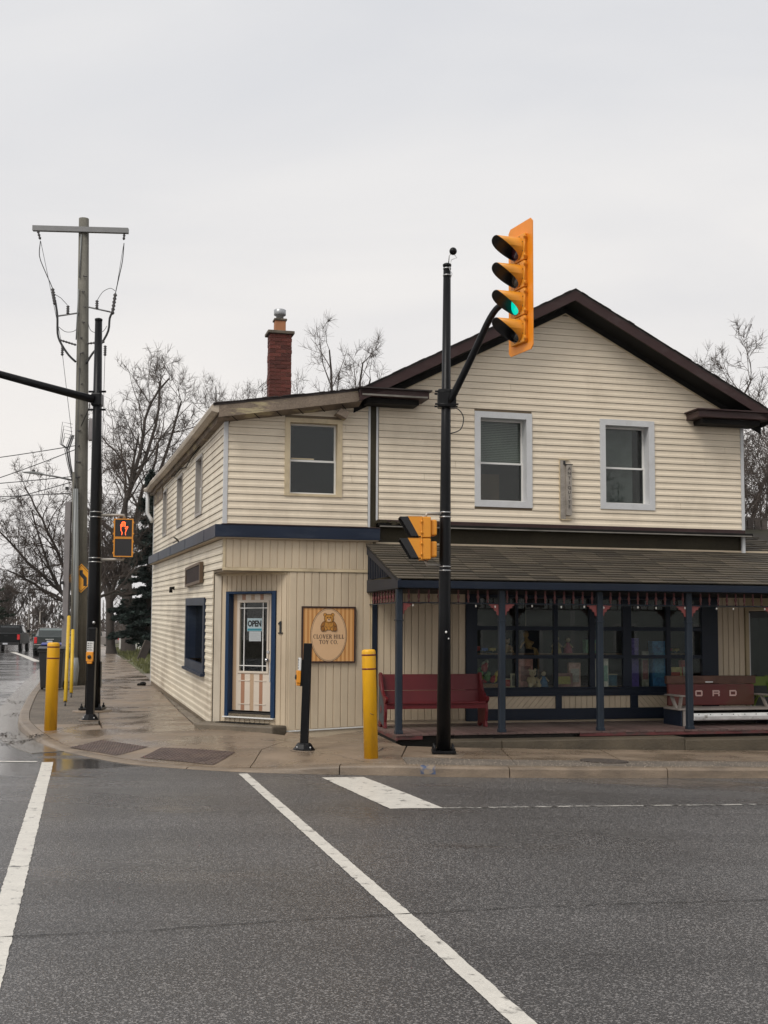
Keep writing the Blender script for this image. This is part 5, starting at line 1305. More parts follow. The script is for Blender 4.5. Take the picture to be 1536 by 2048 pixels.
bx(0.02, BL, 0.30, 0.325, 0.0, 0.254).build('back_panel', m_darkin, tgb)
for x in (-0.07, BL + 0.0):
    a = bx(x - 0.01, x + 0.10, -0.20, 0.33, 0.475, 0.50).build('armrest', m_greyw, tgb, 0.005)
    MB().prism([(x + 0.02, -0.14, 0.286), (x + 0.02, -0.08, 0.286), (x + 0.02, -0.14, 0.474), (x + 0.02, -0.19, 0.474)], (0.04, 0, 0)).build('arm_strut', m_greyw, a)
    MB().prism([(x + 0.02, -0.02, 0.286), (x + 0.02, 0.04, 0.286), (x + 0.02, 0.20, 0.474), (x + 0.02, 0.14, 0.474)], (0.04, 0, 0)).build('arm_strut', m_greyw, a)
# green folding chair beyond the bench
m_lime = mat('lime green paint', (0.12, 0.17, 0.015), rough=0.5, var=0.1)
ch_ = thing('folding_chair', W(9.30, -0.42, DZ + .001), 'lime green painted chair just behind the tailgate bench', 'chair', TH)
for x in (0.0, 0.36):
    MB().prism([(x, 0.0, 0.0), (x, 0.05, 0.0), (x, 0.32, 0.78), (x, 0.27, 0.78)], (0.03, 0, 0)).build('leg', m_lime, ch_)
    MB().prism([(x, 0.36, 0.0), (x, 0.31, 0.0), (x, -0.02, 0.42), (x, 0.03, 0.42)], (0.03, 0, 0)).build('leg', m_lime, ch_)
bx(-0.01, 0.40, -0.05, 0.30, 0.421, 0.445).build('seat', m_lime, ch_); bx(0, 0.39, 0.25, 0.27, 0.60, 0.76).build('backrest', m_lime, ch_)

# ================================================================ SIGNS ON THE WALLS
m_sgn = mat('printed sign face', (0.56, 0.36, 0.16), rough=0.45, var=0.0)
nt = m_sgn.node_tree; N = nt.nodes; L = nt.links
tc = next(n for n in N if n.type == 'TEX_COORD'); wv = N.new('ShaderNodeTexWave'); wv.inputs['Scale'].default_value = 4.6; wv.inputs['Distortion'].default_value = 0.0; wv.bands_direction = 'X'
L.new(tc.outputs['Object'], wv.inputs['Vector']); rp = N.new('ShaderNodeValToRGB'); rp.color_ramp.elements[0].color = (0.50, 0.225, 0.065, 1); rp.color_ramp.elements[1].color = (0.68, 0.37, 0.135, 1)
rp.color_ramp.elements[0].position = 0.35; rp.color_ramp.elements[1].position = 0.65
L.new(wv.outputs[0], rp.inputs[0]); L.new(rp.outputs[0], N['Principled BSDF'].inputs['Base Color'])
m_sbrown = mat('sign dark brown', (0.035, 0.014, 0.010), rough=0.5, var=0.1)
m_soval = mat('sign oval cream', (0.68, 0.44, 0.245), rough=0.5, var=0.04)
m_bear = mat('sign bear gold', (0.47, 0.215, 0.035), rough=0.6, var=0.3, vs_=40)
m_bear2 = mat('sign bear shade', (0.31, 0.125, 0.02), rough=0.6, var=0.3, vs_=40)
sg = thing('shop_sign', W(1.724, -0.020, 1.307), 'square orange shop sign with teddy bear in an oval, on the corner wall', 'sign', TH)
SWD, SHT = 0.445, 0.908
bx(-SWD, SWD, -0.022, 0.0, 0, SHT).build('sign_board', m_sgn, sg)
mb = MB()
for q in ((-SWD - .004, SWD + .004, -0.004, 0.022), (-SWD - .004, SWD + .004, SHT - 0.022, SHT + .004)): mb.box(q[0], q[1], -0.034, 0.0, q[2], q[3])
for x in (-SWD - .004, SWD - 0.020): mb.box(x, x + 0.024, -0.0335, 0.0, 0.022, SHT - 0.022)
mb.build('sign_frame', m_sbrown, sg)
def flat(pts, m_, name, parent, d=0.0015): return MB().prism(pts, (0, -d, 0)).build(name, m_, parent)
def ell(cx, cz, rx, rr, y, m_, name, a=0.0, n=24): return flat(ellipse(cx, cz, rx, rr, y, n, a), m_, name, sg)
CZc = SHT * 0.5 - 0.005; y0 = -0.0225
ell(0, CZc, 0.305, 0.437, y0, m_sbrown, 'oval_outline', n=48); ell(0, CZc, 0.297, 0.429, y0 - .0016, m_soval, 'oval', n=48)
ell(0, CZc, 0.285, 0.417, y0 - .0032, m_sbrown, 'oval_outline', n=48); ell(0, CZc, 0.280, 0.412, y0 - .0048, m_soval, 'oval', n=48)
bz = 0.50; yb = y0 - 0.0064; q = 0.0016
def blob(cx, cz, rx, rr, lvl, a=0.0, m_=m_bear):
    cx, cz, rx, rr = cx * .86, cz * .86 + .03, rx * .86, rr * .86
    ell(cx, bz + cz, rx + .006, rr + .006, yb - lvl * 2 * q, m_sbrown, 'bear_outline', a); ell(cx, bz + cz, rx, rr, yb - lvl * 2 * q - q, m_, 'bear_shape', a)
for s_ in (-1, 1): blob(s_ * 0.072, 0.285, 0.030, 0.030, 0); blob(s_ * 0.105, 0.10, 0.034, 0.075, 0, s_ * 0.55, m_bear2)
blob(0.0, 0.095, 0.085, 0.095, 1); blob(0.0, 0.215, 0.088, 0.078, 2)
for s_ in (-1, 1): blob(s_ * 0.092, 0.025, 0.058, 0.042, 2, s_ * 0.3); blob(s_ * 0.118, 0.020, 0.036, 0.040, 3, 0, m_bear2)
ell(0, bz + 0.189, 0.033, 0.026, yb - 6.5 * q, m_soval, 'muzzle'); ell(0, bz + 0.20, 0.012, 0.009, yb - 8 * q, m_sbrown, 'nose')
for s_ in (-1, 1): ell(s_ * 0.028, bz + 0.23, 0.008, 0.009, yb - 6.5 * q, m_sbrown, 'eye', n=12)
# serif capitals cut from strokes
def serif(word, cx, cz, h, mb, y):
    adv = {'C': .78, 'L': .68, 'O': .86, 'V': .84, 'E': .70, 'R': .78, 'H': .90, 'I': .42, 'T': .74, 'Y': .80, '.': .32, ' ': .34}
    tot = sum(adv[c] for c in word) * h; x = cx - tot / 2; tk, tn, sf = 0.165 * h, 0.085 * h, 0.05 * h
    def bar(x0, x1, z0, z1): mb.box(x0, x1, y - .0015, y, cz + z0, cz + z1)
    def stem(xc, t=tk, lo=0, hi=1): bar(xc - t / 2, xc + t / 2, lo * h, hi * h)
    def sfs(xc, t=tk, ends='bt'):
        for e in ends: z = 0 if e == 'b' else h - sf; bar(xc - t / 2 - .045 * h, xc + t / 2 + .045 * h, z, z + sf)
    def diag(xa, xb, za, zb_, t): mb.prism([(xa - t / 2, y, cz + za * h), (xa + t / 2, y, cz + za * h), (xb + t / 2, y, cz + zb_ * h), (xb - t / 2, y, cz + zb_ * h)], (0, -.0015, 0))
    def ring(xc, rx, a0, a1, zc=.5, rr=.5, th_=tk):
        n = 18; vs_ = []
        for k in range(n + 1):
            a = a0 + (a1 - a0) * k / n; w = tn + (th_ - tn) * abs(math.cos(a))
            vs_ += [(xc + rx * math.cos(a), y - .0012, cz + zc * h + rr * h * math.sin(a)), (xc + (rx - w) * math.cos(a), y - .0012, cz + zc * h + (rr * h - tn) * math.sin(a))]
        mb.add(vs_, [(2 * k, 2 * k + 2, 2 * k + 3, 2 * k + 1) for k in range(n)])
    for c in word:
        w = adv[c] * h; m = x + w * .5; l = x + .16 * h; r = x + w - .16 * h
        if c == 'I': stem(m); sfs(m)
        elif c == 'H': stem(l + .06 * h); stem(r - .06 * h); sfs(l + .06 * h); sfs(r - .06 * h); bar(l, r, .47 * h, .47 * h + tn)
        elif c == 'L': stem(l + .05 * h); sfs(l + .05 * h); bar(l, r + .05 * h, 0, tn); bar(r, r + tn, 0, .26 * h)
        elif c == 'E': stem(l + .05 * h); sfs(l + .05 * h); bar(l, r + .04 * h, 0, tn); bar(l, r + .02 * h, h - tn, h); bar(l, r - .04 * h, .47 * h, .47 * h + tn); bar(r - .01 * h, r + tn, 0, .24 * h); bar(r - .02 * h, r + tn * .9, .78 * h, h)
        elif c == 'T': stem(m); sfs(m, ends='b'); bar(x + .05 * h, x + w - .05 * h, h - tn, h); bar(x + .05 * h, x + .05 * h + tn, .76 * h, h); bar(x + w - .05 * h - tn, x + w - .05 * h, .76 * h, h)
        elif c == 'V': diag(x + .16 * h, m, 1, 0, tk * 1.1); diag(x + w - .14 * h, m, 1, 0, tn * 1.2); sfs(x + .16 * h, ends='t'); sfs(x + w - .14 * h, tn, ends='t')
        elif c == 'Y': diag(x + .16 * h, m, 1, .45, tk * 1.1); diag(x + w - .14 * h, m, 1, .45, tn * 1.2); stem(m, tk, 0, .5); sfs(m, ends='b'); sfs(x + .16 * h, ends='t'); sfs(x + w - .14 * h, tn, ends='t')
        elif c == 'O': ring(m, w * .44, 0, 2 * math.pi)
        elif c == 'C': ring(m + .04 * h, w * .44, R(60), R(300)); bar(x + w - .20 * h, x + w - .20 * h + tn, .76 * h, .97 * h)
        elif c == 'R': stem(l + .05 * h); sfs(l + .05 * h); ring(l + .24 * h, .27 * h, -math.pi / 2, math.pi / 2, .74, .26); bar(l, l + .26 * h, h - tn, h); bar(l, l + .26 * h, .48 * h, .48 * h + tn); diag(l + .28 * h, r + .06 * h, .5, 0, tk)
        elif c == '.': bar(m - .08 * h, m + .08 * h, 0, .15 * h)
        x += w
mb = MB(); yl = y0 - 0.0066
serif('CLOVER HILL', 0, 0.388, 0.068, mb, yl); serif('TOY CO.', 0, 0.300, 0.068, mb, yl)
mb.build('lettering', m_sbrown, sg)
# OPEN card and paper notice hung inside the door glass
def on_chamfer(a, o, z): v = WC.P(a, o, z); return ORG + BU * v.x + BV * v.y + Vector((0, 0, v.z))
CH = TH + math.atan2(-1.1, 1.03)
m_card = mat('pale blue card', (0.40, 0.50, 0.53), rough=0.5, var=0.04)
os_ = thing('open_sign', on_chamfer(0.755, DO - 0.012, 1.81), 'pale OPEN card with teal foot hanging in the door glass', 'sign', CH)
bx(-0.155, 0.155, -0.003, 0.0, 0, 0.215).build('card', m_card, os_)
bx(-0.148, 0.148, -0.0045, -0.0031, 0.008, 0.045).build('teal_strip', mat('teal print', (0.03, 0.22, 0.28), rough=0.5), os_)
text_mesh('OPEN', 0.135, Matrix.Translation((0, -0.005, 0.122)) @ FACE, depth=0.002, bold=0.006, sx=0.82).build('lettering', m_black, os_)
pn = thing('paper_notice', on_chamfer(0.765, DO - 0.012, 1.645), 'small white paper notice under the OPEN card in the door', 'notice', CH)
bx(-0.125, 0.125, -0.002, 0.0, 0, 0.16).build('sheet', mat('white paper', (0.42, 0.45, 0.46), rough=0.7), pn)
mb = MB()
for k in range(5): mb.box(-0.10, 0.10 - 0.03 * (k % 3), -0.003, -0.0021, 0.025 + 0.024 * k, 0.029 + 0.024 * k)
mb.build('print_line', mat('grey print', (0.3, 0.3, 0.3)), pn)
hn = thing('house_number', on_chamfer(1.385, 0.018, 1.79), 'dark numeral 1 fixed beside the blue door frame', 'house number', CH)
mb = MB(); mb.prism([(-0.018, 0, 0), (0.018, 0, 0), (0.018, 0, 0.185), (-0.004, 0, 0.185), (-0.045, 0, 0.15), (-0.045, 0, 0.13), (-0.018, 0, 0.142)], (0, -0.014, 0)); mb.box(-0.045, 0.045, -0.0145, 0, -0.018, 0.001); mb.build('numeral', m_black, hn)
# long box sign on the side wall
def on_side(a, o, z): v = WS.P(a, o, z); return ORG + BU * v.x + BV * v.y + Vector((0, 0, v.z))
bs = thing('wall_sign', on_side(4.75, 0.03, 2.60), 'long brown framed board sign high on the side wall', 'sign', TH - R(90) + 0.021)
bx(0, 2.35, -0.05, 0.0, 0, 0.34).build('sign_board', mat('dark sign panel', (0.020, 0.009, 0.007), spec=0.2, rough=0.6, var=0.4, vs_=5), bs)
mb = MB()
for q in ((-.02, 2.37, -.02, 0.03), (-.02, 2.37, .31, .36)): mb.box(q[0], q[1], -0.065, 0, q[2], q[3])
for x in (-.02, 2.27): mb.box(x, x + .10, -0.0645, 0, .0305, .3095)
mb.build('sign_frame', mat('sign gilt frame', (0.11, 0.07, 0.04), rough=0.5, var=0.2), bs)
# weathered vertical board on the gable
m_bsign = mat('grey weathered sign wood', (0.30, 0.27, 0.235), rough=0.8, var=0.25, vs_=5, fine=0.2, fs=50)
vsn = thing('vertical_sign', W(5.91, -0.021, 3.775), 'narrow weathered grey vertical board with worn lettering between gable windows', 'sign', TH)
bx(-0.115, -0.018, -0.028, 0, 0, 1.02).build('board', m_bsign, vsn, 0.003)
bx(-0.017, 0.08, -0.075, 0, 0.06, 0.94).build('lettered_board', m_bsign, vsn, 0.003)
mb = MB(); mb.box(-0.122, -0.117, -0.03, 0, -0.01, 1.03); mb.box(-0.122, 0.06, -0.03, 0, 1.025, 1.04); mb.box(-0.10, 0.09, -0.03, 0, -0.02, -0.004); mb.build('sign_edge', m_trimc, vsn)
mb = MB(); mb.box(-0.06, -0.02, -0.032, -0.001, 0.955, 1.01); mb.box(-0.05, 0.10, -0.08, -0.02, 0.941, 0.952); mb.build('hinge', m_black, vsn)
mb = MB()
for k, c in enumerate('ANTIQUITE'): text_mesh(c, 0.075, Matrix.Translation((0.032, -0.0765, 0.87 - 0.083 * k)) @ FACE, mb=mb, depth=0.002, bold=0.001)
mb.build('lettering', mat('worn black lettering', (0.04, 0.035, 0.03), rough=0.8), vsn)

# ================================================================ STREET FURNITURE
m_yel = mat('bollard yellow sleeve', (0.78, 0.40, 0.006), rough=0.38, var=0.05, vs_=3, dirt=(0.26, 0.13, 0.02), dscale=(7, 7, 1.6), damt=0.5, dpos=(0.5, 0.75))
m_band = mat('dark red reflective band', (0.12, 0.012, 0.008), rough=0.3, var=0.1)
m_pole = mat('black pole paint', (0.0038, 0.004, 0.005), spec=0.22, rough=0.36, var=0.25, vs_=2, fine=0.1, fs=60, dirt=(0.028, 0.028, 0.027), dscale=(4, 4, 0.7), damt=0.4, dpos=(0.56, 0.75))
m_sig = mat('signal yellow', (0.74, 0.29, 0.02), rough=0.42, var=0.06, vs_=4, dirt=(0.40, 0.15, 0.02), dscale=(4, 4, 3), damt=0.35)
m_steel = mat('stainless band', (0.42, 0.42, 0.42), rough=0.3, metal=0.8, var=0.1)
m_galvp = mat('galvanised pipe', (0.36, 0.33, 0.29), rough=0.5, metal=0.4, var=0.2)

def bollard(x, y, h, r, lean, label):
    o = thing('bollard', (x, y, pz(x, y) - 0.005), label, 'bollard', group='yellow bollards at the corner', rot=(0, lean, 0))
    MB().lathe([(r, 0), (r, h - 0.045), (r * 0.97, h - 0.02), (r * 0.86, h - 0.006), (r * 0.6, h)], n=28).build('sleeve', m_yel, o)
    for f in (0.052, 0.18):
        MB().lathe([(r + .0008, h * (1 - f) - 0.011), (r + .0018, h * (1 - f) - 0.010), (r + .0018, h * (1 - f) + 0.010), (r + .0008, h * (1 - f) + 0.011)], n=28).build('red_band', m_band, o)
    return o
bollard(-5.49, 20.006, 1.45, 0.102, R(0.6), 'upright yellow bollard with two red bands beside the left signal poles')
b2 = bollard(-0.155, 16.078, 1.44, 0.094, R(-1.7), 'leaning yellow bollard with two red bands at the kerb by the shop sign')
mb = MB(); mb.tube([(0.0, -0.0945, 0.60), (0.03, -0.0915, 0.585), (0.055, -0.078, 0.575)], [0.004, 0.006, 0.003], 6); mb.build('scrape', mat('bollard scrape', (0.2, 0.08, 0.01)), b2)

def button_unit(parent, x, z, y, face):
    """pedestrian push button with instruction plate; face = rotation about z of the unit, y = outward distance"""
    M = Matrix.Rotation(face, 4, 'Z')
    def pb(nm, b, m_, par, bev=0.0):
        b.v = [tuple(M @ Vector(p)) for p in b.v]; return b.build(nm, m_, par, bev)
    h = pb('button_housing', MB().box(x - .062, x + .062, -y - .055, -y, z - .085, z + .085).box(x - .045, x + .045, -y - .05, -y, z - .125, z - .0855), m_sig, parent, 0.008)
    pb('button', MB().lathe([(0.034, 0), (0.034, 0.012), (0.02, 0.018)], (x, -y - .056, z - .005), 16, M=Matrix.Rotation(R(90), 4, 'X')), m_black, h)
    pl = pb('instruction_plate', MB().box(x - .06, x + .06, -y - .03, -y, z + .0855, z + .265), mat('white instruction plate', (0.68, 0.68, 0.66), rough=0.4), parent, 0.006)
    b = MB()
    for k in range(4):
        zz = z + .235 - .038 * k; b.box(x - .048, x - .026, -y - .0315, -y - .0302, zz - .011, zz + .011)
        for q in (0.006, -0.008): b.box(x - .016, x + .046 - .012 * ((k + (q > 0)) % 3), -y - .0315, -y - .0302, zz + q - .003, zz + q + .003)
    pb('printed_symbols', b, mat('black print', (0.03, 0.03, 0.03)), pl)
def button_post(x, y, h, w, lean, label, face, uz):
    o = thing('push_button_post', (x, y, pz(x, y) - 0.004), label, 'post', 0, 'pedestrian push button posts', rot=(0, lean, 0))
    a = w / 2
    bx(-a, a, -a, a, 0.10, h).build('post', m_pole, o, 0.008)
    MB().lathe([(0.155, 0), (0.155, 0.015), (0.14, 0.03), (0.105, 0.085), (0.085, 0.105)], n=8, smooth=False).build('base_flange', m_pole, o)
    MB().lathe([(0.20, -0.004), (0.195, 0.004), (0.15, 0.006)], n=20).build('grout_pad', m_kerb, o)
    b = MB()
    for k in range(4):
        an = R(45 + 90 * k); b.tube([(0.13 * math.cos(an), 0.13 * math.sin(an), 0.03), (0.13 * math.cos(an), 0.13 * math.sin(an), 0.06)], 0.012, 6)
    b.build('anchor_bolt', m_steel, o)
    b = MB(); M = Matrix.Rotation(face, 4, 'Z'); b.box(-.05, .05, -a - .035, -a, uz - .13, uz + .24); b.v = [tuple(M @ Vector(p)) for p in b.v]; b.build('backing_channel', m_pole, o)
    button_unit(o, 0, uz, a + .0355, face)
    return o
button_post(-1.102, 16.949, 1.49, 0.115, R(1.6), 'black push button post with side mounted yellow button before the shop sign', R(-78), 1.02)
button_post(-5.187, 21.434, 1.63, 0.130, R(0.5), 'black push button post with front facing yellow button beside the left mast pole', R(-4), 1.12)

def base_plate(o, w, nb=4, r=0.0):
    bx(-w, w, -w, w, 0.03, 0.065).build('base_plate', m_pole, o, 0.006)
    for sx in (-1, 1):
        for sy in (-1, 1):
            b = MB(); c = w * 0.78; b.tube([(sx * c, sy * c, 0.0), (sx * c, sy * c, 0.15)], 0.014, 8); b.lathe([(0.03, 0.066), (0.03, 0.10), (0.02, 0.105)], (sx * c, sy * c, 0), 6, smooth=False); b.build('anchor_bolt', m_pole, o)
    MB().lathe([(w * 1.75, -0.02), (w * 1.7, 0.012), (w * 1.2, 0.022)], n=24).build('concrete_footing', m_kerb, o)
def strap(o, z, r, dx=0.0):
    MB().lathe([(r + .001, z - .009), (r + .005, z - .008), (r + .005, z + .008), (r + .001, z + .009)], (dx, 0, 0), 20).build('steel_strap', m_steel, o)

# ---- right signal pole with its arm
PXr, PYr = 0.836, 16.732
pr = thing('signal_pole', (PXr, PYr, pz(PXr, PYr) - 0.005), 'tall black tapered signal pole with curved arm in front of the porch', 'signal pole', rot=(0, R(0.35), 0))
HR = 6.88
rr_ = lambda z: 0.100 - (0.100 - 0.053) * z / HR
MB().tube([(0, 0, 0.06), (0, 0, 2), (0, 0, 4), (0, 0, HR)], [rr_(0), rr_(2), rr_(4), rr_(HR)], 16, rot=R(11)).build('shaft', m_pole, pr)
MB().lathe([(0.058, HR), (0.062, HR + .01), (0.062, HR + .03), (0.04, HR + .045)], n=16).build('pole_cap', m_pole, pr)
base_plate(pr, 0.165)
for z in (3.36, 3.295, 2.60, 2.545, 6.85, 6.75): strap(pr, z, rr_(z))
bx(-0.12, 0.14, -0.10, 0.10, 4.84, 5.10).build('arm_clamp', m_pole, pr, 0.02)
b = MB()
for z in (4.88, 5.06):
    b.tube([(-0.16, -0.09, z), (0.17, -0.09, z)], 0.014, 6); b.tube([(-0.16, 0.09, z), (0.17, 0.09, z)], 0.014, 6)
b.build('clamp_bolt', m_pole, pr)
arm_pts = smooth([(0.04, -0.05, 4.90), (0.22, -0.20, 5.26), (0.42, -0.38, 5.68), (0.57, -0.50, 6.00), (0.70, -0.57, 6.16), (0.90, -0.64, 6.22), (1.14, -0.68, 6.22)], 3)
MB().tube(arm_pts, [0.052 - 0.012 * i / 18 for i in range(19)], 12).build('arm', m_pole, pr)
b = MB(); b.tube(smooth([(0.06, -0.11, 4.83), (0.17, -0.12, 4.80), (0.24, -0.12, 4.68), (0.20, -0.12, 4.52), (0.06, -0.11, 4.46)]), 0.008, 6); b.build('loose_cable', m_black, pr)
b = MB(); b.tube([(0.02, 0, HR + .03), (0.03, 0, HR + .16), (0.06, 0, HR + .20)], 0.008, 6); b.tube([(0.09, 0, HR + .19), (0.14, 0, HR + .13), (0.06, 0, HR + .10), (0.03, -.05, HR - .05), (0.07, -.05, HR - .12), (0.04, -.06, HR - .2)], 0.005, 5); b.build('sensor_bracket', m_steel, pr)
MB().ball((0.085, 0, HR + .225), 0.055, 14).build('sensor_ball', m_pole, pr)
b = MB(); b.lathe([(0.016, 0), (0.016, 0.002)], (0.02, -rr_(1.7) - .0005, 1.69), 14, M=Matrix.Rotation(R(90), 4, 'X')); b.lathe([(0.012, 0), (0.012, 0.002)], (0.055, -rr_(1.6) * .86, 1.60), 14, M=Matrix.Rotation(R(90), 4, 'X') @ Matrix.Rotation(R(30), 4, 'Y')); b.build('sticker', m_white, pr)

def lens_mat(name, col, es=0.0): return mat(name, col, rough=0.15, var=0.15, vs_=20, emit=col if es else None, es=es)
# ---- four-section signal head, seen obliquely
sig = thing('traffic_signal', (1.815, 15.80, 5.535), 'four lamp yellow traffic signal on a backplate with the green lamp lit', 'traffic signal', R(-66))
BH, BW = 1.77, 0.315
pl = [(-BW, 0.05), (-BW + .05, 0.0), (BW - .05, 0.0), (BW, 0.05), (BW, BH - .05), (BW - .05, BH), (-BW + .05, BH), (-BW, BH - .05)]
MB().prism([(x, 0.0, z) for x, z in pl], (0, 0.012, 0)).build('backplate', mat('backplate yellow', (0.84, 0.275, 0.012), rough=0.4, var=0.06, vs_=3), sig)
SEC = 0.372
def visor(parent, cz, r, Lt, Lb, m_out, y0=-0.055):
    n = 30; b = MB(); vo, vi = [], []
    for k in range(n + 1):
        a = 2 * math.pi * k / n; f_ = 0.5 + 0.5 * math.sin(a); L_ = Lb + (Lt - Lb) * (f_ * f_ * (3 - 2 * f_)) ** 0.8
        for lst, q in ((vo, r), (vi, r - .006)):
            lst += [(q * math.cos(a), y0, cz + q * math.sin(a)), (q * math.cos(a) * .985, y0 - L_, cz + q * math.sin(a) * .985 - 0.03 * L_)]
    f = [(2 * k, 2 * k + 1, 2 * k + 3, 2 * k + 2) for k in range(n)]
    b.add(vo, f, 0, True); b.add(vi, [q[::-1] for q in f], 1, True)
    o = 0; m = len(vo); b.f += [(2 * k + 1, m + 2 * k + 1, m + 2 * k + 3, 2 * k + 3) for k in range(n)]; b.m += [1] * n; b.sm += [False] * n
    return b.build('visor', [m_out, m_black], parent)
lens = [('red lens unlit', (0.05, 0.012, 0.018), 0), ('amber lens unlit', (0.055, 0.048, 0.04), 0), ('green lens lit', (0.0, 0.46, 0.34), 1.1), ('arrow lens unlit', (0.012, 0.012, 0.013), 0)]
for k in range(4):
    cz = 1.595 - SEC * (k + .5)
    sec = bx(-SEC / 2 + .004, SEC / 2 - .004, -0.052, -0.001, cz - SEC / 2 + .006, cz + SEC / 2 - .006).build('lamp_housing', m_sig, sig, 0.012)
    bx(-SEC / 2 + .02, SEC / 2 - .02, 0.0125, 0.085, cz - SEC / 2 + .01, cz + SEC / 2 - .01).build('rear_housing', m_sig, sec, 0.03)
    visor(sec, cz, 0.158, 0.34, 0.012, m_sig)
    MB().lathe([(0.150, 0), (0.150, 0.004), (0.12, 0.022), (0.06, 0.034), (0.01, 0.037)], (0, -0.053, cz), 24, M=Matrix.Rotation(R(90), 4, 'X')).build('lens', lens_mat(*lens[k]), sec)
    b = MB()
    for zz in (cz - .13, cz + .13):
        b.tube([(SEC / 2 + .006, -0.045, zz - .03), (SEC / 2 + .006, -0.045, zz + .03)], 0.012, 8); b.box(SEC / 2 - .012, SEC / 2 + .02, -.062, -.02, zz - .008, zz + .008)
    b.tube([(SEC / 2 + .004, -0.045, cz - .10), (SEC / 2 + .004, -0.045, cz + .10)], 0.006, 6)
    b.build('hinge', m_sig, sec)
    b = MB()
    for i in range(8):
        a = R(22.5 + 45 * i); b.ball((0.166 * math.cos(a), -0.054, cz + .166 * math.sin(a)), 0.007, 6)
    b.build('visor_screw', m_tgrust, sec)

# ---- two-section pedestrian head seen from the side
def ped_head(name, loc, label, rot, lit, W_=0.40, H_=0.72, deep=0.26):
    o = thing(name, loc, label, 'pedestrian signal', rot, 'pedestrian signals')
    h2 = H_ / 2
    for k in range(2):
        z0 = H_ - h2 * (k + 1) + 0.006; z1 = z0 + h2 - 0.012; a = W_ / 2
        c = bx(-a, a, 0.0, 0.12, z0, z1).build('lamp_housing', m_sig, o, 0.012)
        bx(-a * .72, a * .72, 0.121, 0.21, z0 + .035, z1 - .035).build('rear_housing', m_sig, c, 0.02)
        b = MB(); t = 0.015
        b.box(-a - .008, a + .008, -0.018, -0.0005, z1 - t, z1 + .003); b.box(-a - .008, a + .008, -0.018, -0.0005, z0 - .003, z0 + t); b.box(-a - .008, -a + t, -0.0178, -0.0005, z0 + t, z1 - t); b.box(a - t, a + .008, -0.0178, -0.0005, z0 + t, z1 - t)
        b.build('door_frame', m_sig, c)
        bx(-a + t, a - t, -0.006, -0.001, z0 + t, z1 - t).build('lens', mat('dark signal face', (0.012, 0.011, 0.012), rough=0.25, var=0.3), c)
        for sx in (-1, 1):
            for q0 in (z0 + .05, z1 - .09): MB().tube([(sx * (a + .012), -0.01, q0), (sx * (a + .012), -0.01, q0 + .04)], 0.012, 8).build('hinge', m_sig, c)
        if deep:
            b = MB(); d0, d1 = deep, 0.05
            for sx in (-1, 1):
                p = [(sx * (a - .003), -0.018, z1), (sx * (a - .003), -0.018, z0 + .02), (sx * (a - .003), -d1, z0 + .02), (sx * (a - .003), -d0, z1 + .002)]
                b.prism(p if sx > 0 else p[::-1], (-sx * .004, 0, 0), 0); q = [(x - sx * .006, y, z) for x, y, z in p]; b.prism(q if sx > 0 else q[::-1], (-sx * .001, 0, 0), 1)
            b.box(-a, a, -d0, -0.018, z1 - .0, z1 + .004, 0); b.box(-a + .005, a - .005, -d0, -0.018, z1 - .003, z1 - .001, 1)
            # black lip at the visor's mouth
            for sx in (-1, 1):
                p = [(sx * (a + .001), -d1 - .0, z0 + .02), (sx * (a + .001), -d1 - .10, z0 + .02 - .0), (sx * (a + .001), -d0 - .11, z1 - .005), (sx * (a + .001), -d0, z1 + .002)]
                b.prism(p if sx > 0 else p[::-1], (-sx * .006, 0, 0), 1)
            b.box(-a, a, -d0 - .11, -d0 - .0005, z1 - .006, z1 - .001, 1)
            b.build('visor', [m_sig, m_black], c)
        if k == 0 and lit:
            b = MB(); zc = (z0 + z1) / 2; s = 0.15 / 0.13
            def line(pts, w=0.0085):
                for p, q in zip(pts, pts[1:]):
                    d = Vector((q[0] - p[0], q[1] - p[1])); n_ = Vector((-d.y, d.x)).normalized() * w / 2; e = d.normalized() * w * .35
                    b.prism([(p[0] * s - n_.x - e.x, -.0065, zc + p[1] * s - n_.y - e.y), (q[0] * s - n_.x + e.x, -.0065, zc + q[1] * s - n_.y + e.y), (q[0] * s + n_.x + e.x, -.0065, zc + q[1] * s + n_.y + e.y), (p[0] * s + n_.x - e.x, -.0065, zc + p[1] * s + n_.y - e.y)], (0, -.002, 0))
            line([(-.030, -.115), (-.022, -.075), (-.045, -.03), (-.047, .05), (-.040, .068), (-.030, .06)])
            line([(-.030, .02), (-.030, .09), (-.022, .102), (-.012, .095), (-.012, .03)]); line([(-.012, .09), (-.008, .108), (.004, .11), (.008, .098), (.008, .03)]); line([(.008, .09), (.018, .102), (.026, .092), (.026, .02)])
            line([(.026, .0), (.032, -.012), (.052, .025), (.066, .03), (.068, .016), (.045, -.035), (.030, -.075), (.036, -.115)])
            b.build('hand_symbol', mat('lit orange hand', (1.0, 0.16, 0.03), emit=(1.0, 0.10, 0.02), es=3.0, var=0.0), c)
    return o
ped_head('pedestrian_signal', (0.515, 16.62, 2.80), 'two part pedestrian signal seen side on, on the right signal pole', R(-86), False, 0.34, 0.60, 0.20)
for z in (3.46, 2.74):
    MB().tube([(PXr - .0, PYr - 0.02, z + .0), (0.60, 16.66, z), (0.575, 16.64, z - (0.06 if z > 3 else -.06))], 0.022, 8).build('mounting_pipe', m_galvp, pr).matrix_parent_inverse = Matrix.LocRotScale(pr.location, pr.rotation_euler, None).inverted()

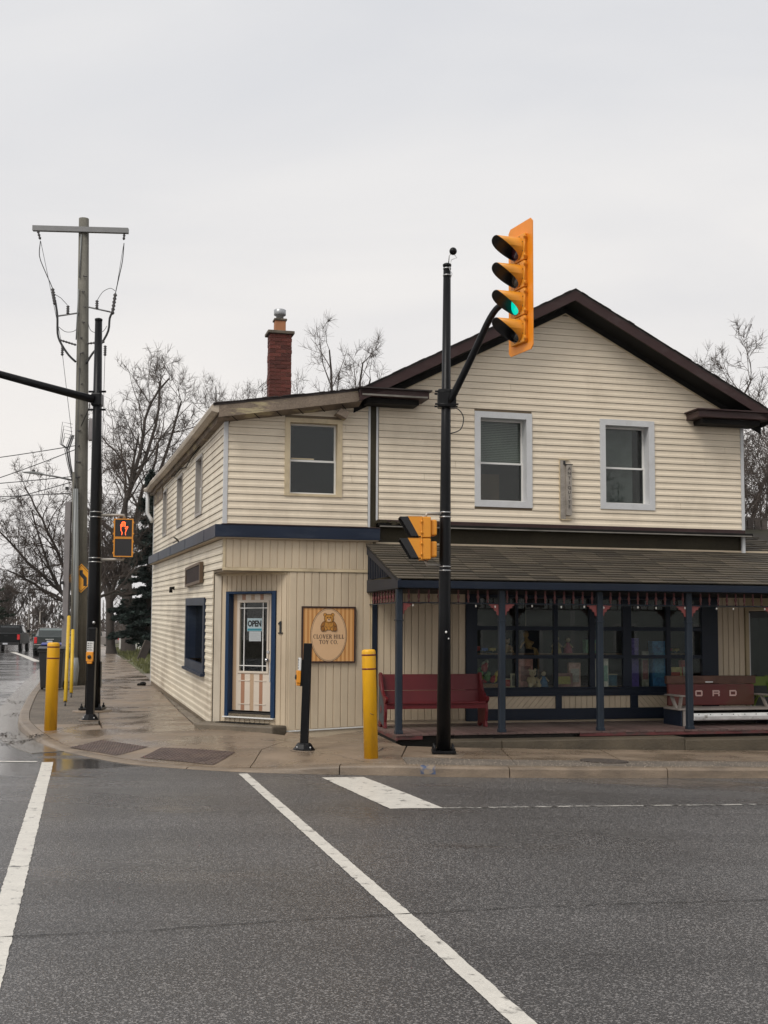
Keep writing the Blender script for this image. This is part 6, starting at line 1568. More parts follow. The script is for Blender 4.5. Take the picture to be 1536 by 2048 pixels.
# ---- left mast pole with arm out over the side road
PXl, PYl = -5.616, 23.389
pl_ = thing('mast_pole', (PXl, PYl, pz(PXl, PYl) - 0.004), 'tall black mast arm pole beside the utility pole on the left', 'signal pole', rot=(0, R(-0.5), 0))
HL = 7.68; rl = lambda z: 0.150 - (0.150 - 0.070) * z / HL
MB().tube([(0, 0, 0.06), (0, 0, 2.5), (0, 0, 5), (0, 0, HL)], [rl(0), rl(2.5), rl(5), rl(HL)], 18).build('shaft', m_pole, pl_)
MB().lathe([(rl(HL) + .003, HL - .01), (rl(HL) + .006, HL), (rl(HL) + .006, HL + .03), (0.04, HL + .045)], n=18).build('pole_cap', m_pole, pl_)
base_plate(pl_, 0.22)
MB().tube([(-0.05, -0.12, 6.07), (-1.0, -0.5, 6.28), (-2.6, -1.0, 6.66), (-6.5, -2.2, 7.5)], [0.080, 0.074, 0.066, 0.05], 14).build('arm', m_pole, pl_)
bx(-0.105, 0.10, -0.12, 0.10, 5.95, 6.21).build('arm_clamp', m_pole, pl_, 0.03)
b = MB()
for z in (5.88, 6.24): b.tube([(-0.16, -.05, z), (0.18, -.05, z)], 0.022, 6)
b.build('clamp_bolt', m_pole, pl_)
for z in (3.86, 3.76, 2.96, 2.88): strap(pl_, z, rl(z))
bx(-0.075, 0.075, -0.165, -0.12, 1.02, 1.44).build('hand_hole_cover', m_pole, pl_, 0.01)
MB().lathe([(0.03, 0), (0.03, 0.004)], (0.03, -rl(1.7) - .001, 1.70), 16, M=Matrix.Rotation(R(90), 4, 'X')).build('sticker', m_steel, pl_)
bx(rl(1) + .0, rl(1) + .02, -0.05, 0.05, 0.45, 0.95).build('hand_hole_cover', m_pole, pl_, 0.006)
ped_head('pedestrian_signal', (-5.07, 23.28, 3.235), 'two part pedestrian signal with lit orange hand, on the left mast pole', R(6), True, 0.355, 0.75, 0.0)
for z in (4.06, 3.19):
    MB().tube([(PXl + .05, PYl, z), (-5.20, 23.36, z), (-5.09, 23.36, z), (-5.07, 23.36, z - (0.07 if z > 3.5 else -.04))], 0.028, 8).build('mounting_pipe', m_galvp, pl_).matrix_parent_inverse = Matrix.LocRotScale(pl_.location, pl_.rotation_euler, None).inverted()

# ---- wooden utility pole
m_upole = mat('weathered utility pole wood', (0.15, 0.142, 0.118), rough=0.85, var=0.2, vs_=2, dirt=(0.07, 0.065, 0.055), dscale=(9, 9, 0.4), damt=0.7, dpos=(0.45, 0.65), bump=0.4, bs=25, fine=0.2, fs=40)
m_pvc = mat('grey conduit', (0.23, 0.24, 0.235), rough=0.5, var=0.08)
m_pvc2 = mat('lilac grey cable guard', (0.20, 0.185, 0.185), rough=0.55, var=0.1)
m_wire = mat('black cable', (0.02, 0.02, 0.021), rough=0.5)
m_ins = mat('grey polymer insulator', (0.055, 0.05, 0.05), rough=0.45)
m_alu = mat('aluminium crossarm', (0.20, 0.20, 0.20), rough=0.5, metal=0.3, var=0.1)
UY = 31.9
up = thing('utility_pole', (-8.03, UY, 0.37), 'tall weathered wooden utility pole with crossarm and cable risers', 'utility pole')
def U(x, z, y=0.0): return (x + 8.03, y, z - 0.37)
MB().tube([U(-8.03, 0.3), U(-8.10, 4), U(-8.15, 8.5), U(-8.22, 12.99)], [0.205, 0.19, 0.165, 0.135], 16).build('shaft', m_upole, up)
ca = MB().prism([U(-9.56, 12.74, -.2), U(-9.56, 12.60, -.2), U(-6.97, 12.54, -.2), U(-6.97, 12.68, -.2)], (0, 0.12, 0)).build('crossarm', m_alu, up)
def insulator(parent, p, q, r=0.045, n=5, nm='insulator'):
    p, q = Vector(p), Vector(q); pts, rad = [], []
    for k in range(n * 2 + 1): pts.append(p.lerp(q, k / (n * 2))); rad.append(r if k % 2 else r * .5)
    return MB().tube(pts, rad, 10).build(nm, m_ins, parent)
for x, x2 in ((-9.42, -9.35), (-7.07, -7.09)): insulator(ca, U(x, 12.60, -.15), U(x2, 12.36, -.15), 0.04, 3)
JL = [(-9.34, 12.32), (-9.36, 11.91), (-9.2, 11.49), (-8.98, 11.01), (-8.9, 10.66), (-8.83, 10.25), (-8.81, 9.77), (-8.71, 9.5), (-8.5, 9.19), (-8.30, 9.0)]
JR = [(-7.08, 12.27), (-7.11, 11.78), (-7.2, 11.3), (-7.28, 10.88), (-7.35, 10.4), (-7.42, 10.19), (-7.45, 9.85), (-7.63, 9.5), (-7.86, 9.23), (-8.02, 8.95)]
for J in (JL, JR):
    MB().tube(smooth([U(x, z, -.15) for x, z in J], 3), [0.012] * 12 + [0.03] * 16, 7).build('riser_cable', m_wire, up)
    insulator(up, U(J[3][0], J[3][1], -.15), U(J[4][0], J[4][1] - .1, -.15), 0.055, 6, 'cable_termination')
for pts in ([(-9.33, 12.3), (-8.97, 10.73), (-8.68, 9.45)], [(-7.09, 12.2), (-7.26, 10.95)], [(-8.66, 9.2), (-8.35, 7.0)], [(-7.52, 9.2), (-7.53, 6.6), (-7.50, 3.0)]):
    MB().tube([U(x, z, -.16) for x, z in pts], 0.007, 5).build('stay_wire', m_wire, up)
for x0, z0, x1, z1, xi, zi in ((-8.82, 10.25, -8.25, 10.34, -8.55, 10.30), (-8.0, 10.50, -7.40, 10.37, -7.77, 10.45)):
    MB().tube([U(x0, z0, -.15), U(x1, z1, -.15)], 0.022, 6).build('bracket_arm', m_alu, up); insulator(up, U(xi, zi, -.15), U(xi, zi + .24, -.15), 0.05, 4, 'post_insulator')
MB().tube([U(-8.57, 10.56, -.15), U(-8.75, 10.75, -.15), U(-8.93, 10.86, -.15)], 0.008, 5).build('lead_wire', m_wire, up)
MB().tube(smooth([U(-7.76, 10.70, -.15), U(-7.62, 10.92, -.15), U(-7.42, 11.02, -.15), U(-7.29, 10.95, -.15)]), 0.008, 5).build('lead_wire', m_wire, up)
for a, c_ in (((-8.76, 9.60), (-8.30, 9.46)), ((-7.54, 9.55), (-8.02, 9.50))):
    insulator(up, U(*a, -.15), U(*c_, -.15), 0.035, 6, 'strain_insulator')
for x in (-8.67, -7.52): insulator(up, U(x, 9.45, -.15), U(x, 9.17, -.15), 0.045, 5, 'arrester')
for pts in ([(-8.78, 9.95), (-8.6, 9.82), (-8.4, 9.82), (-8.28, 9.9)], [(-8.0, 10.1), (-7.93, 9.88), (-7.8, 9.80), (-7.6, 9.82), (-7.48, 9.98)]): MB().tube(smooth([U(x, z, -.17) for x, z in pts]), 0.008, 5).build('lead_wire', m_wire, up)
MB().tube([U(-8.24, 12.5, -.16), U(-8.26, 11.3, -.17)], 0.016, 6).build('ground_moulding', m_pvc, up); MB().tube([U(-8.27, 11.0, -.17), U(-8.30, 9.6, -.18)], 0.016, 6).build('ground_moulding', m_pvc, up)
b = MB()
for k in range(22): b.tube([U(-8.15 + rnd.uniform(-.1, .1), 2.5 + 0.42 * k, -.22), U(-8.15 + rnd.uniform(-.1, .1), 2.5 + .42 * k + .03, -.165)], 0.018, 6)
b.build('pole_bolt', m_ins, up)
MB().lathe([(0.09, 6.5), (0.10, 6.53), (0.10, 7.03), (0.06, 7.1)], (0.20, -.1, 0), 14).build('transformer_can', m_pvc2, up)
MB().tube([U(-8.10, 7.25, -.2), U(-7.85, 7.7, -.4), U(-7.80, 7.9, -.5)], 0.012, 6).build('lead_wire', m_wire, up)
bx(-0.42, -0.26, -0.30, -0.16, 0.02, 4.85).build('cable_guard', m_pvc2, up, 0.02)
for x in (-.40, -.26): bx(-.43, -.38, -.31, -.25, 2.0 + x, 2.02 + x).build('guard_bracket', m_ins, up)
MB().tube([U(-8.18, 5.55, -.30), U(-8.10, 3.0, -.30), U(-8.08, 1.1, -.31)], 0.070, 12).build('conduit', m_pvc, up)
MB().tube([U(-8.08, 1.1, -.31), U(-8.07, 0.85, -.31), U(-8.10, 0.5, -.31), U(-8.10, 0.36, -.31)], [0.085, 0.11, 0.11, 0.10], 12).build('conduit_foot', m_pvc, up)
MB().tube([U(-8.24, 6.0, -.28), U(-8.20, 4, -.29), U(-8.16, 0.4, -.29)], 0.045, 10).build('conduit', m_upole, up)
for q in ((-8.40, 5.6), (-8.47, 3.1), (-8.46, 2.2)): bx(q[0] + 8.03 - .04, q[0] + 8.03 + .04, -.36, -.30, q[1] - .45, q[1] - .37).build('step_box', m_black, up)
for k in range(7):
    a = rnd.uniform(-.08, .08); MB().tube([U(-8.32 + a, 7.0, -.2), U(-8.44 + a * 1.3, 6.6, -.25), U(-8.36 + a, 6.2, -.28), U(-8.24 + a * .6, 5.75, -.3), U(-8.18 + a * .3, 5.5, -.3)], 0.010, 6).build('cable_bundle', m_wire, up)
b = MB()
for k in range(5):
    a = rnd.uniform(0, 1); b.tube([U(-8.33, 6.9 + .1 * k, -.2), U(-8.5 - .1 * a, 6.95 + .1 * k, -.25), U(-8.55 - .1 * a, 6.75, -.25), U(-8.40, 6.6, -.22)], 0.007, 5)
b.build('drop_wire', m_wire, up)
sn = thing('warning_sign', (-7.985, UY - 0.235, 2.80), 'yellow diamond warning sign with black arrow, half hidden behind pole conduits', 'sign')
hs = 0.385
MB().prism([(0, 0, 0), (hs, 0, hs), (0, 0, 2 * hs), (-hs, 0, hs)], (0, -.006, 0)).build('sign_plate', mat('warning sign yellow', (0.72, 0.31, 0.01), rough=0.35), sn)
b = MB()
for s_ in (0.90,):
    for i in range(4):
        P4 = [(0, 0.03), (hs - .03, hs), (0, 2 * hs - .03), (-hs + .03, hs)]; P5 = [(0, 0.05), (hs - .05, hs), (0, 2 * hs - .05), (-hs + .05, hs)]
        a0, a1, c1, c0 = P4[i], P4[(i + 1) % 4], P5[(i + 1) % 4], P5[i]; b.add([(a0[0], -.0075, a0[1]), (a1[0], -.0075, a1[1]), (c1[0], -.0075, c1[1]), (c0[0], -.0075, c0[1])], [(0, 1, 2, 3)])
b.prism([(.06, -.0075, .18), (.15, -.0075, .18), (.15, -.0075, .40), (.04, -.0075, .52), (.04, -.0075, .60), (-.05, -.0075, .60), (-.05, -.0075, .48), (.06, -.0075, .36)], (0, -.001, 0)); b.build('arrow_print', m_black, sn)
# yellow stay guards and the stays they cover
m_guard = mat('yellow stay guard', (0.66, 0.42, 0.02), rough=0.4, var=0.08, vs_=5)
for (x, y), tp, lab, ln in (((-6.50, 24.73), (-8.2, UY - .1, 9.3), 'nearer yellow plastic guard on a utility pole stay wire', 2.35), ((-7.02, 27.2), (-8.2, UY - .1, 8.9), 'farther yellow plastic guard on a stay wire, just behind the nearer one', 1.72)):
    z = pz(x, y); o = thing('stay_guard', (x, y, z), lab, 'stay guard', group='yellow stay wire guards')
    d = (Vector(tp) - Vector((x, y, z))); u = d.normalized()
    MB().tube([u * 0.10, u * (ln)], 0.038, 12).build('guard_tube', m_guard, o)
    MB().tube([u * -0.1, d], 0.007, 5).build('stay_wire', m_wire, o)
    MB().tube([(0, 0, -0.05), u * 0.11], 0.022, 8).build('anchor_rod', m_ins, o)
# street lamp bracketed to the utility pole
sl = thing('street_lamp', (-8.30, UY - 0.1, 5.80), 'grey flat street lamp on a thin arm fixed to the utility pole', 'street lamp')
MB().tube([(0, 0, 0), (-0.45, -0.1, 0.09), (-0.80, -0.2, 0.14)], 0.024, 8).build('arm', m_alu, sl)
MB().prism([(-0.72, -.28, .12), (-0.95, -.30, .14), (-1.28, -.30, .175), (-1.30, -.30, .19), (-1.0, -.30, .205), (-0.78, -.28, .175)], (0, 0.20, 0)).build('lamp_head', m_pvc, sl, 0.01)
MB().lathe([(0.03, 0), (0.03, 0.05), (0.02, 0.055)], (-1.0, -.20, .206), 10).build('photocell', m_ins, sl)
# overhead wires leaving to the left
for z0, sl_, c_, nm, y1 in ((6.75, 0.17, 0.007, 'topmost overhead wire running left from the utility pole', 1.0), (6.66, 0.40, 0.016, 'steeply sagging overhead wire just under the topmost one', 2.0), (5.92, 0.09, 0.004, 'third overhead wire from the top, level with the street lamp', 3.0), (5.80, 0.30, 0.011, 'sagging overhead wire leaving just below the street lamp arm', 0.5), (5.47, 0.015, 0.0005, 'lowest, nearly level overhead wire left of the utility pole', 8.0)):
    MB().tube([(-8.2 - d, UY - 0.1 + y1 * d / 24, z0 - sl_ * d + c_ * d * d) for d in [24 * k / 30 for k in range(31)]], 0.012, 5).build('overhead_wire', m_wire, label=nm, cat='wire', group='overhead wires')
MB().tube([(-40 + 6 * k, 150, 9.2 - 0.6 * math.sin(math.pi * ((k % 6) / 6))) for k in range(9)], 0.03, 4).build('overhead_wire', m_wire, label='distant overhead wire crossing the road behind the leftmost trees', cat='wire', group='overhead wires')

# ---- wheeled bins
def bin_(x, y, body, lidm, label, h=1.06, w=0.58, rz__=0.0):
    o = thing('wheelie_bin', (x, y, rz(y) + 0.122), label, 'bin', rz__, 'wheeled bins by the utility pole'); a, b_ = w / 2, w * .41
    MB().add([(-b_, -b_, .06), (b_, -b_, .06), (b_, b_, .06), (-b_, b_, .06), (-a, -a, h), (a, -a, h), (a, a + .05, h), (-a, a + .05, h)], [(3, 2, 1, 0), (0, 1, 5, 4), (1, 2, 6, 5), (2, 3, 7, 6), (3, 0, 4, 7), (4, 5, 6, 7)]).build('body', body, o, 0.02)
    bx(-a - .02, a + .02, -a - .02, a + .02, h - .07, h - .0).build('rim', body, o, 0.012)
    MB().prism([(-a - .03, -a - .045, h + .001), (-a - .03, a + .06, h + .001), (-a - .03, a + .06, h + .05), (-a - .03, 0, h + .075), (-a - .03, -a - .045, h + .03)], (w + .06, 0, 0)).build('lid', lidm, o, 0.012)
    MB().tube([(-a + .05, a + .10, h - .03), (a - .05, a + .10, h - .03)], 0.02, 8).build('handle', body, o)
    for sx in (-1, 1): b = MB(); b.tube([(sx * (a - .06), b_ + .02, .11), (sx * (a - .005), b_ + .02, .11)], 0.11, 14); b.build('wheel', m_black, o)
m_binb = mat('black bin plastic', (0.014, 0.014, 0.015), rough=0.42, var=0.2); m_binblue = mat('blue bin lid', (0.016, 0.03, 0.22), rough=0.4, var=0.1)
bin_(-8.20, 29.9, m_binb, m_binb, 'black wheeled bin with black lid behind the left yellow bollard', 1.00, 0.60, R(8))
bin_(-9.02, 33.0, m_binb, m_binblue, 'blue lidded wheeled bin left of the utility pole', 1.02, 0.58, R(10))
bin_(-8.27, 33.2, m_binb, m_binblue, 'blue lidded wheeled bin right behind the utility pole', 1.02, 0.58, R(10))

# ================================================================ VEHICLES (far down the side road)
m_rub = mat('tyre rubber', (0.012, 0.012, 0.012), rough=0.7); m_rim = mat('wheel rim', (0.22, 0.22, 0.23), rough=0.35, metal=0.7)
m_tail = mat('tail lamp red', (0.35, 0.01, 0.012), rough=0.2, emit=(1, 0.02, 0.02), es=0.15); m_plate = mat('number plate', (0.55, 0.56, 0.6), rough=0.4)
m_cglass = mat('car glass', (0.02, 0.025, 0.027), rough=0.06, spec=0.8); m_cglass2 = mat('pale car glass', (0.16, 0.19, 0.185), rough=0.2, spec=0.6)  # second glass has a lighter base tone and rougher surface
def vehicle(name, loc, rot, label, paint, kind, cat, glass=None):
    o = thing(name, (loc[0], loc[1], rz(loc[1]) + .002), label, cat, rot); g = glass or m_cglass
    def loft(secs, nm, m_, bev=0.03):
        v = []; f = []
        for y, w0, w1, z0, z1 in secs: v += [(-w0, y, z0), (w0, y, z0), (w1, y, z1), (-w1, y, z1)]
        for i in range(len(secs) - 1):
            for k in range(4): f.append((4 * i + k, 4 * i + (k + 1) % 4, 4 * i + 4 + (k + 1) % 4, 4 * i + 4 + k))
        f += [(3, 2, 1, 0), tuple(range(4 * len(secs) - 4, 4 * len(secs)))]
        return MB().add(v, f).build(nm, m_, o, bev)
    if kind == 'pickup':
        L_, wl = 5.6, (1.15, 4.55); hw = 0.98
        loft([(0, .92, .94, .62, 1.28), (0.05, .97, .97, .58, 1.30), (2.0, .99, .97, .55, 1.32), (4.2, .99, .95, .55, 1.28), (5.2, .96, .90, .55, 1.18), (5.6, .85, .80, .6, 1.05)], 'body', paint)
        loft([(1.75, .90, .72, 1.31, 1.31), (1.95, .91, .74, 1.31, 1.88), (3.3, .91, .74, 1.30, 1.90), (4.1, .92, .76, 1.27, 1.28)], 'cab', paint, 0.04)
        MB().add([(-.70, 1.805, 1.40), (.70, 1.805, 1.40), (.62, 1.915, 1.80), (-.62, 1.915, 1.80)], [(0, 1, 2, 3)]).build('rear_window', g, o)
        for sx in (-1, 1): MB().add([(sx * .905, 2.1, 1.36), (sx * .905, 3.6, 1.36), (sx * .79, 3.15, 1.80), (sx * .785, 2.1, 1.80)], [(0, 1, 2, 3) if sx > 0 else (3, 2, 1, 0)]).build('side_window', g, o)
        tg = bx(-.76, .76, -0.02, 0.02, .70, 1.27).build('tailgate', paint, o, 0.01); bx(-.12, .12, -.035, -.021, 1.10, 1.16).build('handle', m_black, tg)
        bx(-.93, .93, -0.16, -0.025, .48, .66).build('bumper', m_black, o, 0.03); bx(-.16, .16, -.175, -.161, .52, .63).build('number_plate', m_plate, o)
        tl_ = [(x, .80, 1.24) for x in (-.90, .90)]
        for sx in (-1, 1): bx(sx * .86 - .09, sx * .86 + .09, -.03, .06, .86, 1.22).build('tail_light', m_tail, o, 0.015)
    else:
        L_, wl = 4.9, (1.0, 3.9); hw = 0.90
        loft([(0, .80, .76, .42, .98), (0.12, .90, .84, .30, 1.04), (1.2, .93, .88, .24, 1.02), (3.5, .93, .88, .24, .98), (4.6, .88, .82, .28, .80), (4.9, .78, .72, .36, .66)], 'body', paint, 0.05)
        loft([(0.75, .82, .62, 1.00, 1.02), (1.35, .84, .64, 1.00, 1.44), (2.6, .84, .64, .98, 1.46), (3.45, .82, .66, .96, .98)], 'cabin', paint, 0.05)
        MB().add([(-.70, .86, 1.065), (.70, .86, 1.065), (.58, 1.30, 1.415), (-.58, 1.30, 1.415)], [(0, 1, 2, 3)]).build('rear_window', g, o)
        for sx in (-1, 1): MB().add([(sx * .842, 1.5, 1.06), (sx * .842, 3.1, 1.04), (sx * .69, 2.6, 1.40), (sx * .685, 1.55, 1.40)], [(0, 1, 2, 3) if sx > 0 else (3, 2, 1, 0)]).build('side_window', g, o)
        bp_ = bx(-.84, .84, -0.06, 0.05, .40, .62).build('bumper', paint, o, 0.04); bx(-.80, .80, -.066, -.058, .60, .615).build('chrome_strip', m_chrm, bp_)
        bx(-.22, .22, -.012, 0.03, .86, .885).build('badge_strip', m_chrm, o); bx(-.15, .15, -.02, 0.02, .68, .80).build('number_plate', m_plate, o)
        for sx in (-1, 1): bx(sx * .74 - .08, sx * .74 + .08, -.015, .16, .66, .98).build('tail_light', m_tail, o, 0.03)
    for y in wl:
        for sx in (-1, 1):
            r = .38 if kind == 'pickup' else .33
            w_ = MB().tube([(sx * (hw - .22), y, r), (sx * hw, y, r)], r, 20).build('wheel', m_rub, o); MB().tube([(sx * (hw + .001), y, r), (sx * (hw + .012), y, r)], r * .6, 14).build('rim', m_rim, w_)
    for sx in (-1, 1): bx(sx * (hw + .12) - .10, sx * (hw + .12) + .10, L_ * .58, L_ * .58 + .08, 1.02 if kind != 'pickup' else 1.34, 1.16 if kind != 'pickup' else 1.56).build('mirror', paint, o, 0.02)
    return o
m_cardk = mat('dark green car paint', (0.018, 0.026, 0.024), rough=0.2, spec=0.7, var=0.1); m_carbk = mat('black truck paint', (0.006, 0.007, 0.008), spec=0.2, rough=0.5, var=0.1); m_carw = mat('white car paint', (0.6, 0.6, 0.58), rough=0.3, var=0.03); m_carsv = mat('silver car paint', (0.30, 0.27, 0.25), rough=0.35, metal=0.5, var=0.05)
vehicle('pickup_truck', (-26.35, 84.0), R(9), 'black pickup truck driving away at the left edge of the photo', m_carbk, 'pickup', 'truck')
vehicle('parked_car', (-19.40, 70.0), R(13), 'dark green sedan parked by the kerb beyond the left bollard', m_cardk, 'sedan', 'car', m_cglass2).scale = (1.06, 1.06, 1.14)
vehicle('parked_car', (-26.3, 100.0), R(13), 'white car parked just beyond the dark green sedan', m_carw, 'sedan', 'car')
vehicle('parked_car', (-24.6, 112.0), R(100), 'silver car standing in a drive beyond the picket fence', m_carsv, 'sedan', 'car')

# ================================================================ TREES
m_bark = mat('dark wet bark', (0.052, 0.042, 0.036), rough=0.85, var=0.3, vs_=3, bump=0.5, bs=12)
m_twig = mat('bare twigs', (0.072, 0.056, 0.047), rough=0.9, var=0.2)
def bare_tree(X, Y, H, label, seed, tr=0.35, spread=0.55, th=0.28, limbs=None, lean=(0, 0), levels=5, rmin=0.012, dens=1.0, gz=None, upw=0.10, spur=1, name='bare_tree', group='bare deciduous trees'):
    q = random.Random(seed); segs = []
    def rv(): return Vector((q.gauss(0, 1), q.gauss(0, 1), q.gauss(0, 1)))
    def branch(p, d, L_, r, lv):
        n = max(3, min(14, int(L_ / (H * (0.045 if lv == 1 else 0.03))) + 1)); st = L_ / n; d = d.normalized(); r1 = max(rmin, r * 0.30)
        for i in range(n):
            d = (d + rv() * (0.10 + 0.03 * lv) + Vector((0, 0, upw * (1 if lv > 1 else .6)))).normalized()
            p2 = p + d * st; ra = r + (r1 - r) * i / n; rb = r + (r1 - r) * (i + 1) / n
            segs.append((p, p2, max(rmin, ra), max(rmin, rb), lv))
            f = (i + 1) / n
            if lv < levels and f > (0.15 if lv == 1 else 0.12):
                k = 1 if q.random() < 0.92 * dens else 0
                if q.random() < (0.55 if lv < 3 else 0.7) * dens: k += 1
                for _ in range(k):
                    ax = d.cross(rv()).normalized(); a = R(q.uniform(28, 68)); cd = (d * math.cos(a) + ax * math.sin(a))
                    branch(p2, cd, L_ * q.uniform(0.30, 0.56) * (1.15 - 0.6 * f), rb * q.uniform(0.36, 0.58), lv + 1)
            p = p2
            if lv >= 3:
                for _ in range(spur):
                    sd = (d + rv() * 0.75 + Vector((0, 0, .25))).normalized(); segs.append((p2, p2 + sd * H * q.uniform(0.010, 0.028), rmin * .75, rmin * .4, 5))
    z0 = rz(Y) + 0.1 if gz is None else gz
    p = Vector((0, 0, -0.2)); d = Vector((lean[0], lean[1], 1)).normalized(); tl_ = H * th; n = 5
    for i in range(n):
        d = (d + rv() * 0.03).normalized(); p2 = p + d * (tl_ + .2) / n; fl = 1.35 if i == 0 else 1.0
        segs.append((p, p2, tr * fl * (1 - 0.05 * i), tr * (1 - 0.05 * (i + 1)), 0)); p = p2
    LM = limbs or [(math.cos(a) * spread, math.sin(a) * spread, 1, 1.0) for a in [q.uniform(0, 1) + k * 2.1 for k in range(3)]] + [(q.uniform(-.15, .15), q.uniform(-.15, .15), 1, 1.05)]
    for lx, ly, lz, ll in LM: branch(p - d * q.uniform(0, tl_ * .25), Vector((lx, ly, lz)), (H - tl_) * 0.70 * ll, tr * 0.46, 1)
    # scale the crown to the wanted height
    zmax = max(s[1].z for s in segs); k = (H - tl_) / max(0.1, zmax - tl_)
    def fx(v): return Vector((v.x * (0.5 + 0.5 * k) if v.z > tl_ else v.x, v.y * (0.5 + 0.5 * k) if v.z > tl_ else v.y, tl_ + (v.z - tl_) * k if v.z > tl_ else v.z))
    o = thing(name, (X, Y, z0), label, 'tree', group=group)
    A, B = MB(), MB()
    for a, b, ra, rb, lv in segs:
        a, b = fx(a), fx(b)
        if lv <= 1: A.tube([a, b], [ra, rb], 7, cap=False)
        else:
            dd = (b - a)
            if dd.length < 1e-5: continue
            x, y, _ = frame(dd); n = 4 if lv == 2 else 3; vs_ = []
            for P_, r_ in ((a, ra), (b, rb)):
                for kk in range(n): an = 2 * math.pi * kk / n; vs_.append(P_ + (x * math.cos(an) + y * math.sin(an)) * r_)
            B.add(vs_, [(kk, (kk + 1) % n, n + (kk + 1) % n, n + kk) for kk in range(n)])
    A.build('trunk', m_bark, o); B.build('crown', m_twig, o)
    return len(segs)
NS = []
NS.append(bare_tree(-16.9, 80, 22.0, 'largest bare tree, dark trunk rising behind the side wall eave', 12, tr=0.42, th=0.36, limbs=[(-0.16, 0, 1, 1.0), (0.50, 0.1, 1, 0.92), (-0.50, 0.1, 1, 0.66), (0.22, -0.2, 1, 0.95), (0.95, 0.0, .9, 0.80), (-.9, 0, .7, .42), (1.2, .2, .45, .62), (-.9, -.2, .2, .36), (.7, -.3, .7, .7)], rmin=0.012, levels=4, dens=0.95, upw=0.07))
NS.append(bare_tree(-15.9, 62, 11.0, 'wide spreading bare tree behind the utility pole', 23, tr=0.24, th=0.30, limbs=[(-1.0, 0, .9, 0.95), (-.45, 0.1, 1, 0.95), (0.25, 0, 1, 0.9), (.7, 0.1, .9, .8), (-1.1, 0, .5, 0.8), (.8, 0, .4, .6), (-.9, -.2, .2, .65)], rmin=0.0095, levels=4, dens=0.92, upw=0.05))
NS.append(bare_tree(-16.2, 72, 9.5, 'smaller leaning bare tree beside the side walk under the spreading one', 31, tr=0.30, th=0.35, lean=(-.12, 0), rmin=0.010, levels=4, dens=0.92))
NS.append(bare_tree(-2.3, 58, 17.0, 'bare tree with rounded crown showing right of the chimney', 201, tr=0.26, th=0.60, limbs=[(-0.65, 0, 1, .85), (-0.22, 0, 1, 1.0), (.55, 0, 1, .9), (.18, .2, 1, 1.0), (.95, .1, .9, .8), (-.9, 0, .7, .65)], rmin=0.008, levels=4, dens=0.95, upw=0.09))
NS.append(bare_tree(-7.3, 66, 16.0, 'slight bare tree whose tips show left of the chimney', 53, tr=0.20, th=0.45, spread=.35, rmin=0.008, levels=4, dens=0.9))
NS.append(bare_tree(13.7, 46, 13.7, 'bare budding tree rising behind the gable roof at the right edge', 61, tr=0.22, th=0.30, limbs=[(-.5, 0, 1, .95), (-.12, 0, 1, 1.0), (.25, 0, 1, 1), (.6, .1, 1, .9), (-.7, .2, .7, .7)], rmin=0.008, levels=4, dens=0.92, upw=0.10))
NS.append(bare_tree(15.9, 43, 11.5, 'dense bare tree beyond the right edge of the parapet', 67, tr=0.22, th=0.2, rmin=0.008, levels=4, dens=0.92, upw=0.08))
NS.append(bare_tree(13.1, 37, 7.9, 'low twiggy thicket tree above the annex parapet', 71, tr=0.12, th=0.12, spread=.7, rmin=0.007, levels=4, dens=1.0))
NS.append(bare_tree(15.5, 62, 16.3, 'bare twig tips just above the right roof slope', 73, tr=0.2, th=.5, spread=.3, rmin=.009, levels=4, dens=.7))
NS.append(bare_tree(-52.5, 168, 10.0, 'broad bare tree far off at the left edge of the photo', 83, tr=0.32, th=0.22, spread=.9, rmin=0.016, levels=4, dens=0.92))
NS.append(bare_tree(-58.5, 205, 7.0, 'small rounded bare tree far off, left of the parked sedan', 89, tr=0.22, th=0.25, spread=.8, rmin=0.016, levels=4, dens=0.92))
NS.append(bare_tree(-42.6, 132, 7.5, 'bare brushy tree far off beyond the parked cars', 97, tr=0.2, th=0.2, spread=.9, rmin=0.014, levels=4, dens=.85))
NS.append(bare_tree(-26.0, 105, 10.5, 'bare street tree farther along the walk beyond the picket fence', 101, tr=0.30, th=0.3, rmin=0.012, levels=4, dens=.85))

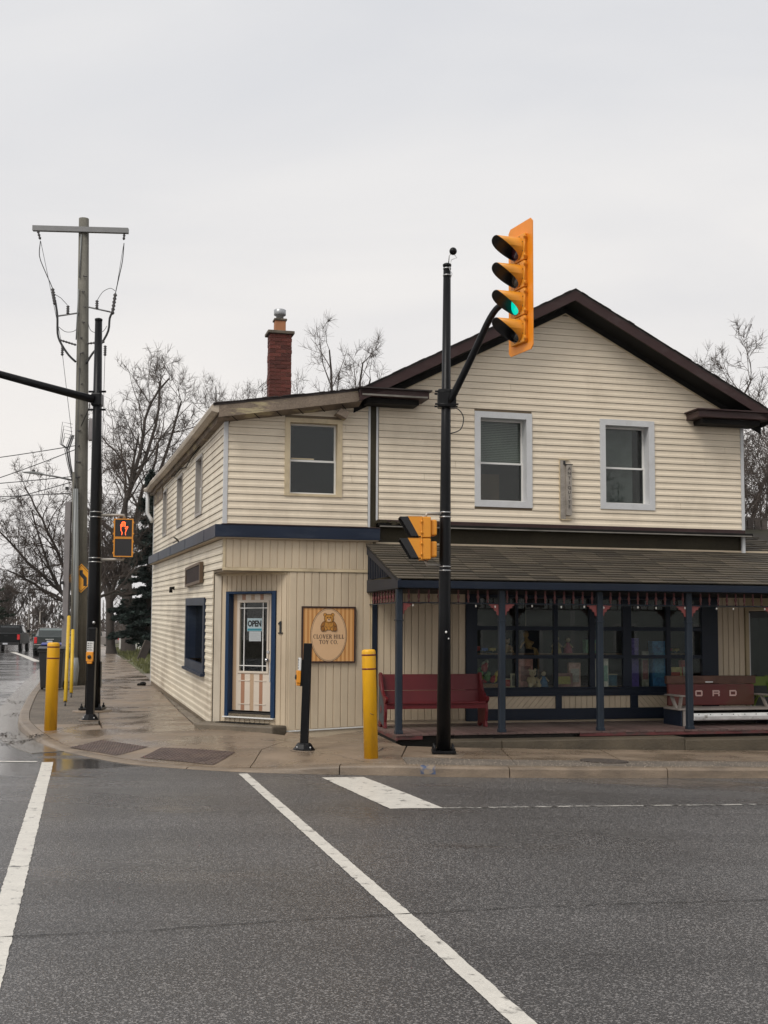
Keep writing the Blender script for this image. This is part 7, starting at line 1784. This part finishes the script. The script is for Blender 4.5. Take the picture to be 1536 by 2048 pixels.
m_need = mat('blue green spruce needles', (0.018, 0.032, 0.026), rough=0.85, var=0.4, vs_=1.5)
m_need2 = mat('dark pine needles', (0.022, 0.032, 0.020), rough=0.85, var=0.4, vs_=1.5)
def conifer(X, Y, H, Rb, label, seed, m_, n=5200, name='spruce_tree', droop=-0.25, gap=0.0):
    q = random.Random(seed); o = thing(name, (X, Y, rz(Y) + 0.1), label, 'tree', group='evergreen trees')
    MB().tube([(0, 0, -.2), (0, 0, H * .5), (0, 0, H * .97)], [H * .022, H * .013, .02], 8).build('trunk', m_bark, o)
    b = MB(); nb = int(H * 9)
    for k in range(nb):
        f = (k + q.random()) / nb; z = H * (0.07 + 0.92 * f); L_ = Rb * (1 - f) ** 0.85 * q.uniform(0.75, 1.08); a = q.uniform(0, 6.283)
        u = Vector((math.cos(a), math.sin(a), 0)); w = Vector((-u.y, u.x, 0)); m = max(5, int(n / nb * (0.4 + 1.2 * (1 - f))))
        for j in range(m):
            g = q.random() ** 0.7; c = Vector((0, 0, z)) + u * L_ * g + Vector((0, 0, droop * L_ * g + 0.10 * L_ * g * g)) + w * q.gauss(0, 0.10 * L_ * (1.1 - .6 * g)) + Vector((0, 0, q.gauss(-.03, 0.05)))
            s = q.uniform(0.11, 0.25) * (H / 9) ** .5; d = (u * q.uniform(.3, 1) + w * q.gauss(0, .7) + Vector((0, 0, q.gauss(-.15, .3)))).normalized(); e = d.cross(Vector((q.gauss(0, 1), q.gauss(0, 1), q.gauss(0, 1)))).normalized()
            b.add([c - d * s * .6, c + e * s * .32, c + d * s, c - e * s * .32], [(0, 1, 2, 3)])
    b.build('crown', m_, o)
conifer(-13.7, 70, 10.9, 2.75, 'dense blue green spruce behind the far end of the side wall', 5, m_need, 42000)
conifer(-30.6, 92, 9.5, 2.6, 'dark pine reaching in at the left edge of the photo', 6, m_need2, 4000, 'pine_tree', -0.05)
for k, (x, y, h) in enumerate(((-66, 255, 7.5), (-70.5, 262, 8.5), (-62, 248, 6.5))):
    conifer(x, y, h, 2.6, ['middle of three distant evergreens above the parked cars', 'leftmost of three distant evergreens above the parked cars', 'rightmost of three distant evergreens above the parked cars'][k], 40 + k, m_need2, 1200, 'pine_tree', -0.1)
# far wood closing the road: a mass of brush nobody could count
q = random.Random(3); b = MB()
for k in range(22000):
    x = q.uniform(-280, 200); y = 300 + q.uniform(-25, 25); h = 7.5 + 3.0 * math.sin(x * .13) + 2 * math.sin(x * .41 + 1); z = q.random() ** .8 * h; s = q.uniform(.3, .9)
    c = Vector((x, y, rz(400) + z)); d = Vector((q.gauss(0, .5), q.gauss(0, .5), 1)).normalized(); e = d.cross(Vector((q.gauss(0, 1), q.gauss(0, 1), 0))).normalized()
    b.add([c - d * s, c + e * s * .3, c + d * s * 1.3, c - e * s * .3], [(0, 1, 2, 3)])
for k in range(380):
    x = q.uniform(-280, 200); y = 300 + q.uniform(-25, 25); b.tube([(x, y, 0), (x + q.uniform(-.4, .4), y, q.uniform(5, 10))], [.22, .08], 5, cap=False)
b.build('far_wood', mat('far winter wood', (0.075, 0.062, 0.055), rough=0.95, var=0.3, vs_=.2), label='grey brown bare wood closing the far end of the road', cat='wood', kind='stuff')
q = random.Random(4); b = MB()
for k in range(5200):   # hedge row between the far houses' lots and the street
    x0 = q.uniform(-75, -38); y = 190 - (x0 + 55) * .4 + q.uniform(-6, 6); z = q.random() * (3.2 + math.sin(x0 * .5)); s = q.uniform(.15, .45)
    c = Vector((x0, y, rz(400) + z)); d = Vector((q.gauss(0, .6), q.gauss(0, .6), 1)).normalized(); e = d.cross(Vector((q.gauss(0, 1), q.gauss(0, 1), 0))).normalized()
    b.add([c - d * s, c + e * s * .25, c + d * s, c - e * s * .25], [(0, 1, 2, 3)])
b.build('hedge_row', m_twig, label='low brown hedge row along the left of the far road', cat='hedge', kind='stuff')
# two slim poles far off
for x, y, lab in ((-50.2, 170, 'slim pale pole far off, left of the parked sedan'), (-56.0, 196, 'second slim pale pole farther off, nearer the parked sedan')):
    o = thing('lamp_post', (x, y, rz(y)), lab, 'pole', group='slim far poles'); MB().tube([(0, 0, 0), (0, 0, 4.6)], [.09, .06], 8).build('post', m_galvp, o); MB().tube([(0, 0, 4.55), (.5, 0, 4.7)], .04, 6).build('arm', m_galvp, o)
# winter grass on the lawn
q = random.Random(9); b = MB()
for k in range(9000):
    y = 38.9 + 62 * q.random() ** 1.6; x0 = on(CR, y)[0]; x = x0 + 0.15 + q.random() * 9; z = rz(y) + .118; s = q.uniform(.05, .12) * (1 + y / 80); a = q.uniform(0, 3.14)
    b.add([(x - .02 * math.cos(a) * 2, y - .02 * math.sin(a), z), (x + .04 * math.cos(a), y + .02 * math.sin(a), z), (x + q.gauss(0, .03), y + q.gauss(0, .03), z + s)], [(0, 1, 2)])
b.build('grass', mat('winter grass blades', (0.10, 0.105, 0.035), rough=0.8, var=0.4, vs_=.6), label='short winter grass on the lawn beyond the shop', cat='grass', kind='stuff')

# ---- picket fence, plank, marker stake, kerb block by the side wall
m_pick = mat('white picket paint', (0.62, 0.61, 0.58), rough=0.55, var=0.1)
pf = thing('picket_fence', (-18.75, 86, rz(86) + .11), 'white picket fence on the lawn in front of the spruce', 'fence', R(8))
for z in (.30, .78): bx(0, 6.4, .02, .06, z, z + .08).build('rail', m_pick, pf)
pk = MB().prism([(-.045, -.005, 0.06), (.045, -.005, .06), (.045, -.005, .98), (0, -.005, 1.06), (-.045, -.005, .98)], (0, .022, 0)).mesh('picket', m_pick)
for k in range(38): link('picket', pk, pf, loc=(.08 + .168 * k, 0, 0))
for x in (-.06, 3.2, 6.4): bx(x - .06, x + .06, .0, .12, 0, 1.18).build('post', m_pick, pf)
pb_ = thing('leaning_board', (-11.55, 57.5, rz(57.5) + .12), 'dark plank sign leaning on the grass near the side wall', 'board', R(10), rot=(0, R(22), R(10)))
bx(-.17, .17, -.03, .03, 0, .98).build('plank', mat('dark wet plank', (0.028, 0.020, 0.016), rough=0.6, var=0.3), pb_, .01); bx(-.22, -.171, -.05, .05, 0, .95).build('batten', mat('grey batten', (0.12, 0.10, 0.085), rough=.7), pb_)
ms = thing('marker_stake', (-20.9, 92.0, rz(92) + .1), 'thin yellow marker stake beside the far walk', 'stake'); MB().tube([(0, 0, 0), (0, 0, 1.75)], .045, 8).build('rod', m_guard, ms); MB().tube([(0, 0, 1.75), (0, 0, 1.82)], [.045, .02], 8).build('tip', m_guard, ms)
rk = on_side(12.9, 0.25, 0.10); rk = Vector((rk.x, rk.y, pz(rk.x, rk.y)))
st_ = thing('rubble_stone', rk, 'dark broken stone by the far foot of the side wall', 'stone'); b = MB(); b.ball((0, 0, .04), (.09, .08, .06), 8); b.ball((-.09, -.05, .02), (.06, .05, .04), 8); b.build('stone', m_soffit, st_)

# ---- house across the street, which the shop windows reflect
m_hsid = mat('sage grey clapboard', (0.52, 0.55, 0.52), rough=0.6, var=0.06)
hs_ = thing('opposite_house', (30.0, -13.5, -0.4), 'sage grey clapboard house across the street, reflected in the shop windows', 'house', R(205))
b = MB(); b.box(-12, 12, 0, 8, 0, 6.0); b.add([(-9, 0, 6), (0, 0, 6), (-4.5, 0, 8.8), (-9, 8, 6), (0, 8, 6), (-4.5, 8, 8.8)], [(0, 1, 2), (5, 4, 3)]); hw_ = b.build('wall', m_hsid, hs_)
for k in range(28): bx(-12.02, 12.02, -.03, -.001, .25 + .2 * k, .25 + .2 * k + .17).build('siding_board', m_hsid, hw_)
b = MB(); b.add([(-9.5, -.5, 5.75), (-4.5, -.5, 8.95), (-4.5, 8.5, 8.95), (-9.5, 8.5, 5.75), (.5, -.5, 5.75), (.5, 8.5, 5.75)], [(0, 1, 2, 3), (1, 4, 5, 2)]); b.prism([(.3, -.6, 6.0), (12.5, -.6, 6.0), (12.5, 4, 8.2), (.3, 4, 8.2)], (0, 0, .15)); b.build('roof', m_roof, hs_)
for p in ([(-9.5, -.55, 5.55), (-4.5, -.55, 8.75), (-4.5, -.55, 9.0), (-9.5, -.55, 5.8)], [(.5, -.55, 5.55), (.5, -.55, 5.8), (-4.5, -.55, 9.0), (-4.5, -.55, 8.75)]): MB().prism(p, (0, -.06, 0)).build('bargeboard', m_white, hs_)
for x, z in ((-6.8, 3.6), (-3.2, 3.6), (-6.8, 1.0), (2.2, 3.5), (5.6, 3.5), (5.6, 1.0), (-2.6, 1.0)):
    w_ = bx(x - .62, x + .62, -.09, -.031, z - .1, z + 1.75).build('window', m_white, hs_); bx(x - .48, x + .48, -.1, -.091, z + .05, z + 1.6).build('pane', m_cglass, w_)
b = MB(); b.box(1.8, 3.0, -.10, -.031, 0.2, 2.5); d_ = b.build('door', m_white, hs_); bx(2.0, 2.8, -.12, -.101, .3, 2.35).build('door_leaf', m_navy, d_)
for x in (-9.0, 0.2, 9.0): bx(x - .12, x + .12, -.05, -.031, .1, 6.0).build('corner_board', m_white, hs_)
# ---- bare trees behind that house, which the upper windows reflect
for k, (x, y, h) in enumerate(((12.0, -30, 14), (27, -27, 15.5), (41, -24, 14.5))):
    bare_tree(x, y, h, ['tall bare tree across the street, left of the sage grey house', 'tall bare tree standing behind the middle of the sage grey house', 'tall bare tree across the street, right of the sage grey house'][k], 130 + k, tr=0.26, th=0.3, rmin=0.011, levels=4, dens=0.7, gz=-0.4)
# ---- thin wet haze over the whole place
hz_ = bx(-1600, 1600, -120, 1900, -1.2, 26).build('haze', None, kind='stuff', label='thin grey wet haze lying over the whole street', cat='haze')
hm = bpy.data.materials.new('haze air'); hm.use_nodes = True
hn_ = hm.node_tree.nodes; hn_.remove(hn_['Principled BSDF']); pv = hn_.new('ShaderNodeVolumePrincipled')
pv.inputs['Color'].default_value = (0.93, 0.92, 0.91, 1); pv.inputs['Density'].default_value = 0.00012
hm.node_tree.links.new(pv.outputs[0], hn_['Material Output'].inputs['Volume'])
hz_.data.materials.clear(); hz_.data.materials.append(hm)
print('segments', NS)
